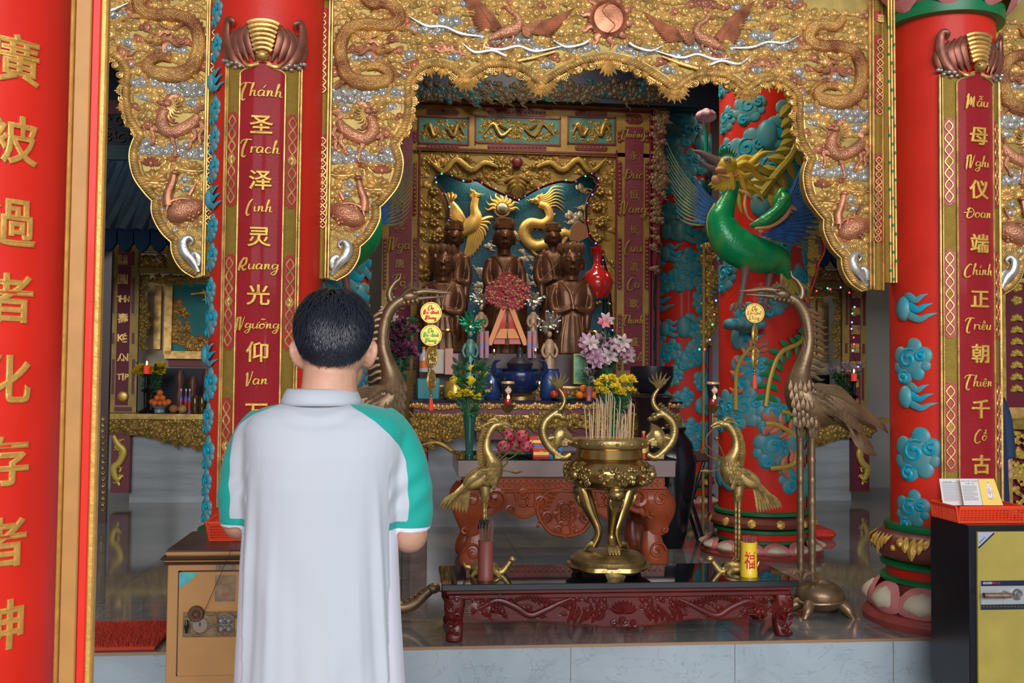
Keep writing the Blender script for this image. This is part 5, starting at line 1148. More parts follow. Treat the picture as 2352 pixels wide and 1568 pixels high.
# ---------------------------------------------------------------- hair
HR=bpy.data.materials.new('black_hair'); HR.use_nodes=True; bb=HR.node_tree.nodes['Principled BSDF']; bb.inputs['Base Color'].default_value=(.009,.012,.022,1); bb.inputs['Roughness'].default_value=.36; bb.inputs['Specular IOR Level'].default_value=.6
cap=MB(); 
def hairline(d): # lowest elevation covered for azimuth angle from the back
    return None
R0=np.array([.0795,.0965,.0965])
th=np.linspace(0,2*PI,73)[:-1]; V=[];f=[]; M=22
def zlow(az): # az=0 back (towards camera), pi = forehead; returns lowest polar angle from the crown
    a=abs((az+PI)%(2*PI)-PI); return np.interp(a,[0,.5,.95,1.3,1.6,2.2,PI],[2.22,2.18,2.02,1.66,1.48,1.2,1.05])
for i in range(M+1):
    for az in th:
        pl=(zlow(az)-.15*(.8+.2*math.sin(az*23)))*i/M; r=R0*(1+.012*(1-i/M)); V.append(hc+np.array([r[0]*math.sin(pl)*math.sin(az),-r[1]*math.sin(pl)*math.cos(az),r[2]*math.cos(pl)]))
n=72
f=[(i*n+j,i*n+(j+1)%n,(i+1)*n+(j+1)%n,(i+1)*n+j) for i in range(M) for j in range(n)]
cap.add(V,f); ho=part('hair',cap,HR,man,sharp=180)
st=MB(); rg_=np.random.default_rng(3); crown=hc+np.array([.01,-.02,.09])
SV=[];SF_=[];base=0
for i in range(15000):
    az=rg_.uniform(-2.6,2.6) if i%5 else rg_.uniform(-PI,PI); pl=math.acos(1-rg_.random()*(1-math.cos(zlow(az)))) if i%4 else rg_.uniform(.72,1.0)*zlow(az)*(1+rg_.exponential(.012))
    n_=np.array([math.sin(pl)*math.sin(az),-math.sin(pl)*math.cos(az),math.cos(pl)]); p=hc+R0*n_*1.0; n_=n_/R0; n_/=np.linalg.norm(n_)
    low=pl/zlow(az); L_=np.interp(low,[0,.5,.75,.92,1],[.036,.034,.024,.012,.007])*rg_.uniform(.7,1.15)
    d=np.array([math.cos(pl)*math.sin(az),-math.cos(pl)*math.cos(az),-math.sin(pl)])+rg_.normal(0,.16,3); d+=np.array([.25*math.sin(az*3+pl*4),0,0]); d-=n_*d.dot(n_); d/=np.linalg.norm(d)+1e-9
    lift=np.interp(low,[0,.6,1],[.30,.26,.22])*rg_.uniform(.5,1.3); w_=.0011 if low<.8 else .0005
    s=np.cross(d,n_); P=[p,p+d*L_*.35+n_*L_*lift*.8,p+d*L_*.7+n_*L_*lift*.9,p+d*L_*(1)+n_*L_*lift*.55]
    for k,(q,ww) in enumerate(zip(P,(1,1,.7,.08))): SV+=[q-s*w_*ww,q+n_*w_*ww*.6,q+s*w_*ww]
    for k in range(3): a=base+3*k; SF_+=[(a,a+1,a+4,a+3),(a+1,a+2,a+5,a+4)]
    base+=12
st.add(SV,SF_); so2=part('hair_strands',st,HR,ho,sharp=180); so2['kind']='stuff'
# ================================================================ foreground red column, safes, baskets
t=thing('foreground_column',(-.62,1.62,-.31),'red column at the left edge with large gold characters and gilt edging','column')
def zz(y,x,Y): return W(x,y,Y)[2]
YF=1.62; zt_,zb_=3.0,-.31
xe=lambda px:W(px,784,YF)[0]
# curved red face: arc from the left edge of the frame to the gilt strip
XCc=W(-76,784,YF+.12)[0]; rr=.165
b=MB(); lathe(b,[(rr,zb_),(rr,zt_)],(XCc,YF+.12,0),72); part('red_shaft',b,RED,t)
def strip(nm,pa,pb,y0,y1,m_,bev=.002,s=0):
    a=xe(pa); c=xe(pb); b=MB(); box(b,(a,y0,zb_),(c,y1,zt_),bev); return part(nm,b,m_,t)
GT=mat('gilt_trim_orange',(.62,.33,.07),.35,.42,.15,40,.4,90); GT2=mat('flat_ochre_trim',(.44,.20,.05),.1,.5,.1,20)
strip('gilt_bead',144,153,YF-.006,YF+.02,GT,.003); strip('ochre_band',153,191,YF+.0,YF+.02,GT2); strip('red_band',191,212,YF+.003,YF+.02,RED); strip('gilt_edge',212,229,YF-.001,YF+.016,GT,.003)
for ch,y,s in (('廣',118,1.),('被',308,1.),('過',502,1.),('者',680,1.),('化',870,1.),('存',1063,1.),('者',1255,1.),('神',1450,1.)):
    g=MB(); V,Fc=glyph(ch,-.010,.06,.032); sz=110*Px(YF).k
    wf=wrapcyl(XCc,YF+.12,rr); z=zz(y,30,YF-.04); u0=math.asin(min(.99,(W(12,784,YF-.01)[0]-XCc)/rr))*rr
    g.add(np.column_stack([V[:,0]*sz+u0,-V[:,2]*sz*.3-.001,V[:,1]*sz+z]),Fc); part('gold_character',g.map(wf),GT,t)
# ---------------------------------------------------------------- tan safe (left)
def basket(x0,x1,y0,y1,z,h,lbl,nx=18,ny=5,nside=9):
    t=thing('plastic_basket',((x0+x1)/2,(y0+y1)/2,z),lbl,'basket'); RB=mat('orange_red_plastic',(.85,.07,.02),0,.35)
    fl=.012; b=MB()
    def wall(P0,P1,out,n,m):
        P0=np.array(P0);P1=np.array(P1);out=np.array(out)
        def pt(u,v): return P0+(P1-P0)*u+out*fl*v+np.array([0,0,h*v])+ (P1-P0)*0
        for i in range(n+1): u=i/n; tube(b,[pt(u,.03),pt(u,.92)],.0023,4)
        for j in range(m+1): v=.1+.7*j/m; tube(b,[pt(0,v),pt(1,v)],.0023,4)
        tube(b,[pt(-.0,.03),pt(1,.03)],.003,6); tube(b,[pt(-.01,.97),pt(1.01,.97)],.0045,8); tube(b,[pt(0,.87),pt(1,.87)],.003,6)
        for u in (0,1): tube(b,[pt(u,0),pt(u,.97)],.0035,6)
    wall((x0,y0,z),(x1,y0,z),(0,-1,0),nx,ny); wall((x0,y1,z),(x1,y1,z),(0,1,0),nx,ny); wall((x0,y0,z),(x0,y1,z),(-1,0,0),nside,ny); wall((x1,y0,z),(x1,y1,z),(1,0,0),nside,ny)
    part('lattice_walls',b,RB,t); b=MB(); box(b,(x0,y0,z),(x1,y1,z+.004)); part('floor_panel',b,RB,t); return t
sx0=W(385,1300,3.22)[0]; sx1=sx0+.50; SY0,SY1=3.22,3.60; stz=W(460,1262,3.22)[2]
TAN=mat('worn_tan_enamel',(.60,.30,.10),0,.42,col2=(.50,.24,.08),vs_=5,mixpos=.42); DKB=mat('dark_brown_edge',(.06,.025,.012),0,.35)
t=thing('old_safe',((sx0+sx1)/2,3.41,-.31),'worn tan metal safe with dials and stickers at the left of the man','safe')
b=MB(); box(b,(sx0,SY0,-.31),(sx1,SY1,stz-.03),.004); bd=part('cabinet_body',b,TAN,t)
b=MB(); box(b,(sx0-.012,SY0-.014,stz-.044),(sx1+.012,SY1,stz-.036),.004); box(b,(sx0-.02,SY0-.02,stz-.030),(sx1+.02,SY1,stz-.020),.005); part('moulding_dark',b,DKB,t)
b=MB(); box(b,(sx0-.008,SY0-.008,stz-.020),(sx1+.008,SY1,stz-.004),.006); box(b,(sx0-.01,SY0-.01,stz-.036),(sx1+.01,SY1,stz-.030),.002); part('moulding_tan',b,TAN,t)
b=MB(); box(b,(sx0-.004,SY0-.004,stz-.006),(sx1+.004,SY1,stz)); part('safe_top',b,mat('dark_brown_top',(.07,.035,.03),0,.35,.2,5),t)
q=Px(SY0)
def fb(mb,x0,y0,x1,y1,d0,d1,bev=0): a=q.P(x0,y0); c=q.P(x1,y1); box(mb,(a[0],SY0-d1,a[2]),(c[0],SY0-d0,c[2]),bev)
dxr=sx1-.05; b=MB(); fb(b,412,1313,560,1549,-.01,.004,.002); V=b.arr(); V[:,0]=np.where(V[:,0]>q.P(555,1400)[0]-.01,dxr,V[:,0]); b.V=[V]; dr=part('safe_door',b,TAN,t)
b=MB(); fb(b,409.5,1311,412.5,1551,-.005,.001); a=q.P(410,1312); c=q.P(410,1550); box(b,(a[0],SY0-.001,a[2]-.003),(dxr+.003,SY0+.001,a[2]+.003)); box(b,(a[0],SY0-.001,c[2]-.003),(dxr+.003,SY0+.001,c[2]+.003)); part('door_gap',b,DKB,t)
PLT=mat('tarnished_plate',(.26,.17,.08),.5,.45,.4,30,.5,150); NKL=mat('nickel',(.45,.43,.42),.9,.3)
b=MB(); fb(b,422,1404,600,1459,.004,.008,.002); pl=part('lock_plate',b,PLT,dr)
b=MB(); fb(b,500,1420,560,1444,.008,.009); part('ochre_inset',b,mat('ochre_inset',(.5,.28,.06),.2,.5),pl)
def disc(mb,x,y,r,d0,d1,Y=None,qq=None,n=28,prof=None):
    qq=qq or q; c=qq.P(x,y); l=MB(); lathe(l,prof or [(0,d0),(r*qq.k,d0),(r*qq.k,d1*.8),(r*qq.k*.9,d1),(0,d1)],n=n); mb.join(l,lambda v:np.column_stack([v[:,0],-v[:,2],v[:,1]])+c)
b=MB(); disc(b,452,1407,17,.008,.018); 
for k in range(10): a=k*PI/5; p=q.P(452+8*math.cos(a),1407+8*math.sin(a)); ball(b,(p[0],SY0-.019,p[2]),.004,8,5)
for a in np.linspace(0,2*PI,24): p=q.P(452+16*math.cos(a),1407+16*math.sin(a)); ball(b,(p[0],SY0-.018,p[2]),.0022,6,4)
part('embossed_medallion',b,mat('old_bronze',(.16,.08,.05),.6,.4),pl)
b=MB(); disc(b,461,1434,17,.008,.012); part('round_plate',b,mat('grey_plate',(.34,.27,.20),.5,.5),pl); b=MB(); p=q.P(461,1431); box(b,p-np.array([.002,.0125,.006]),p+np.array([.002,-.0118,.006])); part('keyhole',b,BLACK,pl)
b=MB(); fb(b,500,1412,540,1448,.008,.012,.003); part('knob_plate',b,PLT,pl)
for (x,y) in ((510,1421),(528,1421),(510,1440),(528,1440)):
    b=MB(); k=q.k; disc(b,x,y,9,0,0,prof=[(10*k,.010),(10*k,.013),(7*k,.017),(6*k,.022),(3*k,.026),(0,.026)]); part('dial_knob',b,NKL,pl)
b=MB(); p=q.P(432,1434); tube(b,[p+np.array([0,-.022,.020]),p+np.array([0,-.025,0]),p+np.array([0,-.022,-.020])],[.0035,.0055,.0035],10,4); ball(b,p+np.array([0,-.022,0]),.008,12,8); part('turn_handle',b,BLACK,pl)
b=MB(); a,c,d=q.P(413,1314),q.P(455,1314),q.P(417,1349); box_=[(a[0],a[2]),(c[0],c[2]),(c[0]-.01,c[2]-.012),(d[0],d[2]),(a[0],d[2]+.004)]; extr(b,box_,SY0-.0045,SY0-.004); part('green_hologram_sticker',b,mat('holo_green',(.10,.62,.42),.2,.3,col2=(.08,.40,.62),vs_=40),dr)
STK=mat('faded_sticker',(.30,.22,.14),.2,.5,.3,60); b=MB(); fb(b,496,1288,543,1309,.0,.0008); part('paper_label',b,STK,bd); b=MB(); fb(b,495,1320,541,1380,.004,.0048); sk=part('paper_label',b,mat('brown_card_label',(.33,.21,.12),.1,.5,.3,40),dr)
b=MB(); cc_=q.P(518,1365); 
for dx,s in ((-.009,1),(0,1),(.009,1)): chars(b,'田',cc_[0]+dx,cc_[2]+(.004 if dx==0 else 0),.012,depth=-(SY0-.0052),bold=0,ext=.01,bev=0)
part('red_stamp',b,mat('stamp_red',(.55,.10,.07),0,.5),sk)
b=MB(); a=q.P(470,1404); c=q.P(536,1256); tube(b,[(a[0],SY0-.012,a[2]),((a[0]+c[0])/2-.004,SY0-.02,(a[2]+c[2])/2-.01),(c[0],SY0-.03,c[2])],.0009,5,6); part('thin_wire',b,DKB,t)
bx0=W(487,1235,3.42)[0]; basket(bx0,bx0+.30,3.38,3.56,stz+.001,.062,'red plastic basket on the worn tan safe, beside the man',nx=14,ny=5)
def sheet(nm,P,m_,lbl,cat_,lines=None,group=None,yel=None):
    """thin leaning card; P four corners"""
    P=[np.array(p,float) for p in P]; n_=np.cross(P[1]-P[0],P[3]-P[0]); n_/=np.linalg.norm(n_); 
    if n_[1]>0: n_=-n_
    c=sum(P)/4; t=thing(nm,(c[0],c[1],min(p[2] for p in P)),lbl,cat_,group); b=MB(); b.add([*(p+n_*.0007 for p in P),*(p-n_*.0007 for p in P)],[(0,1,2,3),(7,6,5,4),(0,4,5,1),(1,5,6,2),(2,6,7,3),(3,7,4,0)]); part('card',b,m_,t)
    return t,P,n_
PAP=mat('printed_paper',(.70,.68,.66),0,.6); INK=mat('grey_ink',(.10,.10,.13),0,.7); YEL=mat('yellow_card',(.88,.62,.14),0,.5)
def onsheet(mb,P,n_,u,v,s,txt=None,wid=None,hh=None):
    e1=(P[1]-P[0]);e2=(P[3]-P[0]); o=P[0]+e1*u+e2*v; l1=np.linalg.norm(e1); 
    if txt:
        V,Fc=None,None
        x=0
        for ch in txt:
            g,fc=glyph(ch,0,.002,0) if ch!=' ' else (np.zeros((0,3)),[])
            if len(g): w_=g[:,0].max()-g[:,0].min(); mb.add([o+e1/l1*(x+w_/2*s+p[0]*s)+e2/np.linalg.norm(e2)*(p[1]*s)+n_*(.0012+p[2]*s*.2) for p in g],fc); x+=(w_+.12)*s
            else: x+=.35*s
    else:
        a=[o,o+e1/l1*wid,o+e1/l1*wid+e2/np.linalg.norm(e2)*hh,o+e2/np.linalg.norm(e2)*hh]; mb.add([p+n_*.0011 for p in a],[(0,1,2,3)])
p0=(bx0+.04,3.44,stz+.008); sheet('leaflet',[(bx0+.05,3.44,stz+.006),(bx0+.14,3.46,stz+.006),(bx0+.15,3.50,stz+.13),(bx0+.06,3.50,stz+.13)],PAP,'white leaflet standing in the red basket behind the left sleeve','leaflet')
# ---------------------------------------------------------------- black safe (right)
RY0,RYB=4.05,4.365; qr=Px(RY0); q=qr; RX0=qr.P(2226,1300)[0]; RX1=RX0+.62; zt2=qr.P(2230,1207)[2]; zb2=-.12
t=thing('black_safe',(RX0+.3,4.2,-.31),'black safe with an olive door and steel handle at the right edge','safe')
BK=mat('black_enamel',(.006,.007,.013),0,.25); OL=mat('olive_door_enamel',(.40,.31,.06),0,.42,.1,8)
b=MB(); box(b,(RX0,RY0,zb2),(RX1,RYB,zt2),.004); part('cabinet_body',b,BK,t)
b=MB(); box(b,(RX0+.05,RY0+.04,-.31),(RX1-.04,RYB-.03,zb2)); part('plinth',b,BK,t)
def fr_(mb,x0,y0,x1,y1,d0,d1,bev=0): a=q.P(x0,y0); c=q.P(x1,y1); box(mb,(a[0],RY0-d1,a[2]),(min(c[0],RX1-.03),RY0-d0,c[2]),bev)
b=MB(); fr_(b,2241.5,1220,2700,1640,-.002,.012,.002); V=b.arr(); V[:,2]=np.maximum(V[:,2],zb2+.03); b.V=[V]; dr=part('olive_door',b,OL,t)
b=MB(); fr_(b,2247,1331,2460,1395,.012,.018,.003); hp=part('handle_plate',b,mat('satin_steel_plate',(.42,.44,.45),.3,.35),dr)
b=MB(); fr_(b,2248,1331.5,2459,1341,.018,.019); part('navy_name_strip',b,mat('navy_strip',(.012,.014,.04),0,.3),hp)
b=MB(); fr_(b,2248,1386,2459,1394.5,.018,.019); part('dark_chain_strip',b,mat('chain_strip',(.02,.02,.025),.2,.4),hp)
b=MB()
for k in range(26): a=q.P(2253+8*k,1390); tube(b,[(a[0]-.005,RY0-.020,a[2]+.003),(a[0]+.004,RY0-.020,a[2]-.003)],.0016,5); 
part('chain_pattern',b,NKL,hp)
b=MB(); a=q.P(2252,1336.5); x=a[0]
for k,ch in enumerate('GOODWILL'): 
    g,fc=glyph(ch,.02,.002,0); b2=b if k<4 else globals().setdefault('_gw',MB()); s_=.0125; b2.add(np.column_stack([x+g[:,0]*s_*1.0+.004,np.full(len(g),RY0-.0195)-g[:,2]*.1,a[2]+g[:,1]*s_]),fc); x+=.0105 if k<4 else .0095
part('name_lettering_white',b,WHITE,hp); part('name_lettering_red',_gw,mat('letter_red',(.7,.03,.03),0,.4),hp)
b=MB(); tube(b,[q.P(2246,1362)+np.array([0,-.045,0]),q.P(2306,1362)+np.array([0,-.045,0])],[.0115,.0115],16); h1=q.P(2300,1360); tube(b,[h1+np.array([0,-.02,0]),h1+np.array([0,-.045,0])],[.012,.012],14); part('steel_handle',b,mat('brown_steel',(.38,.26,.20),.8,.35,.3,60),hp)
b=MB(); k=q.k; disc(b,2329,1362,12,0,0,qq=q,prof=[(13*k,.018),(13*k,.026),(10*k,.034),(9*k,.030),(6*k,.034),(5*k,.040),(0,.040)]); part('key_lock',b,NKL,hp)
b=MB(); a,c,d=q.P(2242,1221),q.P(2281,1221),q.P(2243,1259); extr(b,[(a[0],a[2]),(c[0],c[2]),(d[0],d[2])],RY0-.0128,RY0-.0122); st_=part('corner_sticker',b,mat('sticker_silver_blue',(.42,.46,.56),.2,.4),dr)
b=MB(); tube(b,[(c[0]-.003,RY0-.0132,c[2]-.003),(d[0]+.001,RY0-.0132,d[2]+.004)],.0035,4,0,.1); part('navy_band',b,MC['navy_strip'],st_)
b=MB(); w_=MB()
for k,ch in enumerate('Gudbank'): g,fc=glyph(ch,.01,.002,0); w_.add(np.column_stack([g[:,0]*.009+.0052*k,np.zeros(len(g)),g[:,1]*.009]),fc)
cs,sn=math.cos(.75),math.sin(.75); o=q.P(2246,1244); w_.map(lambda v:np.column_stack([o[0]+v[:,0]*cs-v[:,2]*sn,np.full(len(v),RY0-.0135),o[2]+v[:,0]*sn+v[:,2]*cs])); part('sticker_lettering',w_,MC['navy_strip'],st_)
BY0,BY1=4.12,4.33; qb=Px(BY0); bx0=qb.P(2202,1165)[0]; bx1=qb.P(2349,1165)[0]; basket(bx0,bx1,BY0,BY1,zt2+.001,.072,'red plastic basket with leaflets on top of the black safe',18,5,9)
qs=Px(4.26); A=lambda x,y,dy=0: (lambda p:np.array([p[0],4.26+dy,p[2]]))(W(x,y,4.26+dy))
def card(nm,x0,x1,x2,x3,yt,yb,m_,lbl,dy=0,cat_='leaflet'):
    return sheet(nm,[A(x0,yb,dy-.03),A(x1,yb,dy-.03),A(x2,yt,dy),A(x3,yt,dy)],m_,lbl,cat_)
zb_off=26
t1_,P,n_=card('leaflet',2166,2214,2203,2157,1099,1160,PAP,'left panel of the white leaflets standing in the basket on the black safe',.03)
b=MB(); onsheet(b,P,n_,.16,.88,.010,'NAM MÔ'); 
for k in range(17): onsheet(b,P,n_,.08,.84-.042*k,0,wid=.075*(.9 if k%3 else .97),hh=.0014)
part('printed_lines',b,INK,t1_)
t2_,P,n_=card('leaflet',2214,2258,2246,2204,1099,1160,PAP,'middle white leaflet with a printed heading, in the basket on the black safe')
b=MB(); onsheet(b,P,n_,.04,.91,.0085,'PHẬT MẪU CHUẨN ĐỀ'); onsheet(b,P,n_,.24,.82,.0085,'THẦN CHÚ')
for k in range(13): onsheet(b,P,n_,.06,.72-.044*k,0,wid=.070*(.75 if k in(5,9) else .97),hh=.0015)
part('printed_lines',b,INK,t2_)
t3_,P,n_=card('picture_card',2258,2304,2283,2246,1099,1160,YEL,'yellow card with a small white robed figure, in the basket on the black safe',-.004,'card')
b=MB(); o=sum(P)/4; e2=(P[3]-P[0]); l=np.linalg.norm(e2); e2/=l; e1=(P[1]-P[0])/np.linalg.norm(P[1]-P[0])
for (u,v,w_,h_) in ((0,.030,.006,.008),(0,.008,.012,.018),(.003,-.014,.015,.016),(-.006,.004,.006,.012)): 
    c=o+e1*u+e2*v; ring=[c+e1*w_*math.cos(a)+e2*h_*math.sin(a)+n_*.0012 for a in np.arange(14)*PI/7]; b.add(ring,[tuple(range(14))])
part('white_robed_figure',b,WHITE,t3_); b=MB()
for pts in ([(-.004,.04),(0,.044),(.004,.04)],[(-.002,.02),(.003,.0),(-.002,-.016)],[(.012,.01),(.010,-.02),(.0,-.03)],[(-.012,-.026),(.0,-.033),(.014,-.028)]): tube(b,[o+e1*u+e2*v+n_*.0014 for u,v in pts],.0008,5,4)
part('red_drawing_lines',b,MC['stamp_red'],t3_)
# ================================================================ carved rosewood table behind, with offerings
Y2=6.36; r2=Rel(Y2); q2=Px(Y2)
ZT2=W(1300,1054,Y2)[2]; X20=W(1052,1060,Y2)[0]; X21=W(1552,1060,Y2)[0]; Y2B=7.10
XC2=(X20+X21)/2
t=thing('rosewood_altar_table',(XC2,6.7,0),'orange brown carved rosewood table with scrolled legs behind the censer','table')
b=MB(); box(b,(X20-.01,Y2-.012,ZT2-.006),(X21+.01,Y2B,ZT2)); part('glass_top',b,GLASST,t)
b=MB(); box(b,(X20,Y2,ZT2-.115),(X21,Y2B-.02,ZT2-.006),.004); part('top_slab',b,mat('grey_brown_slab',(.30,.22,.20),0,.2,.15,5,coat=.3),t)
b=MB(); box(b,(X20+.06,Y2+.04,ZT2-.20),(X21-.06,Y2B-.06,ZT2-.115),.004); box(b,(X20+.05,Y2+.03,ZT2-.215),(X21-.05,Y2B-.05,ZT2-.2),.004); fr0=part('frieze',b,WOODO,t)
b=MB()
for k in range(34): x=X20+.09+(X21-X20-.18)*k/33; c=np.array([x,Y2+.038,ZT2-.158]); tube(b,[c+np.array([.026*math.cos(a),0,.026*math.sin(a)]) for a in np.linspace(0,2*PI,14)],.005,5); ball(b,c,(.009,.006,.009),8,5)
part('coin_frieze',b,WOODO,fr0)
N=80; P=[]
for i in range(N+1):
    u=i/N; x=X20+.10+(X21-X20-.2)*u; c=abs(u-.5)*2
    z=ZT2-.36-.15*max(0,1-(c/.30)**2)**.7-.03*math.cos(c*2*PI*2.2)*(c>.3)+.10*max(0,(c-.8)/.2)**2; P.append((x,z))
b=MB(); extr(b,P+[(X21-.1,ZT2-.2),(X20+.1,ZT2-.2)],Y2+.05,Y2+.09); ap=part('carved_apron',b,WOODO,t)
b=MB(); R5=Rel(Y2+.05)
tube(b,[(x,Y2+.046,z+.012) for x,z in P],.008,7)
cx_=1300
for sx in (-1,1):
    X=lambda v:cx_+sx*v
    for (u,v,r,tn) in ((165,1145,30,1.6),(130,1170,14,1.3),(195,1175,14,1.2),(60,1150,16,1.3),(100,1130,12,1.2),(45,1185,15,1.3),(20,1215,12,1.2),(225,1140,12,1.3)): R5.spi(b,X(u),v,r,r*.24,tn,PI/2,sx,3,k=16)
    for (u0,v0,u1,v1) in ((70,1118,120,1118),(70,1118,70,1165),(120,1118,112,1150),(80,1130,108,1130),(82,1142,104,1142),(90,1128,90,1165),(75,1160,108,1160),(150,1120,230,1120),(190,1128,190,1140)): R5.st(b,[(X(u0),v0),(X(u1),v1)],3.2,d=3,sm=0)
    R5.st(b,[(X(4),1230),(X(35),1222),(X(58),1195),(X(66),1170),(X(58),1145),(X(40),1128),(X(10),1122)],4.5,d=3)
    for k in range(9): R5.lf(b,(X(20+5*k),1135+9*k),(X(38+4*k),1128+10*k),9,d=3)
    for k in range(6): a=k*PI/3; R5.spi(b,X(24*abs(math.cos(a))),1180+26*math.sin(a),8,2.6,1.3,a,sx,3,k=10)
for k in range(4): R5.st(b,[(1288,1168+8*k),(1312,1168+8*k)],2.4,d=3,sm=0)
for k in range(3): R5.st(b,[(1290+10*k,1164),(1290+10*k,1196)],2.4,d=3,sm=0)
tube(b,[R5.P(1300+24*math.cos(a),1180+24*math.sin(a),3) for a in np.linspace(0,2*PI,30)],.007,6)
part('apron_scrollwork',b,WOODO,ap)
for sx in (0,1):
    for sy in (0,1):
        o=-1 if sx==0 else 1; X=X20+.12 if sx==0 else X21-.12; Y=Y2+.12 if sy==0 else Y2B-.14; b=MB(); rings=[]
        for z,w,off in ((ZT2-.20,.10,0),(ZT2-.26,.13,.01),(ZT2-.34,.12,.025),(ZT2-.42,.085,.03),(ZT2-.50,.062,.012),(.24,.058,-.01),(.16,.075,-.005),(.09,.088,.01),(.03,.08,.02),(0,.055,.02)):
            rings.append([(X+o*off+w*(abs(math.cos(a))**.7)*(1 if math.cos(a)>0 else -1),Y+w*.8*(abs(math.sin(a))**.7)*(1 if math.sin(a)>0 else -1),z*(1 if z>0 else 1)) for a in np.arange(20)*PI/10])
        R_=cat(np.array(rings).reshape(len(rings),-1),4).reshape(-1,20,3); loft(b,R_); lg=part('cabriole_leg',b,WOODO,t)
        if sy==0:
            b=MB(); f=MB(); cxp=X+o*.015
            def vol(cx,cz,r,dr,y): tube(b,[(cx+dr*r*(1-t_*.85)*math.cos(8.5*t_),y-.012*t_,cz+r*(1-t_*.85)*math.sin(8.5*t_)) for t_ in np.linspace(0,1,26)],np.linspace(.008,.014,26),7)
            vol(cxp,.115,.06,o,Y-.065); vol(cxp+o*.05,.25,.028,-o,Y-.05); vol(cxp+o*.01,ZT2-.26,.05,o,Y-.095)
            for k in range(6): leaf(b,(X-.06+.024*k,Y-.095,ZT2-.24),(X-.05+.022*k+o*.02,Y-.09,ZT2-.36-.02*(k%2)),.03,.4)
            part('leg_carving',b,WOODO,lg)
# ---- offerings on the rosewood table
def lathing(nm,prof,px_,py_,Y,m_,lbl,cat_,group=None,k=None,n=28,zz_=None,mod=None):
    """turned thing standing at a surface; prof in px at that depth"""
    q=Px(Y); k=q.k; c=q.P(px_,py_); z=zz_ if zz_ is not None else c[2]; b=MB(); lathe(b,[(r*k,h*k) for r,h in prof],(0,0,0),n,mod=mod); b.map(lambda v:v+np.array([c[0],Y,z])); return b,(c[0],Y,z),k
BLU=mat('light_blue_plastic',(.03,.22,.62),0,.3); REDB=mat('red_box_paper',(.60,.03,.015),0,.4); GOLDT=mat('gold_print',(.8,.55,.1),.4,.4); ORG=mat('orange_fruit',(.85,.20,.03),0,.45,.2,30); PKF=mat('dragonfruit_pink',(.62,.07,.12),0,.5,.2,40); GRP=mat('green_plate',(.0,.30,.09),0,.3); TEALT=mat('teal_tray',(.01,.33,.33),0,.35); LEAFG=mat('leaf_green',(.02,.10,.03),0,.5,.3,30); STEMG=mat('stem_green',(.04,.16,.07),0,.5); YFL=mat('chrysanthemum_yellow',(.85,.66,.02),0,.6,.15,60); GLS=mat('green_vase_glass',(.01,.10,.07),0,.06,coat=.6)
def plate(px_,Y,z,r,m_,lbl): b=MB(); q=Px(Y); X=q.P(px_,1000)[0]; lathe(b,[(r*.45,0),(r*.5,.004),(r*.95,.018),(r,.022),(r*.93,.022),(r*.5,.009),(0,.008)],(X,Y,z),28); return one('plate',b,m_,lbl,'plate')
def fruit(X,Y,z,r,m_,lbl,grp,kind='fruit',nub=None):
    t=thing(kind,(X,Y,z-r),lbl,'fruit',grp); b=MB(); ball(b,(X,Y,z),(r,r,r*.92),14,10); part('flesh',b,m_,t); b=MB(); tube(b,[(X,Y,z+r*.8),(X+r*.1,Y,z+r*1.05)],r*.08,6)
    if nub=='scales':
        for k in range(14): a=k*2.4; h=-.6+1.3*k/13; w_=math.sqrt(1-h*h); p=np.array([X+r*w_*math.cos(a),Y+r*w_*math.sin(a),z+r*.92*h]); leaf(b,p,p+np.array([.3*r*math.cos(a),.3*r*math.sin(a),.45*r]),r*.3,.4,nrm=(math.cos(a),math.sin(a),0))
        part('green_scales',b,LEAFG,t)
    else: part('stalk',b,LEAFG,t)
    return t
zT=ZT2
plate(1185,6.62,zT,.14,GRP,'green plate of pink fruit on the rosewood table')
for i,(dx,dz) in enumerate(((-.075,0),(.01,0),(.075,0),(-.03,.075),(.045,.07))): fruit(Px(6.62).P(1182,1000)[0]+dx,6.62+(.04 if i%2 else -.03),zT+.062+dz,.046,PKF,'pink dragon fruit on the green plate','pink fruit on the green plate','dragon_fruit','scales')
def pbox(px0,px1,py0,py1,Y,d,m_,lbl,band=None,txt=None,name='gift_box',z=None):
    q=Px(Y); a=q.P(px0,py0); c=q.P(px1,py1); z0=c[2] if z is None else z; H=a[2]-c[2]; t=thing(name,((a[0]+c[0])/2,Y+d/2,z0),lbl,'box'); b=MB(); box(b,(a[0],Y,z0),(c[0],Y+d,z0+H),.003); part('carton',b,m_,t)
    if band: b=MB(); box(b,(a[0]+.004,Y-.001,z0+H*.3),(c[0]-.004,Y,z0+H*.62)); part('printed_band',b,band,t)
    if txt: b=MB(); chars(b,txt,(a[0]+c[0])/2,z0+H*.5,H*.5,depth=-(Y-.0015),bold=0,ext=.01,bev=0); part('printed_mark',b,GOLDT,t)
    return t
pbox(1213,1250,1005,1030,6.60,.16,BLU,'blue plastic box, lower left one of the pile on the rosewood table',None,z=zT)
pbox(1252,1292,1002,1030,6.62,.16,BLU,'blue plastic box beside the red and gold tin on the rosewood table',None,z=zT)
pbox(1216,1254,984,1004,6.63,.13,REDB,'red and gold packet stacked on the blue box',GOLDT,None,z=Px(6.60).P(1,1005)[2]-Px(6.60).P(1,1030)[2]+zT)
pbox(1224,1262,1030,1052,6.45,.10,REDB,'red and gold packet lying in front of the blue boxes',GOLDT,'双',z=zT)
pbox(1258,1290,1030,1050,6.47,.08,BLU,'small blue packet in front of the pile',None,z=zT)
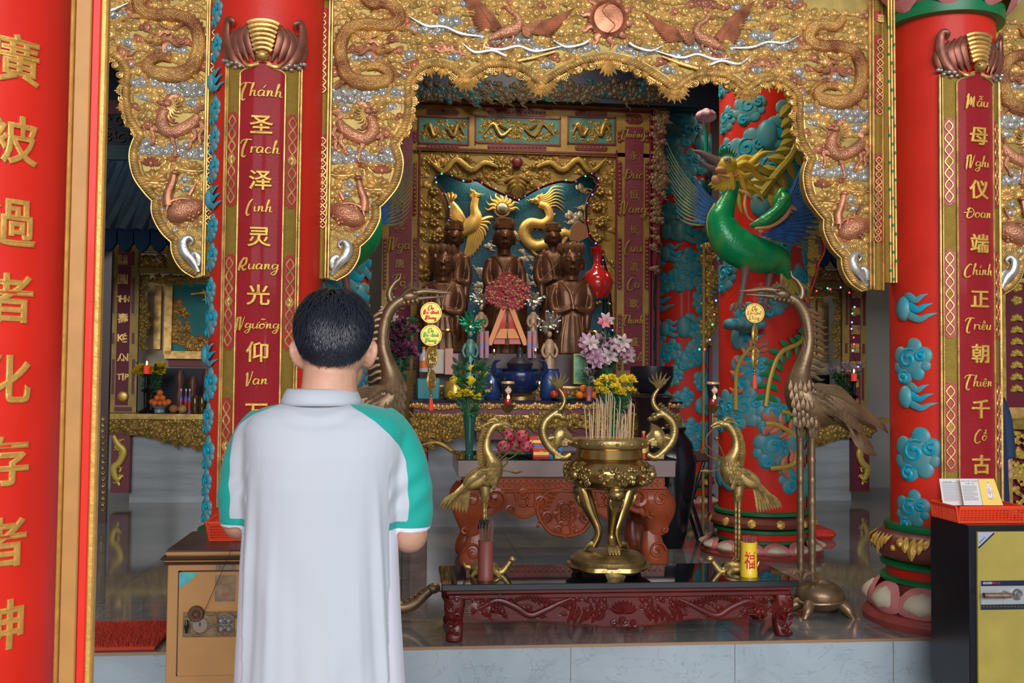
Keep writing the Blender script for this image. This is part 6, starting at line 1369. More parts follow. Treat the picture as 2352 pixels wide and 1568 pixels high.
def bottle(X,Y,z,h,r,m_,capm,lbl,grp=None,band=None,nm='bottle'):
    t=thing(nm,(X,Y,z),lbl,'bottle',grp); b=MB(); lathe(b,[(0,0),(r,0),(r,h*.55),(r*.9,h*.64),(r*.38,h*.76),(r*.34,h*.92),(0,h*.92)],(X,Y,z),20); part('glass_body',b,m_,t); b=MB(); lathe(b,[(r*.4,h*.9),(r*.42,h),(0,h)],(X,Y,z),16); part('cap',b,capm,t)
    if band: b=MB(); lathe(b,[(r*1.01,h*.15),(r*1.01,h*.45)],(X,Y,z),20,cap=False); part('label_band',b,band,t)
    return t
TIN=mat('tin_red_gold',(.5,.05,.02),.3,.3)
for i,px_ in enumerate((1440,1478)): 
    X=Px(6.6).P(px_,1040)[0]; bottle(X,6.6,zT,.17,.035,TIN,GOLD,('red and gold tin behind the censer, left of two','red and gold tin behind the censer, right of two')[i],None,GOLDT,'tin_jar')
# ---- vases of flowers
def petals(mb,c,r,n,m=2,up=.35,w=.5,rnd=random):
    for L in range(m):
        for k in range(n):
            a=2*PI*k/n+L*.4+rnd.random()*.2; e=.25+.55*L/m+up*rnd.random(); d=np.array([math.cos(a)*math.cos(e),math.sin(a)*math.cos(e),math.sin(e)]); leaf(mb,c,c+d*r*(1-.2*L),r*w,.2,nrm=(-d[0]*.3,-d[1]*.3,1),n=3)
def bouquet(px_,zs,Y,vh,vr,vm,lbl,flowers,leaves=60,lh=.5,spread=.16,vasecat='vase of flowers',nm='flower_vase',leafm=None,seed=1):
    """flowers: list of (px,py,r,material,kind,dy)"""
    rnd=random.Random(seed); q=Px(Y); X=q.P(px_,1000)[0]; t=thing(nm,(X,Y,zs),lbl,vasecat); b=MB(); lathe(b,[(vr*.7,0),(vr*.75,.01),(vr*.6,vh*.15),(vr*.75,vh*.5),(vr,vh*.9),(vr*1.12,vh),(vr*1.0,vh),(vr*.7,vh*.5),(0,vh*.4)],(X,Y,zs),28); part('vase',b,vm,t)
    s=MB(); 
    for (fx,fy,r,m_,kind,dy) in flowers:
        c=q.P(fx,fy); c[1]=Y+dy; tube(s,[(X+rnd.uniform(-.3,.3)*vr,Y,zs+vh*.5),((X*.6+c[0]*.4),Y+dy*.4,zs+vh+ (c[2]-zs-vh)*.4),(c[0],c[1],c[2])],.0028,5,4)
        fb_=MB()
        if kind=='mum':
            
            for k in range(34):
                h=rnd.uniform(-.25,1); a=rnd.uniform(0,2*PI); w_=math.sqrt(max(0,1-h*h)); d=np.array([w_*math.cos(a),w_*math.sin(a)-.25,h]); leaf(fb_,c,c+d*r*1.1,r*.5,.25,nrm=(-d[0]*.2,-.5,.8),n=3)
        elif kind=='rose':
            for L in range(3):
                for k in range(5): a=2*PI*k/5+L*.6; o=np.array([math.cos(a),math.sin(a),0])*r*(.25+.2*L); leaf(fb_,c+o*.3-np.array([0,0,r*.5]),c+o+np.array([0,0,r*(.8-.2*L)]),r*1.0,.5,nrm=(math.cos(a),math.sin(a),.2),n=5,mx=.7)
            ball(fb_,c,r*.45,10,7)
        elif kind=='lily':
            for k in range(6): a=PI*k/3+rnd.random()*.3; leaf(fb_,c,c+np.array([math.cos(a)*r,-.4*r+math.sin(a)*r*.6,math.sin(a)*r*.9+.1*r]),r*.5,.25,(0,-.2*r,0),n=5)
            for k in range(5): tube(fb_,[c,c+np.array([rnd.uniform(-.3,.3)*r,-.7*r,rnd.uniform(-.2,.3)*r])],r*.03,4)
        else:
            for k in range(14): ball(fb_,c+np.array([rnd.gauss(0,r*.5),rnd.gauss(0,r*.4),rnd.gauss(0,r*.5)]),r*.3,6,4)
        part({'mum':'chrysanthemum','rose':'yellow_rose','lily':'lily_bloom'}.get(kind,'blossom_cluster'),fb_,m_,t)
    part('stems',s,STEMG,t); lf_=MB()
    zt=zs+vh
    for k in range(leaves):
        a=rnd.uniform(0,2*PI); h=rnd.random()**.8*lh; rr=spread*(.25+.75*h/lh)*rnd.uniform(.3,1); p=np.array([X+rr*.6*math.cos(a),Y+rr*.6*math.sin(a),zt+h*.85]); e=p+np.array([math.cos(a)*.05,math.sin(a)*.05,rnd.uniform(-.02,.05)]); leaf(lf_,p,e,rnd.uniform(.014,.028),.3,n=4)
    part('foliage',lf_,leafm or LEAFG,t); return t
random.seed(12)
rn=random.Random(2)
fl=[(1062+rn.uniform(-28,34),906+rn.uniform(-10,10),.024,YFL,'mum',rn.uniform(-.06,.03)) for _ in range(26)]+[(1043,875,.042,YFL,'rose',0),(1080,876,.045,YFL,'rose',-.02),(1084,848,.035,YFL,'rose',.02),(1110,858,.038,YFL,'rose',0),(1052,872,.03,YFL,'rose',.03),(1120,900,.02,YFL,'mum',0),(1098,935,.014,YFL,'mum',-.03)]
bouquet(1078,zT,6.62,.26,.04,GLS,'tall green glass vase of yellow chrysanthemums and roses at the left of the rosewood table',fl,150,.42,.19,seed=3)
fl=[(1412+rn.uniform(-42,42),888+rn.uniform(-22,20)*1.0,.027,YFL,'mum',rn.uniform(-.08,.03)) for _ in range(46)]+[(1446,872,.02,YFL,'mum',0),(1430,935,.014,YFL,'mum',0),(1425,905,.03,YFL,'mum',-.06)]
bouquet(1412,zT,6.75,.22,.045,GLS,'vase of yellow chrysanthemums behind the incense sticks',fl,90,.24,.15,seed=5)
# black bowl on its stand and the wooden drum behind the table
X=Px(7.6).P(1497,900)[0]; zb=W(1497,905,7.6)[2]
t=thing('black_bowl_gong',(X,7.6,0),'large black bowl gong on a dark stand at the right of the altar','bowl'); b=MB(); R0_=.165; lathe(b,[(0,zb),(R0_*.55,zb+.004),(R0_*.85,zb+.06),(R0_,zb+.14),(R0_*1.0,zb+.215),(R0_*.95,zb+.215),(R0_*.9,zb+.1),(0,zb+.03)],(X,7.6,0),40); part('bowl',b,mat('bowl_black',(.012,.012,.02),.2,.35),t)
b=MB(); lathe(b,[(.15,zb-.005),(.17,zb-.02),(.13,zb-.06),(.10,zb-.3),(.12,zb-.55),(.18,zb-.62),(.18,0)],(X,7.6,0),24); part('stand',b,mat('dark_carved_wood',(.02,.010,.010),0,.3),t)
t=thing('black_jar',(X+.13,7.25,0),'big black glossy jar beside the right end of the rosewood table','jar'); b=MB(); xj=Px(7.25).P(1537,1000)[0]; lathe(b,[(.10,0),(.13,.1),(.19,.45),(.205,.62),(.17,.76),(.11,.84),(.13,.87),(.12,.88)],(xj,7.25,0),36); part('jar_body',b,BLACK,t)
# folding stand with crossed legs
t=thing('folding_stand',(Px(7.3).P(1592,1100)[0],7.3,0),'black folding stand with crossed legs beside the rosewood table','stand'); X=t.location[0]
for (dx0,dx1,yy) in ((-.11,.09,7.32),(.10,-.10,7.32),(-.11,.09,7.5),(.10,-.10,7.5)): b=MB(); tube(b,[(X+dx0,yy,0.0),(X+dx1,yy,.62)],.013,8); part('leg',b,BLACK,t)
b=MB(); box(b,(X-.12,7.28,.62),(X+.12,7.54,.68),.01); part('seat_top',b,mat('dark_wood_seat',(.05,.02,.015),0,.4),t)
# ================================================================ main altar at the back
YA=9.0; ra=Rel(YA); qa=Px(YA)
GD=mat('aged_gold_frame',(.34,.22,.05),.35,.45,.2,12); GDC=mat('aged_gold_carving',(.40,.26,.06),.55,.38,.35,16,.4,80); TEALC=mat('teal_panel_ground',(.04,.18,.15),0,.5,.3,10)
MAR=mat('altar_maroon',(.15,.010,.025),0,.4)
ab=thing('altar_backdrop',(W(1188,900,YA)[0],YA,0),'tall gilt and maroon altar backdrop with couplet strips and carved panels','altar backdrop')
def bar(mb,x0,y0,x1,y1,Y,d0,d1,bev=0):
    a=W(x0,(y0+y1)/2,Y); c=W(x1,(y0+y1)/2,Y); z1=W((x0+x1)/2,y0,Y)[2]; z0=W((x0+x1)/2,y1,Y)[2]; box(mb,(a[0],Y-d1,z0),(c[0],Y-d0,z1),bev); return mb
b=MB(); bar(b,876,236,1500,352,YA,-.1,0); bar(b,876,352,960,1010,YA,-.1,0); bar(b,1414,352,1498,1010,YA,-.1,0); part('gilt_frame',b,GD,ab)
b=MB(); bar(b,876,234,1502,242,YA,0,.03); part('top_cornice',b,GD,ab)
b=MB()
bar(b,876,244,1500,249,YA,0,.008)
def frame(mb,x0,y0,x1,y1,w=3,d=.012): bar(mb,x0,y0,x1,y0+w,YA,0,d); bar(mb,x0,y1-w,x1,y1,YA,0,d); bar(mb,x0,y0,x0+w,y1,YA,0,d); bar(mb,x1-w,y0,x1,y1,YA,0,d)
for x0,x1 in ((960,1078),(1091,1288),(1303,1414)): frame(b,x0,268,x1,332)
frame(b,1490,244,1500,1010,6); bar(b,958,345,1416,349,YA,0,.01); bar(b,958,345,962,1010,YA,0,.01); bar(b,1412,345,1416,1010,YA,0,.01); part('maroon_fillets',b,MAR,ab)
for x0,x1 in ((963,1075),(1094,1285),(1306,1411)):
    c=MB(); bar(c,x0,271,x1,329,YA,0,.004); tp=part('teal_panel',c,TEALC,ab); g=MB(); random.seed(int(x0))
    for k in range(int((x1-x0)*.5)): ra.cloud(g,random.uniform(x0+6,x1-6),random.uniform(276,324),random.uniform(3,5.5),random.random(),4,True)
    mx=(x0+x1)/2
    for s in (-1,1): ra.st(g,[(mx+s*(x1-x0)*.42,310),(mx+s*(x1-x0)*.3,285),(mx+s*(x1-x0)*.2,312),(mx+s*(x1-x0)*.08,296)],[1,5,5,3],d=4,n=7); ra.lf(g,(mx+s*20,300),(mx+s*45,285),9,d=5)
    part('panel_relief',g,GDC,tp)
cm=MB(); cg=MB()
def cart(x0,y0,x1,y1,vert=True):
    a=W(x0,y1,YA);c=W(x1,y0,YA); X0,X1,Z0,Z1=a[0],c[0],a[2],c[2]; r=min(X1-X0,Z1-Z0)/2
    if vert: P=[(X0,Z0+r)]+[((X0+X1)/2+r*math.cos(t_),Z0+r+r*math.sin(t_)) for t_ in np.linspace(PI,2*PI,8)]+[((X0+X1)/2+r*math.cos(t_),Z1-r+r*math.sin(t_)) for t_ in np.linspace(0,PI,8)]
    else: P=[(X0+r+r*math.cos(t_),(Z0+Z1)/2+r*math.sin(t_)) for t_ in np.linspace(PI/2,3*PI/2,8)]+[(X1-r+r*math.cos(t_),(Z0+Z1)/2+r*math.sin(t_)) for t_ in np.linspace(-PI/2,PI/2,8)]
    extr(cm,P,YA-.008,YA)
    n=max(1,int(max(x1-x0,y1-y0)/9))
    for k in range(n):
        t_=(k+.5)/n; x=(x0+x1)/2 if vert else x0+(x1-x0)*t_; y=y0+(y1-y0)*t_ if vert else (y0+y1)/2; ra.spi(cg,x,y,min(x1-x0,y1-y0)*.26,1.4,1.1,k*2,1 if k%2 else -1,3,k=8,n=4)
for x in (953,1423,1486):
    for y0,y1 in ((300,328),(370,495),(545,665),(720,850),(880,980)): cart(x-5,y0,x+5,y1)
for x in (884,): 
    for y0,y1 in ((545,665),(720,850)): cart(x-5,y0,x+5,y1)
for x0,x1,y in ((980,1055,258),(1120,1255,259),(1320,1395,261),(980,1055,338),(1120,1255,338),(1320,1395,340)): cart(x0,y-5,x1,y+5,False)
cart(1435,262,1476,284,False)
part('maroon_cartouches',cm,MAR,ab); part('cartouche_scrolls',cg,GD,ab)
for (x0,x1,cx,words) in ((1434,1476,1455,[('Thie^`ng',312,'s'),('永',358,'c'),("Du*'c",404,'s'),('恒',447,'c'),("Nang",483,'s'),('长',527,'c'),("Lu*u",572,'s'),('流',612,'c'),("Ca",655,'s'),('歌',697,'c'),("Thi.nh",738,'s'),('盛',784,'c'),("The^'",822,'s')]),
                        (895,945,918,[("Vi~",480,'s'),('虎',518,'c'),("Nga",565,'s'),('唐',605,'c'),("To^?",650,'s'),('光',700,'c'),("Hai",740,'s')])):
    c=MB(); bar(c,x0,292,x1,850,YA,0,.008); fp=part('crimson_strip',c,mat('altar_strip_crimson',(.17,.008,.03),0,.35,.1,8,.4,60,'weave'),ab); g=MB()
    for w_,y,kd in words:
        p=W(cx,y,YA)
        if kd=='s': script(g,w_,p[0],p[2],.115 if len(w_)<6 else .085,depth=-(YA-.014),r=.0068)
        else: chars(g,w_,p[0],p[2],.085,depth=-(YA-.012),bold=.01,ext=.03,bev=0); tube(g,[(p[0]+.062*math.cos(a),YA-.010,p[2]+.062*math.sin(a)) for a in np.linspace(0,2*PI,24)],.0016,4)
    part('gilt_words',g,GD,fp)
# pierced carved screen with the winged opening
op=[(972,760),(980,700),(990,640),(1000,600),(1015,560),(1029,530),(1029,500),(1028,470),(1015,440),(1001,420),(1002,405),(1024,401),(1050,412),(1075,418),(1095,415),(1120,430),(1150,445),(1175,455),(1187,461),(1200,455),(1225,440),(1260,425),(1290,418),(1315,420),(1335,408),(1352,403),(1368,411),(1370,428),(1355,447),(1345,470),(1345,510),(1352,540),(1366,560),(1385,600),(1395,650),(1400,700),(1404,760)]
ops=cat([list(o) for o in op],4)
YS2=9.03; rs_=Rel(YS2)
P=[(958,349),(1416,349),(1416,765)]+[tuple(q) for q in ops[::-1]]+[(958,765)]
b=MB(); extr(b,[(lambda p:(p[0],p[2]))(W(x,y,YS2)) for x,y in P],YS2,YS2+.05); part('carved_screen_ground',b,GD,ab)
nl=area('niche_lamp',(1.0,9.15,W(1187,395,9.15)[2]),(0,0,0),.9,.06,7,(1,.86,.6))
g=MB(); g2=MB(); random.seed(77)
for k in range(620):
    x,y=random.uniform(963,1411),random.uniform(353,755)
    if inpoly(P,x,y) and dseg(ops,x,y)>5: rs_.cloud(g if random.random()<.85 else g2,x,y,random.uniform(4.5,8),random.random(),4,True)
for s in (-1,1):
    X=lambda v:1187+s*v; rs_.st(g,[(X(205),365),(X(170),395),(X(140),368),(X(105),392),(X(75),375),(X(45),385)],[2,7,8,8,7,4],d=8,n=8); beast_head(rs_,g,g,g,X(38),384,11,-s)
    for k in range(8): rs_.fan(g,X(190-6*(k%2)),440+36*k,13,12,0,2*PI,6,30,.15,.3,.1,6)
for L in range(3):
    for k in range(7): a=PI/2+(k-3)*.42; rs_.lf(g,(1187,405+10*L),(1187+(32-8*L)*math.cos(a),405+10*L+(46-6*L)*math.sin(a)),12,d=6+3*L)
part('screen_carving',g,GDC,ab); part('screen_highlights',g2,GOLD,ab)
b=MB(); l=W(1187,376,YS2); ball(b,(l[0],YS2-.05,l[2]),(.048,.02,.048),20,12); part('red_taiji_disc',b,MAR,ab)
b=MB(); tube(b,[rs_.P(*q,9) for q in ops],.012,8,mod=lambda t_,u:1+.3*math.sin(t_*900+u*9)); gar=part('tinsel_garland',b,mat('purple_tinsel',(.09,.01,.05),.2,.4,.4,200),ab)
ls=thing('string_lights',(l[0],9.0,l[2]-.3),'string of tiny coloured lights around the winged opening of the altar screen','string lights')
wr=MB(); tube(wr,[rs_.P(*q,13) for q in ops],.002,4); part('wire',wr,BLACK,ls)
EM={c:mat('bulb_'+n_,c,0,.4,emit=c,es=e) for n_,c,e in (('red',(1,.03,.03),8),('green',(.03,1,.15),8),('blue',(.08,.1,1),12))}
ek=list(EM.values()); s_=np.linspace(0,len(ops)-1,38)
for k,si in enumerate(s_): q=ops[int(si)]; b=MB(); ball(b,rs_.P(q[0]+random.uniform(-3,3),q[1]+random.uniform(-3,3),16),.007 if k%2 else .0045,8,6); part('bulb',b,ek[random.Random(k).randrange(3)],ls)
# picture behind the opening
YP=9.26; rp_=Rel(YP)
pw=thing('altar_picture_relief',(l[0],YP,1.5),'blue relief picture of a golden phoenix and dragon around a flaming pearl behind the statues','relief picture')
b=MB(); bar(b,950,345,1425,1190,YP,-.05,0); part('blue_ground',b,mat('peacock_blue_mosaic',(.01,.10,.17),.1,.3,.6,60,.6,120),pw)
GP=mat('painted_bright_gold',(.80,.52,.14),.35,.4,.15,20,.4,100); SC_=mat('cream_cloud',(.55,.48,.36),.2,.45)
g=MB()
rp_.st(g,[(1060,535),(1080,520),(1092,500),(1088,478),(1092,455)],[12,18,15,10,8],d=5,n=12); beast_head(rp_,g,g,g,1093,447,11)
for i in range(11): t_=i/10; rp_.lf(g,(1072-10*t_,512-4*t_),(1002+26*t_,428+70*t_),11,(10,6),d=5)
rp_.fan(g,1035,470,22,30,2.2,5.6,7,30,.15,.2,.12,4)
for i in range(13): t_=i/12; rp_.lf(g,(1075+8*t_,518),(1062+70*t_,598-98*t_*t_),10,(8,-6),d=7)
part('phoenix',g,GP,pw); g=MB()
dp=[(1238,470),(1255,478),(1262,500),(1245,515),(1218,513),(1203,528),(1208,552),(1230,566),(1262,556),(1290,536),(1312,545),(1318,575),(1308,600)]; rd=[8,9,10,11,12,12,12,12,11,10,8,6,3]
rp_.st(g,dp,rd,d=5,n=12,sm=6); scaled_spines(rp_,g,dp,rd,-1,6,8); beast_head(rp_,g,g,g,1230,460,13,-1)
for k in range(7): rp_.flame(g,1240,452+3*k,58,-.5+.12*k,3,.3,d=5)
for L in ([(1215,550),(1222,575),(1236,590)],[(1240,562),(1252,580),(1262,572)],[(1300,545),(1285,570),(1278,590)]): rp_.st(g,L,[6,4,3],d=5); claw(rp_,g,*L[-1],1,6)
part('dragon',g,GP,pw); g=MB()
for k in range(9): a=PI+PI*k/8; rp_.flame(g,1153+15*math.cos(a),480+15*math.sin(a),26,a,4.5,.35,d=4)
rp_.st(g,[(1153+17*math.cos(a),480+17*math.sin(a)) for a in np.linspace(0,2*PI,16)],[3]*16,d=3); part('flames',g,GP,pw); g=MB(); rp_.bl(g,1153,480,13,13,11,d=6,n=16,m=10); part('pearl',g,mat('pearl',(.5,.46,.4),.3,.15),pw)
g=MB(); random.seed(5)
for k in range(46):
    x,y=random.choice([(1330,440),(1335,470),(1320,500),(1200,580),(1205,600),(1135,565),(1190,540),(1240,610),(1110,620),(1215,640),(1300,620),(1110,660)]); rp_.cloud(g,x+random.uniform(-16,16),y+random.uniform(-12,12),random.uniform(5,8),random.random(),4,True)
part('clouds',g,SC_,pw)
# ---------------------------------------------------------------- statues
BS=mat('dark_bronze_statue',(.15,.066,.032),.5,.33,.35,10,.2,40); BS2=mat('bronze_gilt_robe',(.22,.11,.05),.5,.35,.2,10)
ZPL=W(1158,812,8.36)[2]
def q_y(q,cx,z):
    z0=q.P(cx,700)[2]; z1=q.P(cx,900)[2]; return 700+200*(z0-z)/(z0-z1)
def statue(cx,ytop,ychin,ybase,wsh,wb,Y,lbl,kind='stand',crown='tall'):
    q=Px(Y); k=q.k; ybase=q_y(q,cx,ZPL); zb=ZPL; t=thing('bronze_statue',(q.P(cx,ybase)[0],Y,zb),lbl,'statue','bronze statues on the altar')
    H=ychin-ytop; b=MB(); P=lambda x,y,d=0:q.P(cx+x,y,d)
    hy=ychin-H*.42; hr=H*.42 if crown=='tall' else H*.46
    ball(b,P(0,hy),(hr*.78*k,hr*.85*k,hr*1.02*k),18,14); ball(b,P(0,hy+hr*.45,hr*.2),(hr*.6*k,hr*.6*k,hr*.6*k),14,10)
    q.t(b,[(cx,hy-hr*.1,hr*.8),(cx,hy+hr*.18,hr*1.02)],[hr*.10,hr*.16],8); q.t(b,[(cx-hr*.22,hy+hr*.5,hr*.78),(cx,hy+hr*.5,hr*.86),(cx+hr*.22,hy+hr*.5,hr*.78)],[hr*.07,hr*.1,hr*.07],6)
    for s in (-1,1): q.b(b,cx+s*hr*.78,hy+hr*.2,0,hr*.13,hr*.2,hr*.42); q.b(b,cx+s*hr*.30,hy-hr*.05,hr*.74,hr*.17,hr*.1,hr*.07); q.t(b,[(cx+s*hr*.1,hy-hr*.22,hr*.8),(cx+s*hr*.5,hy-hr*.26,hr*.66)],[hr*.05]*2,6)
    ys=ychin+H*.12
    q.t(b,[(cx,ychin-H*.2),(cx,ys+4)],[hr*.42,hr*.55],12)
    rows=[(ys-2,wsh*.35,7),(ys+4,wsh*.82,11),(ys+14,wsh,14),(ys+30,wsh*.98,17),(ys+60,wsh*.86,18)]
    if kind=='stand': rows+=[((ys+60)*.5+ybase*.5,wb*.9,18),(ybase,wb,18)]
    else: rows+=[(ys+75,wb*.92,24),(ys+95,wb,34),((ys+95+ybase)/2,wb*1.02,34),(ybase,wb*.95,30)]
    loft(b,[[P(w_*math.cos(a)*(1+.03*math.sin(9*a)),y,dd*math.sin(a)*(1+.05*math.sin(7*a))) for a in np.arange(28)*PI/14] for y,w_,dd in rows])
    for s in (-1,1):
        q.t(b,[(cx+s*wsh*.86,ys+12,0),(cx+s*wsh*1.08,ys+45,2),(cx+s*wsh*.95,ys+74,10),(cx+s*wsh*.4,ys+72,20),(cx+s*wsh*.08,ys+66,24)],[9,10,10,7,5],12)
        q.t(b,[(cx+s*wsh*.85,ys+74,10),(cx+s*wsh*.8,ys+110,12),(cx+s*wsh*.85,ys+135,8)],[11,9,5],10)
    part('figure',remesh(b,.009,3),BS,t,sharp=180)
    b=MB()
    if crown=='tall':
        lathe(b,[(hr*.78*k,0),(hr*.82*k,H*.06*k),(hr*.7*k,H*.2*k),(hr*.75*k,H*.3*k),(hr*.5*k,H*.36*k),(0,H*.38*k)],P(0,hy-hr*.55),20,mod=lambda th,z:1+.05*math.cos(8*th)); 
        for s in (-1,0,1): q.l(b,(cx+s*hr*.5,hy-hr*.6,hr*.6),(cx+s*hr*.6,hy-hr*1.25,hr*.5),hr*.5,.5)
    else:
        ball(b,P(0,hy-hr*.9),(hr*.4*k,)*3,12,8)
        for kk in range(7): a=PI*kk/6; q.l(b,(cx+hr*.7*math.cos(a),hy-hr*.45,hr*.7*math.sin(a)),(cx+hr*.8*math.cos(a),hy-hr*1.2,hr*.6*math.sin(a)),hr*.4,.5)
    part('crown',b,BS2,t); b=MB()
    q.t(b,[(cx-wsh*.5,ys+8,10),(cx-wsh*.12,ys+34,19),(cx+wsh*.05,ys+70,22)],[3,3.6,3],8); q.t(b,[(cx+wsh*.5,ys+8,10),(cx+wsh*.12,ys+34,19),(cx-.05*wsh,ys+70,22)],[3,3.6,3],8)
    for kk in range(4): x=(kk-1.5)*wb*.35; q.t(b,[(cx+x*.6,ys+85,20 if kind=='stand' else 30),(cx+x,(ys+ybase)/2+45,19 if kind=='stand' else 33),(cx+x*1.1,ybase-4,19 if kind=='stand' else 29)],[2,3,2.4],7)
    part('robe_folds',b,BS2,t); return t
statue(1158,502,575,800,38,52,8.75,'seated bronze statue in the centre of the altar with a tall crown','sit')
statue(1043,508,570,800,30,32,8.80,'standing bronze statue at the back left of the altar','stand')
statue(1270,513,568,800,34,36,8.80,'standing bronze statue at the back right of the altar, holding a staff','stand')
statue(1016,560,635,812,42,46,8.5,'bronze statue with a round topknot at the front left of the altar','stand','knot')
statue(1312,556,632,812,42,44,8.5,'bronze statue with a round topknot at the front right of the altar','stand','knot')
b=MB(); q=Px(8.6); q.t(b,[(1246,640,26),(1300,585,20)],[1.5,1.5],6,1); one('staff',b,BS2,'thin bronze staff held by the back right statue','staff')
b=MB(); q=Px(8.95); P=[(lambda p:(p[0],p[2]))(q.P(x,y)) for x,y in ((1308,552),(1312,520),(1330,506),(1348,520),(1352,545),(1330,556))]; extr(b,P,8.94,8.96,bev=.004); one('fan',b,mat('brown_fan',(.28,.12,.05),0,.5),'brown hand fan shape standing at the upper right behind the statues','fan')
# tiers --------------------------------------------------------
YT1,YT2=7.95,8.25; zA=W(1250,920,YT1)[2]; zB=W(1250,886,YT2)[2]; XA0=W(944,950,YT1)[0]; XA1=W(1568,950,YT1)[0]
rt=Rel(YT1)
at=thing('main_altar_table',(XC2,8.4,0),'long red and gold carved altar table carrying the offerings','altar table')
b=MB(); box(b,(XA0,YT1,zA-.02),(XA1,8.95,zA)); part('black_top',b,mat('altar_black_top',(.01,.011,.018),0,.15),at)
b=MB(); box(b,(XA0+.02,YT1+.02,zA-.115),(XA1-.02,8.9,zA-.02)); fz=part('red_frieze',b,MAR,at); g=MB(); random.seed(3)
for k in range(64): rt.cloud(g,948+9.7*k,932+random.uniform(-3,3),5.5,0,3,True)
part('frieze_scrolls',g,GOLD,fz)
b=MB(); box(b,(XA0+.01,YT1+.005,zA-.135),(XA1-.01,8.9,zA-.115)); part('gilt_ledge',b,GOLD,at)
b=MB(); box(b,(XA0+.1,YT1+.35,0),(XA1-.1,8.9,zA-.13)); part('marble_base',b,mat('altar_pale_marble',(.42,.46,.50),0,.15,.2,2.5,stretch=(.5,1,5)),at)
g=MB(); random.seed(8)
def vdepth(x): u=abs(x-1256)/306; return 955+ (20+62*(u**3) if u<1 else 80)
for k in range(560):
    x=random.uniform(948,1562); y=random.uniform(953,1035)
    if y<vdepth(x)+6: rt.cloud(g,x,y,random.uniform(5,8),random.random(),4,True)
rt.st(g,[(950,1028),(1000,1015),(1040,1036),(1062,1060)],[3,4,5,1],d=3)
part('gilt_valance_carving',g,GDC,at)
b=MB(); bar(b,1095,952,1420,1010,YT1,-.06,-.02); part('maroon_valance_board',b,MAR,at)
b=MB(); xl=XA0+.02; 
for sx in (0,1):
    X=XA0+.0 if sx==0 else XA1-.14; b=MB(); box(b,(X,YT1+.02,0),(X+.14,YT1+.2,zA-.13),.01); lg=part('maroon_leg',b,MAR,at); g=MB(); xm=(940 if sx==0 else 1545)
    for k in range(9): rt.spi(g,xm+14+4*(k%2),975+18*k,8,2,1.3,k,1 if k%2 else -1,1,k=9)
    part('leg_scrolls',g,GDC,lg)
a2=thing('altar_tier',(XC2,8.6,zA),'upper altar tier with a red and gold carved front','altar tier')
X0b=W(1000,900,YT2)[0]; X1b=W(1490,900,YT2)[0]; b=MB(); box(b,(X0b,YT2,zA+.001),(X1b,8.93,zB)); tf=part('tier_block',b,MAR,a2); g=MB(); r_=Rel(YT2); random.seed(4)
for k in range(46): r_.cloud(g,1004+10.4*k,903+random.uniform(-4,4),6,0,4,True)
part('tier_scrolls',g,GDC,tf); b=MB(); box(b,(X0b-.01,YT2-.01,zB-.018),(X1b+.01,8.93,zB)); part('gilt_edge',b,GOLD,a2)
b=MB(); z8=W(1158,800,8.75)[2]; box(b,(W(965,800,8.4)[0],8.36,zB+.001),(W(1400,800,8.4)[0],8.95,W(1158,812,8.36)[2])); one('statue_platform',b,mat('dark_platform',(.05,.018,.018),0,.4),'dark red platform under the bronze statues','platform')
# offerings on the altar ---------------------------------------
def turned(nm,prof,px_,zs,Y,m_,lbl,cat_,group=None,n=24,mod=None): q=Px(Y); k=q.k; b=MB(); lathe(b,[(r*k,h*k) for r,h in prof],(q.P(px_,900)[0],Y,zs),n,mod=mod); return one(nm,b,m_,lbl,cat_,group)
NAVY=mat('navy_porcelain',(.012,.025,.09),.1,.2); 
t=thing('blue_incense_bowl',(Px(8.05).P(1195,890)[0],8.1,zA),'big dark blue incense bowl with a lidded top in the middle of the altar','incense bowl'); q=Px(8.1); k=q.k; X=t.location[0]
b=MB(); lathe(b,[(24*k,0),(30*k,6*k),(22*k,14*k),(40*k,26*k),(50*k,44*k),(48*k,60*k),(40*k,66*k),(44*k,70*k),(0,70*k)],(X,8.1,zA),40); part('bowl',b,NAVY,t)
b=MB(); lathe(b,[(26*k,70*k),(30*k,82*k),(18*k,92*k),(8*k,98*k),(6*k,112*k),(2*k,118*k)],(X,8.1,zA),28); part('lid_tower',b,mat('pewter_dark',(.05,.05,.07),.6,.3),t); b=MB(); lathe(b,[(22*k,0),(36*k,.5*k),(36*k,8*k),(24*k,16*k)],(X,8.1,zA),32); part('brass_foot',b,BRS,t)
for s in (-1,1): b=MB(); tube(b,[(X+s*44*k,8.1,zA+50*k),(X+s*58*k,8.1,zA+64*k),(X+s*56*k,8.1,zA+84*k),(X+s*44*k,8.1,zA+90*k)],[4*k,5*k,4*k,2*k],8,4); part('handle',b,NAVY,t)
# two blue jars flanking
for px_ in (1130,1262): turned('blue_jar',[(16,0),(22,6),(25,30),(24,58),(20,66),(21,70),(0,70)],px_,zA,8.25,mat('cobalt_jar',(.03,.07,.22),.1,.25),'dark blue jar on the altar '+('left' if px_<1200 else 'right')+' of the big blue bowl','jar')
b=turned('red_vase',[(22,0),(24,4),(34,22),(36,38),(30,54),(14,66),(9,78),(10,96),(16,108),(14,108)],1370,W(1370,684,8.6)[2],8.6,mat('red_vase_glaze',(.48,.02,.02),0,.15,coat=.5),'tall red vase at the right of the altar','vase')
b=MB(); q=Px(8.6); a=q.P(1348,684); c=q.P(1392,684); 
for x in (a[0]+.01,c[0]-.01):
    for y in (8.52,8.66): tube(b,[(x,y,zA+.05),(x,y,a[2])],.008,6)
box(b,(a[0]-.01,8.5,a[2]-.015),(c[0]+.01,8.7,a[2])); box(b,(a[0]-.01,8.5,zA+.02),(c[0]+.01,8.7,zA+.05)); one('vase_stand',b,BLACK,'black legged stand under the tall red vase','stand')
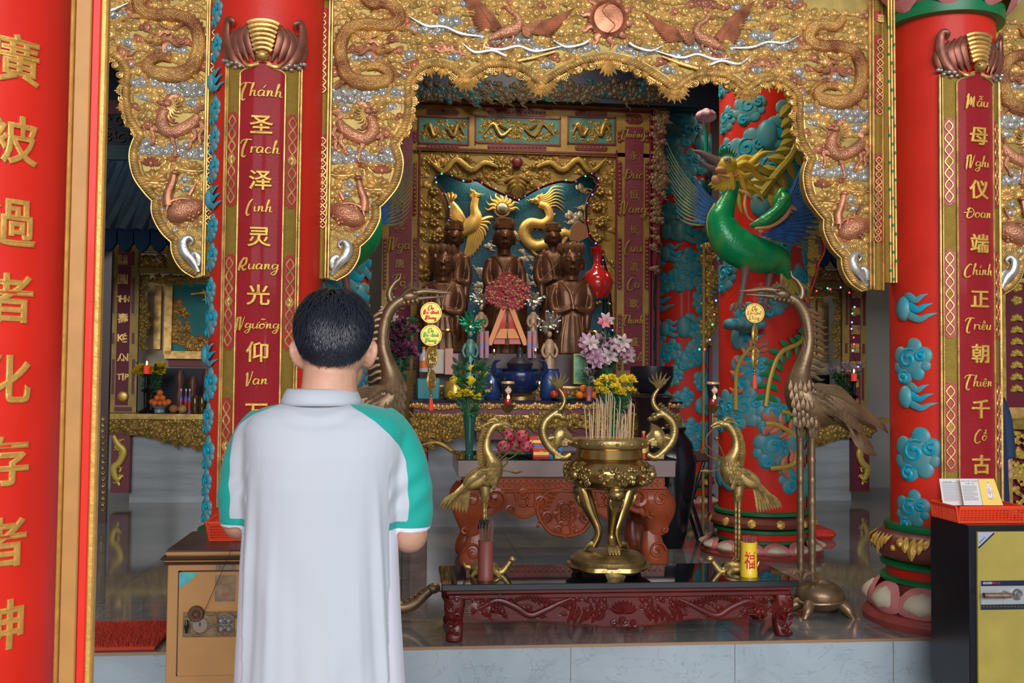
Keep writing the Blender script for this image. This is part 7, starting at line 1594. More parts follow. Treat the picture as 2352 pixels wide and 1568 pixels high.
b=MB(); q=Px(8.58); random.seed(6)
for k in range(18): c=q.P(1370+random.uniform(-9,9),572+random.uniform(-12,8)); petals(b,c,.03,6,2)
one('red_flowers',b,mat('red_bloom',(.75,.05,.06),0,.5),'small bunch of red flowers in the tall red vase','flowers')
# central red crown ornament and cloth
ht=thing('red_dragon_ornament',(Px(8.3).P(1165,790)[0],8.3,W(1165,792,8.3)[2]),'red sequinned dragon ornament with orange ribbons before the seated statue','ornament'); q=Px(8.3); b=MB(); g=MB(); random.seed(10)
for k in range(110):
    a=random.uniform(0,2*PI); r=random.random()**.5; x=1165+44*r*math.cos(a); y=672+38*r*math.sin(a)
    if random.random()<.6:
        c=q.P(x,y,random.uniform(0,10))
        for j in range(7): leaf(b,c,c+np.array([.042*math.cos(j*.9),-.012,.042*math.sin(j*.9)]),.03,.3,n=3)
    else: q.b(g,x,y,8,4,4,4,0,8,6)
part('red_sequin_rosettes',b,mat('sequin_red',(.40,.03,.05),.3,.35,col2=(.45,.16,.12),vs_=30),ht); part('pink_gold_beads',g,mat('rose_gold_bead',(.55,.25,.18),.5,.3),ht)
for s in (-1,1): b=MB(); rr_=[[q.P(1165+s*(8+34*t_)+w_,705+88*t_,6+d_) for w_,d_ in ((-6,0),(-6,2),(6,2),(6,0))] for t_ in np.linspace(0,1,8)]; loft(b,rr_); part('orange_ribbon',b,mat('orange_satin',(.80,.28,.04),0,.4),ht)
b=MB(); loft(b,[[q.P(1165+w_*(10+22*t_),712+78*t_,-2+d_+2*math.sin(t_*6)) for w_,d_ in ((-1,0),(-1,2),(1,2),(1,0))] for t_ in np.linspace(0,1,10)]); part('red_cloth',b,mat('red_satin',(.62,.05,.03),0,.4),ht)
b=MB(); loft(b,[[q.P(1165+w_*(16+12*t_),755+22*t_,2+d_) for w_,d_ in ((-1,0),(-1,2),(1,2),(1,0))] for t_ in (0,.5,1)]); part('orange_panel',b,MC['orange_satin'],ht)
q=Px(8.3); b=MB(); q.t(b,[(1165,706),(1165,792)],[3,5],8); part('stand_rod',b,BRS,ht)
def figurine(px_,ytop,yb,Y,m1,m2,lbl,lotus=True,wd=14):
    q=Px(Y); zb=q.P(px_,yb)[2]; t=thing('lotus_lamp_figure',(q.P(px_,yb)[0],Y,zb),lbl,'figurine'); b=MB(); H=yb-ytop
    loft(b,[[q.P(px_+w_*math.cos(a),y,w_*.7*math.sin(a)) for a in np.arange(16)*PI/8] for y,w_ in ((yb,wd*.9),(yb-H*.2,wd*.7),(yb-H*.4,wd*.62),(yb-H*.52,wd*.7),(yb-H*.58,wd*.3))]); q.b(b,px_,yb-H*.64,0,wd*.34,wd*.34,wd*.42)
    for s in (-1,1): q.t(b,[(px_+s*wd*.6,yb-H*.52,0),(px_+s*wd*.95,yb-H*.42,4),(px_+s*wd*.6,yb-H*.34,9),(px_,yb-H*.4,12)],[3.4,3.4,2.6,2],8)
    part('robed_figure',b,m1,t); b=MB(); rnd=random.Random(px_)
    for k in range(46):
        a=rnd.uniform(0,2*PI); rr_=rnd.random()**.5; c=q.P(px_+wd*1.9*rr_*math.cos(a),ytop+H*.2+wd*1.6*rr_*math.sin(a),rnd.uniform(-3,3)-4)
        if k%3: leaf(b,q.P(px_,ytop+H*.25,-4),c,.03,.3,n=4)
        else: ball(b,c,.012,6,4)
    part('halo_petals',b,m2,t); b=MB(); q.t(b,[(px_,ytop+H*.15),(px_,yb-H*.7)],[2.5,2],8); part('halo_rod',b,BRS,t)
    b=MB(); q.b(b,px_,ytop+H*.26,12,2.4,2.4,2.4,0,8,6); part('glowing_bulb',b,mat('warm_bulb',(1,.6,.3),0,.4,emit=(1,.55,.25),es=5),t); return t
SILV=mat('silver_tinsel',(.38,.40,.36),.7,.25,.3,60); EMR=mat('emerald_tinsel',(.01,.30,.15),.5,.3,.3,60); GLT=mat('gold_tinsel',(.75,.48,.10),.6,.3,.3,60); RBE=mat('robe_beige',(.45,.30,.18),.2,.45,.3,30)
zP=812
figurine(1105,655,800,8.32,RBE,SILV,'small robed figure under a silver petal halo left of the red ornament'); figurine(1225,655,800,8.32,RBE,SILV,'small robed figure under a silver petal halo right of the red ornament')
figurine(1080,705,880,8.22,mat('robe_teal_gold',(.10,.28,.24),.2,.4,.4,30),EMR,'figurine with an emerald green halo at the left of the altar',wd=18); figurine(1262,705,880,8.22,RBE,SILV,'figurine with a sparkling silver halo at the right of the altar',wd=18)
for s,px_ in ((-1,1112),(1,1222)): 
    b=MB(); q=Px(8.24); 
    for k in range(2): q.t(b,[(px_+12*k-6,760),(px_+12*k-6,822)],[5,5],8,1)
    one('striped_scroll',b,mat('orange_white_stripe',(.80,.25,.08),0,.5,col2=(.25,.3,.6),vs_=14,stretch=(.1,.1,1)),('orange and blue striped pair of scrolls on the altar, left of the blue bowl' if s<0 else 'orange and blue striped pair of scrolls on the altar, right of the blue bowl'),'scroll')
def lotuslamp(px_,py,Y,lbl): q=Px(Y); c=q.P(px_,py); t=thing('lotus_candle',(c[0],Y,c[2]-.06),lbl,'candle','golden lotus candle lamps'); b=MB(); petals(b,c,.075,10,3,.2,.4); part('lotus_petals',b,GLT,t); b=MB(); ball(b,c+np.array([0,-.02,.02]),.014,10,8); part('flame_bulb',b,mat('yellow_flame',(1,.6,.1),0,.4,emit=(1,.6,.08),es=14),t); b=MB(); tube(b,[c,c-np.array([0,0,.12])],.008,8); ball(b,c-np.array([0,0,.13]),(.03,.03,.01)); part('foot',b,BRS,t)
lotuslamp(1365,768,8.2,'glowing golden lotus lamp at the right of the altar'); lotuslamp(1028,765,8.2,'glowing golden lotus lamp behind the hanging coins')
for px_,py,Y in ((1135,808,8.05),(1230,806,8.05),(1128,880,7.98),(1239,882,7.98)): q=Px(Y); c=q.P(px_,py); t=thing('oil_lamp',(c[0],Y,c[2]-.05),'small brass oil lamp with a tiny flame beside the blue bowl','oil lamp','oil lamps beside the blue bowl'); b=MB(); lathe(b,[(.012,-.05),(.006,-.03),(.014,-.012),(.016,0),(.01,0)],c,12); part('lamp_body',b,BRS,t); b=MB(); ball(b,c+np.array([0,0,.012]),(.006,.006,.012),8,6); part('flame',b,MC['warm_bulb'],t)
# picture frames / books / boxes
def pframe(px0,px1,py0,py1,Y,m_,lbl,band=None,cat_='box',nm='upright_box'):
    q=Px(Y); a=q.P(px0,py0); c=q.P(px1,py1); t=thing(nm,((a[0]+c[0])/2,Y,c[2]),lbl,cat_); b=MB(); box(b,(a[0],Y,c[2]),(c[0],Y+.05,a[2]),.003); part('case',b,m_,t); b=MB(); box(b,(a[0]+.01,Y-.002,c[2]+.012),(c[0]-.01,Y,a[2]-.012)); part('printed_face',b,band or m_,t); return t
pframe(1318,1350,812,882,8.12,mat('lime_frame',(.35,.45,.08),.1,.4),'upright teal picture in a lime frame at the right of the altar',mat('teal_print',(.02,.25,.25),.1,.25,col2=(.25,.4,.15),vs_=20),'picture','small_picture')
pframe(1022,1040,800,860,8.1,mat('pink_case',(.6,.32,.25),0,.5),'pale pink upright packet behind the coins, on the altar'); pframe(1040,1052,812,872,8.12,mat('blue_red_case',(.12,.2,.4),0,.4,col2=(.5,.1,.1),vs_=30),'thin blue and red packet on the altar, left side'); pframe(985,1020,802,858,8.14,mat('cream_packet',(.55,.5,.42),0,.5),'cream carton behind the hanging coins, on the altar')
bottle(Px(8.0).P(972,900)[0],8.0,zA+.22,.2,.035,mat('clear_bottle',(.5,.55,.6),0,.1),ORG,'clear bottle with an orange band at the left of the altar',None,ORG)
b=MB(); q=Px(7.98); a=q.P(958,868); c=q.P(1010,918); box(b,(a[0],7.98,zA),(c[0],8.2,a[2]),.01); one('teal_box',b,mat('teal_glossy',(.0,.24,.28),0,.25),'teal glossy box at the left end of the altar','box')
b=MB(); lathe(b,[(.07,0),(.09,.02),(.095,.10),(.08,.14),(.05,.15)],(Px(8.05).P(1045,900)[0],8.05,zA),24); one('wax_drum',b,GLT,'golden drum shaped tin left of the altar roses','tin')
q=Px(8.1)
plate(1295,8.1,zA,.11,TEALT,'teal tray of oranges at the right of the altar')
for i,(dx,dz) in enumerate(((-.05,0),(.01,0),(.06,0),(-.02,.055),(.035,.055))): fruit(q.P(1345,900)[0]+dx,8.08,zA+.045+dz,.034,ORG,'orange stacked on the right of the altar','oranges on the altar','orange')
for i,(dx,dz) in enumerate(((-.045,0),(.03,0),(-.01,.055))): fruit(q.P(1282,900)[0]+dx,8.02,zA+.05+dz,.036,mat('red_apple',(.45,.05,.03),0,.35,.3,15),'red fruit stacked behind the left dragon handle','red fruit on the altar','apple')
for px_ in (1186,): pass
# lily bouquets
LIL=mat('lilac_pink_lily',(.48,.26,.38),0,.5,.3,40); LILW=mat('white_pink_lily',(.62,.5,.52),0,.5,.2,40); PUR=mat('purple_blossom',(.22,.05,.14),0,.5,.4,50)
rn=random.Random(8)
bouquet(1392,zA,8.0,.22,.05,GLS,'vase of pale pink lilies at the right of the altar',[(1392+rn.uniform(-46,50),800+rn.uniform(-26,34),.075,LIL if rn.random()<.7 else LILW,'lily',rn.uniform(-.08,.05)) for _ in range(30)]+[(1392,735,.07,LILW,'lily',0),(1385,742,.06,mat('hot_pink_lily',(.8,.2,.3),0,.5),'lily',-.03)],140,.36,.2,seed=7)
bouquet(918,zA-.02,7.9,.22,.05,GLS,'vase of purple and white flowers at the left of the altar behind the left crane',[(918+rn.uniform(-36,32),770+rn.uniform(-30,50),.05,PUR,'mum',rn.uniform(-.08,.05)) for _ in range(34)]+[(890+rn.uniform(-10,14),710+rn.uniform(-30,25),.045,LILW,'lily',0) for _ in range(6)],120,.5,.17,seed=8)
bouquet(1352,zA,7.98,.12,.03,mat('pink_vase',(.4,.15,.16),0,.3),'little vase of pink and white blooms left of the lilies',[(1352+rn.uniform(-14,14),865+rn.uniform(-18,18),.022,LILW,'mum',0) for _ in range(12)],30,.14,.06,seed=9)
# ================================================================ painted columns, standing phoenixes, side altars, eaves
def painted_column(cx,cy,r,zt,lbl,seed,base=True,dens=1.,full=False):
    t=thing('painted_column',(cx,cy,0),lbl,'column','painted cloud columns'); b=MB(); lathe(b,[(r,.30 if base else 0),(r,zt)],(cx,cy,0),48); part('shaft',b,REDC,t); wf=wrapcyl(cx,cy,r); rnd=random.Random(seed)
    z=.55
    while z<zt-.1:
        for u in np.arange(-1.35,1.36,.62):
            if rnd.random()<.78*dens: 
                a,b2=MB(),MB(); cloudrel(a,b2,rnd.uniform(.075,.115),u*r+rnd.uniform(-.03,.03),z+rnd.uniform(-.06,.06),0 if rnd.random()<.62 else 1,rnd.choice((1,.9))); p=part('cloud_relief',a.map(wf),BLUE,t); part('cloud_swirl',b2.map(wf),BLUE2,p)
        z+=.235
    if base:
        for nm,pr,m_ in (('green_ring',[(r*.98,.285),(r*1.1,.29),(r*1.1,.31),(r*.98,.32)],GREEN),('brown_torus',[(r*1.0,.19),(r*1.2,.21),(r*1.26,.24),(r*1.2,.27),(r,.285)],MC['torus_brown']),('green_ring',[(r*.98,.165),(r*1.12,.17),(r*1.12,.19),(r,.195)],GREEN),('red_band',[(r*1.02,.11),(r*1.02,.17)],RED),('green_ring',[(r,.095),(r*1.1,.10),(r*1.1,.115),(r,.12)],GREEN),('base_slab',[(r*1.4,0),(r*1.42,.02),(r*1.32,.04),(r,.05),(r,.11)],MC['base_slab_red'])):
            b=MB(); lathe(b,pr,(cx,cy,0),48); part(nm,b,m_,t)
        lotus_ring(t,cx,cy,.03,r*1.1,.085,14,False,flare=1.2); g=MB()
        for k in range(12):
            a=2*PI*k/12; o=np.array([math.cos(a),math.sin(a),0]); leaf(g,np.array([cx,cy,.272])+o*r*1.2,np.array([cx,cy,.215])+o*r*1.27,.07,.3,nrm=(o[0],o[1],.2))
        part('gilt_leaves',g,GOLDP,t)
    return t,wf
CYI=7.02; rI=.305; XI=W(1749,900,CYI)[0]
def vine(t,wf,pts,r,m_,leafm,nm,s=1):
    b=MB(); Pq=[(u,-.02,z) for u,z in pts]; tube(b,Pq,r,8,6,.9); o=part(nm,b.map(wf),m_,t); b=MB(); Q=cat(np.array(Pq),5); T=np.gradient(Q,axis=0); T/=np.linalg.norm(T,axis=1)[:,None]
    for i in range(2,len(Q)-1,2):
        for sd in (-1,1): n_=np.array([-T[i][2]*sd,0,T[i][0]*sd]); leaf(b,Q[i],Q[i]+(n_*.8+T[i]*.5)*r*5.5*s,r*2.6,.3,n=4)
    part(nm+'_fronds',b.map(wf),leafm,o)
ORP=mat('painted_salmon',(.62,.17,.09),0,.45,.2,20); GRN=mat('painted_green',(.01,.26,.09),0,.4,.2,12); OLV=mat('painted_olive_yellow',(.45,.36,.04),0,.45,.15,12); GPL=mat('painted_gold',(.55,.38,.06),.2,.4)
def dress(t,wf):
    vine(t,wf,[(-.05,.62),(.12,.66),(.14,.82),(.0,.92),(-.08,.93)],.018,GPL,ORP,'salmon_tail_feather'); vine(t,wf,[(.28,1.62),(.18,1.5),(.02,1.42),(-.05,1.25),(-.08,1.05)],.016,GPL,GRN,'green_tail_feather'); vine(t,wf,[(.02,1.02),(.14,.98),(.28,.92),(.36,.8)],.015,GPL,GRN,'green_tail_feather'); vine(t,wf,[(-.28,1.02),(-.27,1.3),(-.18,1.45),(-.12,1.42)],.013,GPL,ORP,'salmon_tail_feather')
    vine(t,wf,[(.08,3.25),(.13,3.05),(.12,2.85),(-.02,2.65),(-.12,2.5)],.03,OLV,OLV,'olive_plume',.9)
tR,wfR=painted_column(XI,CYI,rI,3.7,'big painted column with blue clouds behind the green phoenix on the right',3,dens=.75); dress(tR,wfR)
tL,wfL=painted_column(2*XA-XI,CYI,rI,3.7,'big painted column with blue clouds behind the left pillar and left crane',4,dens=.75); dress(tL,wfL)
X2=W(1566,900,9.75)[0]
painted_column(X2,9.75,.27,4.2,'painted cloud column farther back, between altar and the phoenix column',11,dens=1.); painted_column(2*XA-X2,9.75,.27,4.2,'painted cloud column farther back at the left of the altar',12,dens=1.)
# phoenix
def phoenix(q,lbl):
    PGm=mat('phoenix_green',(.0,.28,.09),.1,.3,col2=(.12,.36,.05),vs_=5,mixpos=.36,bump=.3,bs=60,kind='scales'); BL_=mat('phoenix_blue_feather',(.02,.12,.36),0,.4,.35,20); PYL=mat('phoenix_mane_yellow',(.78,.55,.05),0,.45,.15,10); PSK=mat('phoenix_peach',(.70,.35,.16),0,.45,.2,10); GYF=mat('grey_green_feather',(.10,.15,.16),.1,.4,col2=(.30,.34,.06),vs_=12,stretch=(1,1,.3)); LEGB=mat('phoenix_leg_brown',(.20,.10,.08),0,.5)
    t=thing('phoenix_statue',tuple(q.P(1720,712)),lbl,'phoenix statue','green phoenix statues beside the altar')
    b=MB(); q.t(b,[(1688,418),(1676,450),(1664,480),(1656,508),(1672,548),(1708,575),(1748,588),(1785,598),(1803,622),(1812,640)],[13,18,25,34,42,44,40,32,18,5],22,6); bd=part('body',b,PGm,t,label='green scaled body of the phoenix',sharp=180)
    b=MB(); q.t(b,[(1643,468),(1630,500),(1634,540),(1660,580),(1700,606),(1750,614),(1790,626)],[4,7,8,8,7,6,2],12); part('yellow_breast_edge',b,OLV,bd)
    b=MB(); q.b(b,1668,382,0,27,22,24); q.t(b,[(1650,398),(1666,412),(1690,414),(1702,400)],[10,12,10,5],10); part('head',b,PYL,t)
    b=MB(); q.t(b,[(1690,404,14),(1672,410,18),(1650,404,14)],[3,4,3],8); q.b(b,1647,412,0,14,10,12); q.b(b,1655,392,8,16,12,10); part('wattle',b,PSK,t)
    b=MB(); q.t(b,[(1652,374),(1628,362),(1608,350),(1592,346)],[13,10,6,2],12); q.t(b,[(1650,388),(1630,384),(1612,372),(1598,362)],[10,8,4,1.5],12); part('beak',b,mat('beak_grey_mauve',(.24,.17,.19),0,.35),t)
    for d in (-1,1): b=MB(); q.b(b,1664,370,d*20,9,4,7,0,12,8); e=part('eye',b,mat('eye_grey_white',(.55,.55,.52),0,.3),t); b=MB(); q.b(b,1663,372,d*22.5,2.6,1.5,2.6,0,8,6); part('pupil',b,BLACK,e)
    b=MB()
    for k in range(8): a=-2.5+.28*k; q.l(b,(1668+14*math.cos(a),372+15*math.sin(a),8),(1668+26*math.cos(a),368+30*math.sin(a),6),7,.5)
    part('green_brow_rays',b,GRN,t); b=MB()
    for k in range(11):
        a=-.55+.19*k; L=78+22*math.sin(k*2.1); x0,y0=1682+6*math.cos(a),388+10*math.sin(a); q.t(b,[(x0,y0,4*(k%3-1)),(x0+L*.35*math.cos(a),y0+L*.35*math.sin(a)-6*(-1)**k,7*(k%3-1)),(x0+L*.7*math.cos(a),y0+L*.7*math.sin(a)+7*(-1)**k,7*(k%3-1)),(x0+L*math.cos(a),y0+L*math.sin(a)-2,6*(k%3-1))],[10,9,6,1],9,5)
    for k in range(7): a=1.35+.22*k; q.t(b,[(1672,400,12-3*k),(1672+26*math.cos(a),404+26*math.sin(a),14-4*k),(1670+44*math.cos(a),404+40*math.sin(a),10-4*k)],[10,8,1],8,4)
    part('flame_mane',b,PYL,t); b=MB(); q.t(b,[(1690,440,20),(1712,452,22),(1726,466,20)],[3,5,1],8); q.t(b,[(1706,448,22),(1702,475,26),(1708,500,26),(1722,512,24)],[3,4,3,2],8); part('peach_collar_tassel',b,PSK,t)
    b=MB(); q.t(b,[(1622,368),(1622,320),(1622,282)],[4.5,4.5,4],10); lt=thing('lotus_bud_stem',tuple(q.P(1622,368)),'pink lotus bud on a green stem held in the beak of the '+('right' if q.fx(1)>q.fx(0) else 'left')+' green phoenix','lotus bud'); part('stem',b,mat('stem_teal',(.0,.38,.25),0,.4),lt); b=MB()
    q.b(b,1622,264,0,12,12,16); part('bud_core',b,CREAM,lt); b=MB()
    for k in range(8): a=2*PI*k/8; c=q.P(1622,282); leaf(b,c+np.array([.02*math.cos(a),.02*math.sin(a),0]),c+np.array([.035*math.cos(a),.035*math.sin(a),.085]),.06,.4,(.03*math.cos(a),.03*math.sin(a),0),nrm=(math.cos(a),math.sin(a),0)); 
    part('pink_petals',b,mat('bud_pink',(.62,.34,.42),0,.45,.3,20),lt)
    # raised right wing
    w=MB(); q.t(w,[(1716,522,20),(1745,512,30),(1775,490,34),(1790,465,34),(1782,445,32)],[4,14,15,17,3],12,5); q.b(w,1783,470,30,17,10,36,.15); part('wing_shoulder',w,PGm,t)
    w=MB()
    for k in range(9): q.l(w,(1730+8*k,528-7*k,32),(1742+9.5*k,536-6*k,32),12,.4); 
    q.t(w,[(1722,530,34),(1760,524,38),(1790,502,40),(1800,478,38),(1798,452,34)],[3,4,5,4,2],8); part('peach_wing_edge',w,PSK,t)
    w=MB()
    for k in range(20): u=k/19; x0=1738+62*min(1,u*1.6); y0=540-78*max(0,u-.1); a=.30-1.45*u; L=92+36*math.sin(PI*u); q.l(w,(x0,y0,26-k*.3),(x0+L*math.cos(a),y0+L*math.sin(a),14-k*.4),13,.3,(4,-4),mx=.3)
    part('blue_flight_feathers',w,BL_,t); w=MB()
    for k in range(22): u=k/21; x0=1740+60*min(1,u*1.6); y0=552-80*max(0,u-.1); a=.22-1.35*u; L=128+34*math.sin(PI*u); q.l(w,(x0,y0,16-k*.3),(x0+L*math.cos(a),y0+L*math.sin(a),8-k*.4),5,.35,(6,-5),mx=.3)
    part('outer_quills',w,GYF,t)
    # spread left wing
    w=MB()
    for k in range(13): u=k/12; q.l(w,(1650-6*u,470+40*u,-20),(1540+ -2*u+26*u*u,318+175*u,-34+10*u),4.6,.35,(-10,10),mx=.25)
    part('outer_quills',w,GYF,t); w=MB()
    for k in range(8): u=k/7; q.l(w,(1652-4*u,462+44*u,-14),(1604-4*u,405+95*u,-22),9,.3,(-4,5),mx=.4)
    part('blue_flight_feathers',w,BL_,t)
    for sd,x,d in ((1,1708,10),(-1,1772,-10)):
        w=MB(); q.t(w,[(x+4,600,d),(x,625,d),(x-4,655,d),(x-12,700,d)],[20,11,8,8],12,4); part('leg',w,LEGB,t); w=MB()
        for a in (-26,-14,-2,12): q.t(w,[(x-12,700,d),(x-12+a*.7,704,d+6),(x-12+a,716,d+9)],[7,6,2],8)
        part('claws',w,LEGB,t)
    w=MB()
    for k in range(8): q.l(w,(1790+2*k,615+3*k,10-3*k),(1800+9*k,690-4*k,8-3*k),13,.3,mx=.6)
    part('tail_plumes',w,OLV,t); return t
phoenix(Px(6.42),'green phoenix statue with a yellow flame mane and blue wings, right of the altar')
pxm=W(1709,500,6.42)[0]; px_l=PR((2*XA-pxm,6.42,1.9))[0]
phoenix(Px(6.42,lambda x:px_l-62-(x-1709),0),'green phoenix statue mostly hidden behind the left canopy wing')
# landing ledges: the clouds the phoenixes stand on
for s,lb in ((1,'right'),(-1,'left')):
    x=(W(1722,716,6.42)[0]) if s>0 else 2*XA-W(1722,716,6.42)[0]-.17; z=W(1722,716,6.42)[2]; t=thing('cloud_ledge',(x,6.5,z-.3),'blue painted cloud ledge under the claws of the '+lb+' phoenix','ledge'); b=MB(); rnd=random.Random(2)
    for k in range(12): ball(b,(x+rnd.uniform(-.10,.10)+(.05 if k%2 else -.03),6.60+rnd.uniform(-.17,.12),z-.05+rnd.uniform(-.05,.0)),(rnd.uniform(.04,.065),rnd.uniform(.06,.1),.035),12,8)
    part('cloud_lumps',b,BLUE,t)
# gilt and red scroll screens beside the inner columns
def scroll_screen(pts,Y,lbl,rim=True,gm=GDC,seed=1):
    r_=Rel(Y); ps=cat([list(p) for p in pts],4); c=W(*pts[len(pts)//2],Y); t=thing('carved_scroll_screen',(c[0],Y,W(pts[0][0],pts[-1][1],Y)[2]),lbl,'carved screen'); b=MB(); extr(b,[(lambda p:(p[0],p[2]))(W(x,y,Y)) for x,y in ps],Y,Y+.04); part('ground',b,MAR,t); g=MB(); rnd=random.Random(seed); xs=[p[0] for p in pts];ys=[p[1] for p in pts]
    for k in range(int((max(xs)-min(xs))*(max(ys)-min(ys))/90)):
        x,y=rnd.uniform(min(xs),max(xs)),rnd.uniform(min(ys),max(ys))
        if inpoly(ps,x,y) and dseg(ps,x,y)>4: r_.cloud(g,x,y,rnd.uniform(5,8),rnd.random(),4,True)
    part('gilt_scrolls',g,gm,t)
    pz=W(sum(xs)/len(xs),max(ys)-20,Y); b=MB(); box(b,(pz[0]-.015,Y+.04,0),(pz[0]+.015,Y+.07,pz[2]+.3)); part('support_post',b,CRIMD,t)
    if rim: b=MB(); r_.st(b,[tuple(q_) for q_ in ps],2.6,d=3,sm=0,n=6); part('red_rim',b,RED,t)
    return t
scroll_screen([(1826,470),(1862,478),(1890,505),(1886,540),(1893,575),(1878,610),(1868,650),(1852,690),(1838,730),(1826,760)],8.1,'gilt carved scroll screen with a wavy red rim, right of the phoenix column',True,GPL,4)
scroll_screen([(1618,560),(1652,556),(1650,600),(1640,640),(1634,680),(1648,720),(1636,760),(1628,790),(1616,806)],8.6,'narrow gilt carved pilaster between the two painted columns',False,GDC,5)
scroll_screen([(1500,240),(1530,250),(1524,330),(1530,400),(1520,480),(1512,560),(1502,640),(1500,560)],8.95,'carved brown and gold side trim of the altar backdrop',False,mat('brown_carving',(.22,.14,.07),.3,.5),6)
b=MB(); bar(b,1612,560,1617,1205,8.6,0,.02); one('gilt_post',b,GD,'thin gilt post beside the carved pilaster','post')
b=MB(); bar(b,1625,640,1656,1150,10.3,-.04,0); one('grey_panel',b,mat('pale_grey_panel',(.34,.34,.38),0,.5),'pale grey panel seen between the painted columns','panel')
# dark carved lintel over the altar
t=thing('ceiling_cornice',(XA,8.9,3.75),'dark carved cornice with teal touches above the altar backdrop','cornice'); b=MB(); x0=-.9; box(b,(-.9,8.85,W(1250,234,8.85)[2]+.01),(3.3,9.1,4.88)); part('cornice_board',b,DARK,t); g=MB(); g2=MB(); r_=Rel(8.85); rnd=random.Random(3)
for k in range(330):
    x,y=rnd.uniform(900,1540),rnd.gauss(212,12)
    if y<230: r_.cloud(g if rnd.random()<.8 else g2,x,y,rnd.uniform(5,10),rnd.random(),4,True)
part('dim_gilt_clouds',g,mat('tarnished_brown_gold',(.085,.06,.035),.4,.5),t); part('teal_clouds',g2,mat('teal_cloud_dark',(.006,.07,.075),0,.5),t)
# ---------------------------------------------------------------- side altars
YSA=10.3
def side_altar(lbl):
    """traced on the left altar"""
    r_=Rel(YSA); q=Px(YSA); a=W(244,1000,YSA)[0]; c=W(560,1000,YSA)[0]; t=thing('side_altar',((a+c)/2,YSA,0),lbl,'altar')
    b=MB(); bar(b,255,560,320,950,YSA,0,.05); bar(b,320,566,600,580,YSA,0,.05); bar(b,320,616,600,630,YSA,0,.05); bar(b,320,580,324,616,YSA,0,.05); bar(b,386,580,420,616,YSA,0,.05); part('gilt_frame',b,GD,t)
    b=MB(); bar(b,272,568,301,930,YSA,.05,.056); cs=part('crimson_strip',b,MC['altar_strip_crimson'],t); g=MB(); y=598
    for ch in ('囍','圓','THN','壽','KÉ','AN','TIP','福'):
        p=W(286.5,y,YSA)
        if len(ch)==1 and ch!='福': chars(g,ch,p[0],p[2],.105,depth=-(YSA-.062),bold=.02,ext=.03,bev=0)
        elif ch=='福': ball(g,(p[0],YSA-.06,p[2]),(.055,.015,.055),14,8)
        else:
            for i,l in enumerate(ch): chars(g,l,p[0]+(i-(len(ch)-1)/2)*.036,p[2],.10*(1 if i==1 or len(ch)==2 else .8),depth=-(YSA-.062),bold=.03,ext=.03,bev=0)
        y+=44.5
    part('gilt_round_letters',g,GOLD,cs); g=MB()
    for x in (263,309):
        for y0,y1 in ((580,610),(640,720),(765,790),(825,905)): bar(g,x-3,y0,x+3,y1,YSA,.05,.056)
    bar(g,266,934,306,944,YSA,.05,.056); bar(g,322,581,388,583,YSA,.04,.058); bar(g,322,613,388,615,YSA,.04,.058); part('maroon_cartouches',g,MAR,t)
    g=MB(); rnd=random.Random(5)
    for k in range(46): r_.cloud(g,rnd.uniform(328,384),rnd.uniform(586,610),rnd.uniform(3,5),rnd.random(),3,True)
    for k in range(60): r_.cloud(g,rnd.uniform(326,500),rnd.uniform(634,650),rnd.uniform(3.5,6),rnd.random(),4,True)
    for k in range(60): r_.cloud(g,rnd.uniform(320,338),rnd.uniform(650,800),rnd.uniform(3.5,6),rnd.random(),4,True)
    part('pierced_carving',g,GDC,t)
    b=MB(); bar(b,318,630,600,960,YSA,-.34,-.30); part('niche_back',b,mat('niche_cream',(.50,.42,.28),0,.5),t)
    b=MB(); bar(b,366,640,384,812,YSA,-.30,-.2); bar(b,366,806,640,824,YSA,-.30,-.2); bar(b,340,650,356,800,YSA,-.30,-.24); part('gilt_picture_frame',b,GOLD,t)
    b=MB(); bar(b,384,640,640,806,YSA,-.30,-.26); tp=part('teal_picture',b,TEALP,t); g=MB(); rp=Rel(YSA+.26); rnd=random.Random(9)
    for k in range(90): y=rnd.uniform(690,800); w_=np.interp(y,[690,730,800],[6,22,26]); rp.cloud(g,410+rnd.uniform(-w_,w_),y,rnd.uniform(3.5,6.5),rnd.random(),4,False)
    for k in range(60): rp.cloud(g,rnd.uniform(425,500),rnd.uniform(775,804),rnd.uniform(4,7),rnd.random(),4,False)
    rp.st(g,[(440,676),(470,672),(500,668)],[3,4,3],d=5); rp.st(g,[(478,658),(480,700)],[3.5,2],d=6); rp.st(g,[(468,664),(474,684),(466,690)],[3,3,2],d=5)
    part('gilt_tree_and_character',g,GOLD,tp)
    b=MB(); bar(b,372,826,600,842,YSA,-.30,-.27); part('maroon_panel',b,mat('dusty_maroon',(.28,.07,.07),0,.5),t); b=MB(); bar(b,318,845,600,950,YSA,-.29,-.26); part('dark_recess_board',b,DARK,t)
    b=MB(); z=W(350,950,YSA-.4)[2]; box(b,(a-.05,YSA-.42,z-.05),(c+.6,YSA+.3,z)); part('table_top',b,GDC,t)
    b=MB(); bar(b,250,962,600,1000,YSA-.4,-.05,0); vb=part('maroon_valance',b,MAR,t); g=MB(); r3=Rel(YSA-.4)
    for k in range(330):
        x=rnd.uniform(252,560); y=rnd.uniform(965,1028)
        if y<990+34*min(1,max(0,(x-300)/150)) : r3.cloud(g,x,y,rnd.uniform(5,9),rnd.random(),4,True)
    part('gilt_valance_carving',g,GDC,vb)
    b=MB(); bar(b,255,985,297,1132,YSA-.4,-.2,0); lg=part('maroon_leg',b,MAR,t); g=MB(); r3.st(g,[(262,1000),(272,1020),(285,1035),(276,1060),(262,1075),(270,1100),(284,1090)],[4,7,8,8,8,6,2],d=4,n=8); 
    for k in range(14): r3.flame(g,274,1010+8*k,15,k*1.3,3.4,.4,d=3)
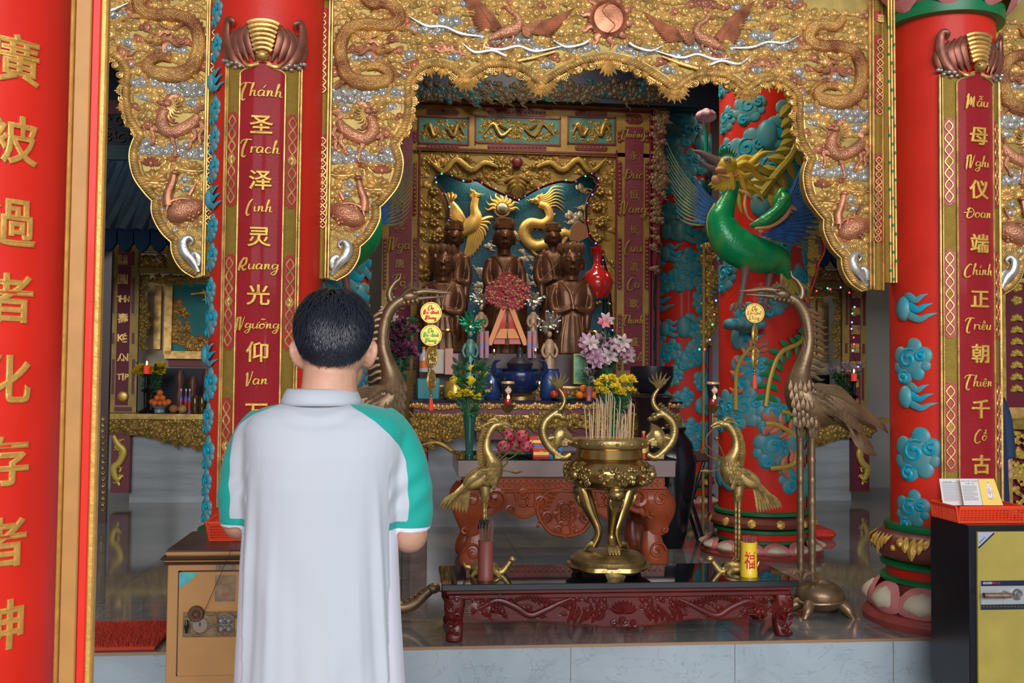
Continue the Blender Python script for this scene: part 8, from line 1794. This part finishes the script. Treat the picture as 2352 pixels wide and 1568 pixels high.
    part('gilt_leg_dragon',g,GPL,lg)
    b=MB(); box(b,(W(298,1100,YSA-.3)[0],YSA-.3,0),(c+.6,YSA+.3,z-.06)); part('marble_base',b,GREY,t); return t
sa=side_altar('left rear side altar with gold letters on a crimson strip and a teal picture')
sb=clone(sa); sb.location.x=2*XA-sa.location.x; sb.scale.x=-1; sb['label']='right rear side altar seen beyond the right bronze crane'
for ch in list(sb.children):
    if ch.name.startswith('crimson_strip'):
        for g0 in list(ch.children): bpy.data.objects.remove(g0)
        g=MB(); y=598
        for cc_ in '囍圓壽圓囍圓壽福':
            p=W(286.5,y,YSA); x=2*XA-p[0]; y+=44.5
            if cc_=='福': ball(g,(x,YSA-.06,p[2]),(.055,.015,.055),14,8)
            else: chars(g,cc_,x,p[2],.105,depth=-(YSA-.062),bold=.02,ext=.03,bev=0)
        o=part('gilt_round_letters',g,GOLD,None); o.parent=ch; o.scale.x=-1; o.location=(0,0,0)
        V=np.array([v.co[:] for v in o.data.vertices]); V[:,0]-=sb.location.x; V[:,1]-=sb.location.y; V[:,2]-=sb.location.z; o.data.vertices.foreach_set('co',V.ravel())
# things on the side altars
q=Px(YSA-.2); zS=W(350,950,YSA-.4)[2]
def sidefl(px_,lbl,s): bouquet(px_,zS,YSA-.2,.2,.045,mat('dark_vase_metal',(.04,.035,.04),.4,.4),lbl,[(px_+random.uniform(-34,38),850+random.uniform(-9,10),.05,YFL if s==1 else LILW,'mum',random.uniform(-.05,.05)) for _ in range(20)],130,.3,.2,seed=20+s,nm='flower_vase')
random.seed(1); sidefl(345,'vase of yellow flowers on the left side altar',1); sidefl(1942,'vase of pale flowers on the right side altar',2)
for px_,lb in ((342,'red candle on a black stand before the yellow flowers of the left side altar'),(1950,'red candle on a black stand on the right side altar')):
    t=thing('candle_stand',(q.P(px_,945)[0],YSA-.32,zS),lb,'candle'); X=t.location[0]; b=MB(); lathe(b,[(.06,0),(.07,.02),(.02,.05),(.025,.2),(.06,.22),(.02,.24),(.02,.36),(.04,.38),(0,.38)],(X,YSA-.32,zS),16); part('stand',b,BLACK,t); b=MB(); lathe(b,[(.028,.38),(.03,.46),(0,.46)],(X,YSA-.32,zS),14); part('red_candle',b,mat('candle_red',(.6,.04,.03),0,.4,emit=(.8,.05,.03),es=.6),t); b=MB(); ball(b,(X,YSA-.32,zS+.485),(.009,.009,.022),8,6); part('flame',b,MC['warm_bulb'],t)
b=MB(); X=q.P(372,948)[0]; lathe(b,[(.03,0),(.05,.01),(.045,.04),(.09,.075),(.085,.075),(0,.05)],(X,YSA-.3,zS),20); one('fruit_bowl',b,mat('blue_white_bowl',(.25,.33,.45),0,.3),'blue and white footed bowl on the left side altar','bowl')
for dx,dy,dz in ((-.05,0,0),(.0,.02,0),(.05,0,0),(-.025,0,.05),(.025,0,.05),(0,0,.1),(-.075,.02,.01),(.075,.02,.01)): fruit(X+dx,YSA-.3+dy,zS+.1+dz,.032,ORG,'orange in the footed bowl on the left side altar','oranges on the left side altar','orange')
for i,px_ in enumerate((404,424)): fruit(q.P(px_,940)[0],YSA-.3,zS+.045,.045,mat('brown_melon',(.42,.17,.05),0,.5,.2,10) if i==0 else mat('tan_melon',(.45,.30,.10),0,.5,.2,10),('brown round melon on the left side altar','tan melon on the left side altar')[i],None,'melon')
for i,px_ in enumerate((418,428,438)): bottle(q.P(px_,946)[0],YSA-.26+.03*(i%2),zS+.0,.24,.020,mat('red_blue_bottle',(.5,.04,.04),0,.2,col2=(.1,.15,.4),vs_=9,stretch=(.1,.1,1)),WHITE,'small bottle with red and blue bands on the left side altar','banded bottles on the left side altar',MC['tin_red_gold'])
for i,px_ in enumerate((452,468)): b=MB(); lathe(b,[(.03,0),(.035,.01),(.035,.16),(.03,.17),(0,.17)],(q.P(px_,946)[0],YSA-.28,zS),18); one('glass_jar',b,mat('dark_gold_jar',(.12,.08,.03),.5,.15),('dark gold glass jar nearer the bottles on the left side altar','dark gold glass jar by the left pillar on the left side altar')[i],'jar')
for i,(px_,h) in enumerate(((408,.42),(438,.36),(470,.44))): b=MB(); X=q.P(px_,900)[0]; lathe(b,[(.04,0),(.055,.05),(.05,h*.35),(.035,h*.6),(.05,h*.8),(.03,h),(0,h)],(X,YSA-.1,zS),18,mod=lambda th,z:1+.08*math.sin(5*th+z*30)); one('carved_figurine',b,mat('brown_carved_wood',(.14,.05,.035),0,.4),('brown carved figurine, left of three on the left side altar','brown carved figurine, middle of three on the left side altar','brown carved figurine, right of three on the left side altar')[i],'figurine')
# tiled eaves and beams of the side bays
for s,lb in ((-1,'left'),(1,'right')):
    t=thing('tiled_eave',(XA+s*3.6,8.6,2.2),'dark blue tiled eave high in the '+lb+' side bay','eave'); b=MB(); z0=W(300,560,8.4)[2]; z1=z0+1.15
    for k in range(26): x=XA+s*(2.15+.13*k); tube(b,[(x,8.4,z0+.08),(x,8.9,z0+.45),(x,9.6,z1)],.06,8,3)
    b.add([(XA+s*2.0,8.4,z0+.06),(XA+s*5.8,8.4,z0+.06),(XA+s*5.8,9.6,z1-.02),(XA+s*2.0,9.6,z1-.02)],[(0,1,2,3)])
    part('roof_tiles',b,mat('navy_tile',(.006,.02,.045),.0,.8,.3,6,spec=.1),t); b=MB(); box(b,(XA+s*2.05,8.42,z0-.0),(XA+s*5.6,8.46,z0+.10)); part('teal_fascia',b,mat('fascia_teal',(.0,.12,.16),0,.5),t); b=MB()
    for k in range(27): x=XA+s*(2.1+.13*k); P=[(x-.06,z0+.1),(x-.06,z0+.0),(x-.03,z0-.05),(x,z0-.07),(x+.03,z0-.05),(x+.06,z0),(x+.06,z0+.1)]; extr(b,P,8.36,8.40)
    part('drip_tiles',b,MC['navy_tile'],t)
    t=thing('painted_beam',(XA+s*3.6,7.4,3.2),'dark painted beam with a red band in the '+lb+' side bay','beam'); b=MB(); zb_=W(270,400,7.2)[2]; box(b,(XA+s*2.2,7.2,zb_+.2),(XA+s*5.9,7.5,4.88)); part('beam_core',b,DARK,t); b=MB(); box(b,(XA+s*2.2,7.19,zb_+.42),(XA+s*5.9,7.2,zb_+.52)); part('red_band',b,MAR,t); g=MB(); rnd=random.Random(4)
    for k in range(60): c=np.array([XA+s*rnd.uniform(2.3,5.6),7.2,zb_+rnd.uniform(.24,.38)]); tube(g,[c+np.array([.05*(1-j/10)*math.cos(j*.8),-.01,.05*(1-j/10)*math.sin(j*.8)]) for j in range(9)],.008,5)
    part('dim_gilt_scrolls',g,MC['tarnished_brown_gold'],t); b=MB(); box(b,(XA+s*2.2,7.18,zb_+.1),(XA+s*5.9,7.22,zb_+.2)); part('teal_band',b,MC['teal_cloud_dark'],t)
# dark red gilt door leaf at the far left, right rear panels
t=thing('carved_door_leaf',(W(236,1000,9.0)[0],9,0),'dark carved door leaf at the left edge of the hall behind the foreground column','door leaf'); b=MB(); bar(b,222,560,250,1210,8.6,-.05,0); part('leaf_board',b,mat('dark_brown_wood',(.05,.018,.015),0,.35),t); g=MB(); r_=Rel(8.6)
for k in range(16): r_.spi(g,238,960+14*k,5,1.6,1.3,k,1,2,k=8)
part('gilt_studs',g,GDC,t)
t=thing('gilt_panel_screen',(W(2325,900,8.2)[0],8.2,0),'crimson panel screen with gold leaf motifs beyond the right pillar','panel screen'); b=MB(); bar(b,2296,640,2420,960,8.2,0,.03); part('gilt_frame',b,GOLD,t); b=MB(); bar(b,2306,650,2420,935,8.2,.03,.035); fp=part('crimson_field',b,MAR,t); g=MB(); r_=Rel(8.16)
for k,y in enumerate((660,690)): r_.fan(g,2335,y,14,12,0,2*PI,5,30,.25,.3,.1,2)
for k in range(7): r_.fan(g,2335,735+27*k,15,15,PI*.9,PI*2.1,5,30,.15,.3,.1,2)
part('gold_leaf_motifs',g,GPL,fp); b=MB(); bar(b,2270,560,2296,960,8.25,0,.03); part('dark_side_strip',b,CRIMD,t); b=MB(); bar(b,2200,960,2430,985,8.15,-.1,.05); part('gilt_shelf_edge',b,GDC,t); b=MB(); bar(b,2200,985,2430,1200,8.2,-.1,0); lp_=part('maroon_lower_board',b,MAR,t); g=MB(); rnd=random.Random(2)
for k in range(90): r_.cloud(g,rnd.uniform(2285,2400),rnd.uniform(990,1190),rnd.uniform(5,9),rnd.random(),4,True)
part('gilt_lower_carving',g,GPL,lp_); b=MB(); bar(b,2296,975,2310,1200,8.15,0,.1); part('gold_column',b,GOLD,t)
# person in the navy robe behind the right pillar
YR=6.6; q=Px(YR); RB_=mat('navy_robe',(.018,.035,.10),0,.7); X=q.P(2262,1000)[0]; t=thing('person',(X,YR,0),'person in a long navy robe standing behind the right pillar, one hand showing','person'); b=MB()
ball(b,q.P(2258,862),(.075,.09,.11),16,12); q.t(b,[(2258,880),(2259,915)],[18,20],12); q.t(b,[(2284,925),(2300,965),(2310,1020),(2314,1062)],[15,14,11,8],12); q.t(b,[(2232,925),(2218,965),(2210,1020),(2210,1062)],[15,14,11,8],12)
for sx,x in ((1,2316),(-1,2208)):
    q.b(b,x,1072,0,7,10,11)
    for k in range(4): q.t(b,[(x-4+2.6*k,1078,-5+3*k),(x-3+2.6*k,1090,-5+3*k),(x-4+2*k-sx*2,1098,-2+3*k)],[2.6,2.4,2],7)
    q.t(b,[(x-sx*6,1070,-6),(x-sx*8,1082,-8)],[3,2],7)
loft(b,[[q.P(2259+w_*math.cos(a),y,w_*.5*math.sin(a)) for a in np.arange(16)*PI/8] for y,w_ in ((905,22),(930,34),(1100,36),(1240,20))]); part('body',remesh(b,.006,2),SKIN,t,sharp=180)
b=MB(); loft(b,[[q.P(2260+w_*math.cos(a)*(1+.04*math.sin(6*a)),y,w_*.62*math.sin(a)) for a in np.arange(32)*PI/16] for y,w_ in ((898,16),(908,30),(925,46),(980,48),(1100,52),(1255,60))])
q.t(b,[(2288,918),(2304,960),(2313,1015),(2316,1052)],[20,19,17,17],14); q.t(b,[(2228,918),(2216,960),(2208,1015),(2206,1052)],[20,19,17,17],14); part('navy_robe',remesh(b,.009,3),RB_,t,sharp=180)
b=MB(); c=q.P(2258,858); ball(b,c+np.array([0,-.012,.02]),(.08,.092,.105),16,12); part('short_hair',b,HR,t); 
for s in (-1,1): b=MB(); ball(b,(X+s*.09,YR-.03,.035),(.05,.13,.035),14,8); part('shoe',b,MC['shoe_black'],t)
# red rug by the step, red mat at the back right, floor mat
g0=G(190,1485); t=thing('red_rug',(-1.3,4.85,0),'shaggy red rug at the edge of the raised floor on the left','rug'); xa,xb,ya,yb=-1.9,W(376,1460,4.8)[0],STEPY+.02,G(300,1438)[1]; b=MB(); box(b,(xa,ya,.001),(xb,yb,.018),.004); part('rug_backing',b,mat('rug_red',(.50,.045,.02),0,.9),t); V=[];Fc=[];rg2=np.random.default_rng(1)
for i in range(14000):
    x=rg2.uniform(xa,xb);y=rg2.uniform(ya,yb); a=rg2.uniform(0,2*PI); h=rg2.uniform(.012,.026); w_=.0022; dx,dy=rg2.normal(0,.007,2); n0=len(V); V+=[(x-w_*math.cos(a),y-w_*math.sin(a),.016),(x+w_*math.cos(a),y+w_*math.sin(a),.016),(x+dx,y+dy,.016+h)]; Fc.append((n0,n0+1,n0+2))
b=MB(); b.add(V,Fc); o=part('shaggy_pile',b,MC['rug_red'],t); o['kind']='stuff'
p0=G(1868,1240); b=MB(); P_=[]; box(b,(p0[0],p0[1],.0),(G(1925,1240)[0],p0[1]+.35,.075),.03); one('red_kneeling_cushion',b,mat('cushion_red',(.62,.03,.02),0,.5),'red kneeling cushion on the floor behind the right bronze crane','cushion')
for k,(px_,y) in enumerate(((1960,635),(1930,660),(1950,650),(1964,705),(1955,740),(1960,770),(1958,800),(1970,830))): pass
ls2=thing('string_lights',tuple(W(1960,700,9.8)),'string of tiny coloured lights hanging on the right side altar','string lights'); b=MB(); pl_=[(1875,668),(1900,662),(1930,660),(1950,672),(1962,705),(1956,740),(1960,775),(1958,805),(1970,842)]; q=Px(9.8); q.t(b,pl_,[.5]*9,4,3); part('wire',b,BLACK,ls2)
for k,p in enumerate(pl_+[(1906,664),(1957,720),(1955,755),(1961,790)]): b=MB(); ball(b,q.P(p[0],p[1],2),.009,8,6); part('bulb',b,ek[k%3],ls2)
ls3=thing('string_lights',tuple(W(1640,700,8.5)),'string of tiny coloured lights beside the narrow gilt pilaster','string lights'); b=MB(); pl_=[(1655,655),(1644,690),(1640,722),(1636,745),(1630,780),(1618,802),(1606,802)]; q=Px(8.5); q.t(b,pl_,[.5]*7,4,3); part('wire',b,BLACK,ls3)
for k,p in enumerate(pl_): b=MB(); ball(b,q.P(p[0],p[1],2),.009,8,6); part('bulb',b,ek[(k+1)%3],ls3)

t=thing('bamboo_rail',tuple(W(2054,650,4.70)),'gilt bamboo style rail with green joints on the left flank of the right pillar','rail'); q=Px(4.70)
for k in range(3):
    b=MB(); q.t(b,[(2046+6.5*k,649,0),(2046+6.5*k-6,-30,0)],[2.6,2.6],10,1); rl_=part('gilt_rod',b,GOLD,t); b=MB()
    for y in np.arange(60+20*k,640,62): q.t(b,[(2046+6.5*k-6*(649-y)/679,y,0),(2046+6.5*k-6*(649-y-7)/679,y+7,0)],[3.2,3.2],10,1)
    part('green_joint',b,GREEN,rl_)
b=MB(); a_=W(2027,300,4.96)[0]; c_=W(2052,300,4.96)[0]; box(b,(a_,4.94,W(2040,650,4.96)[2]),(c_,5.0,3.5),.004); part('gilt_backing_board',b,GOLDM,t)
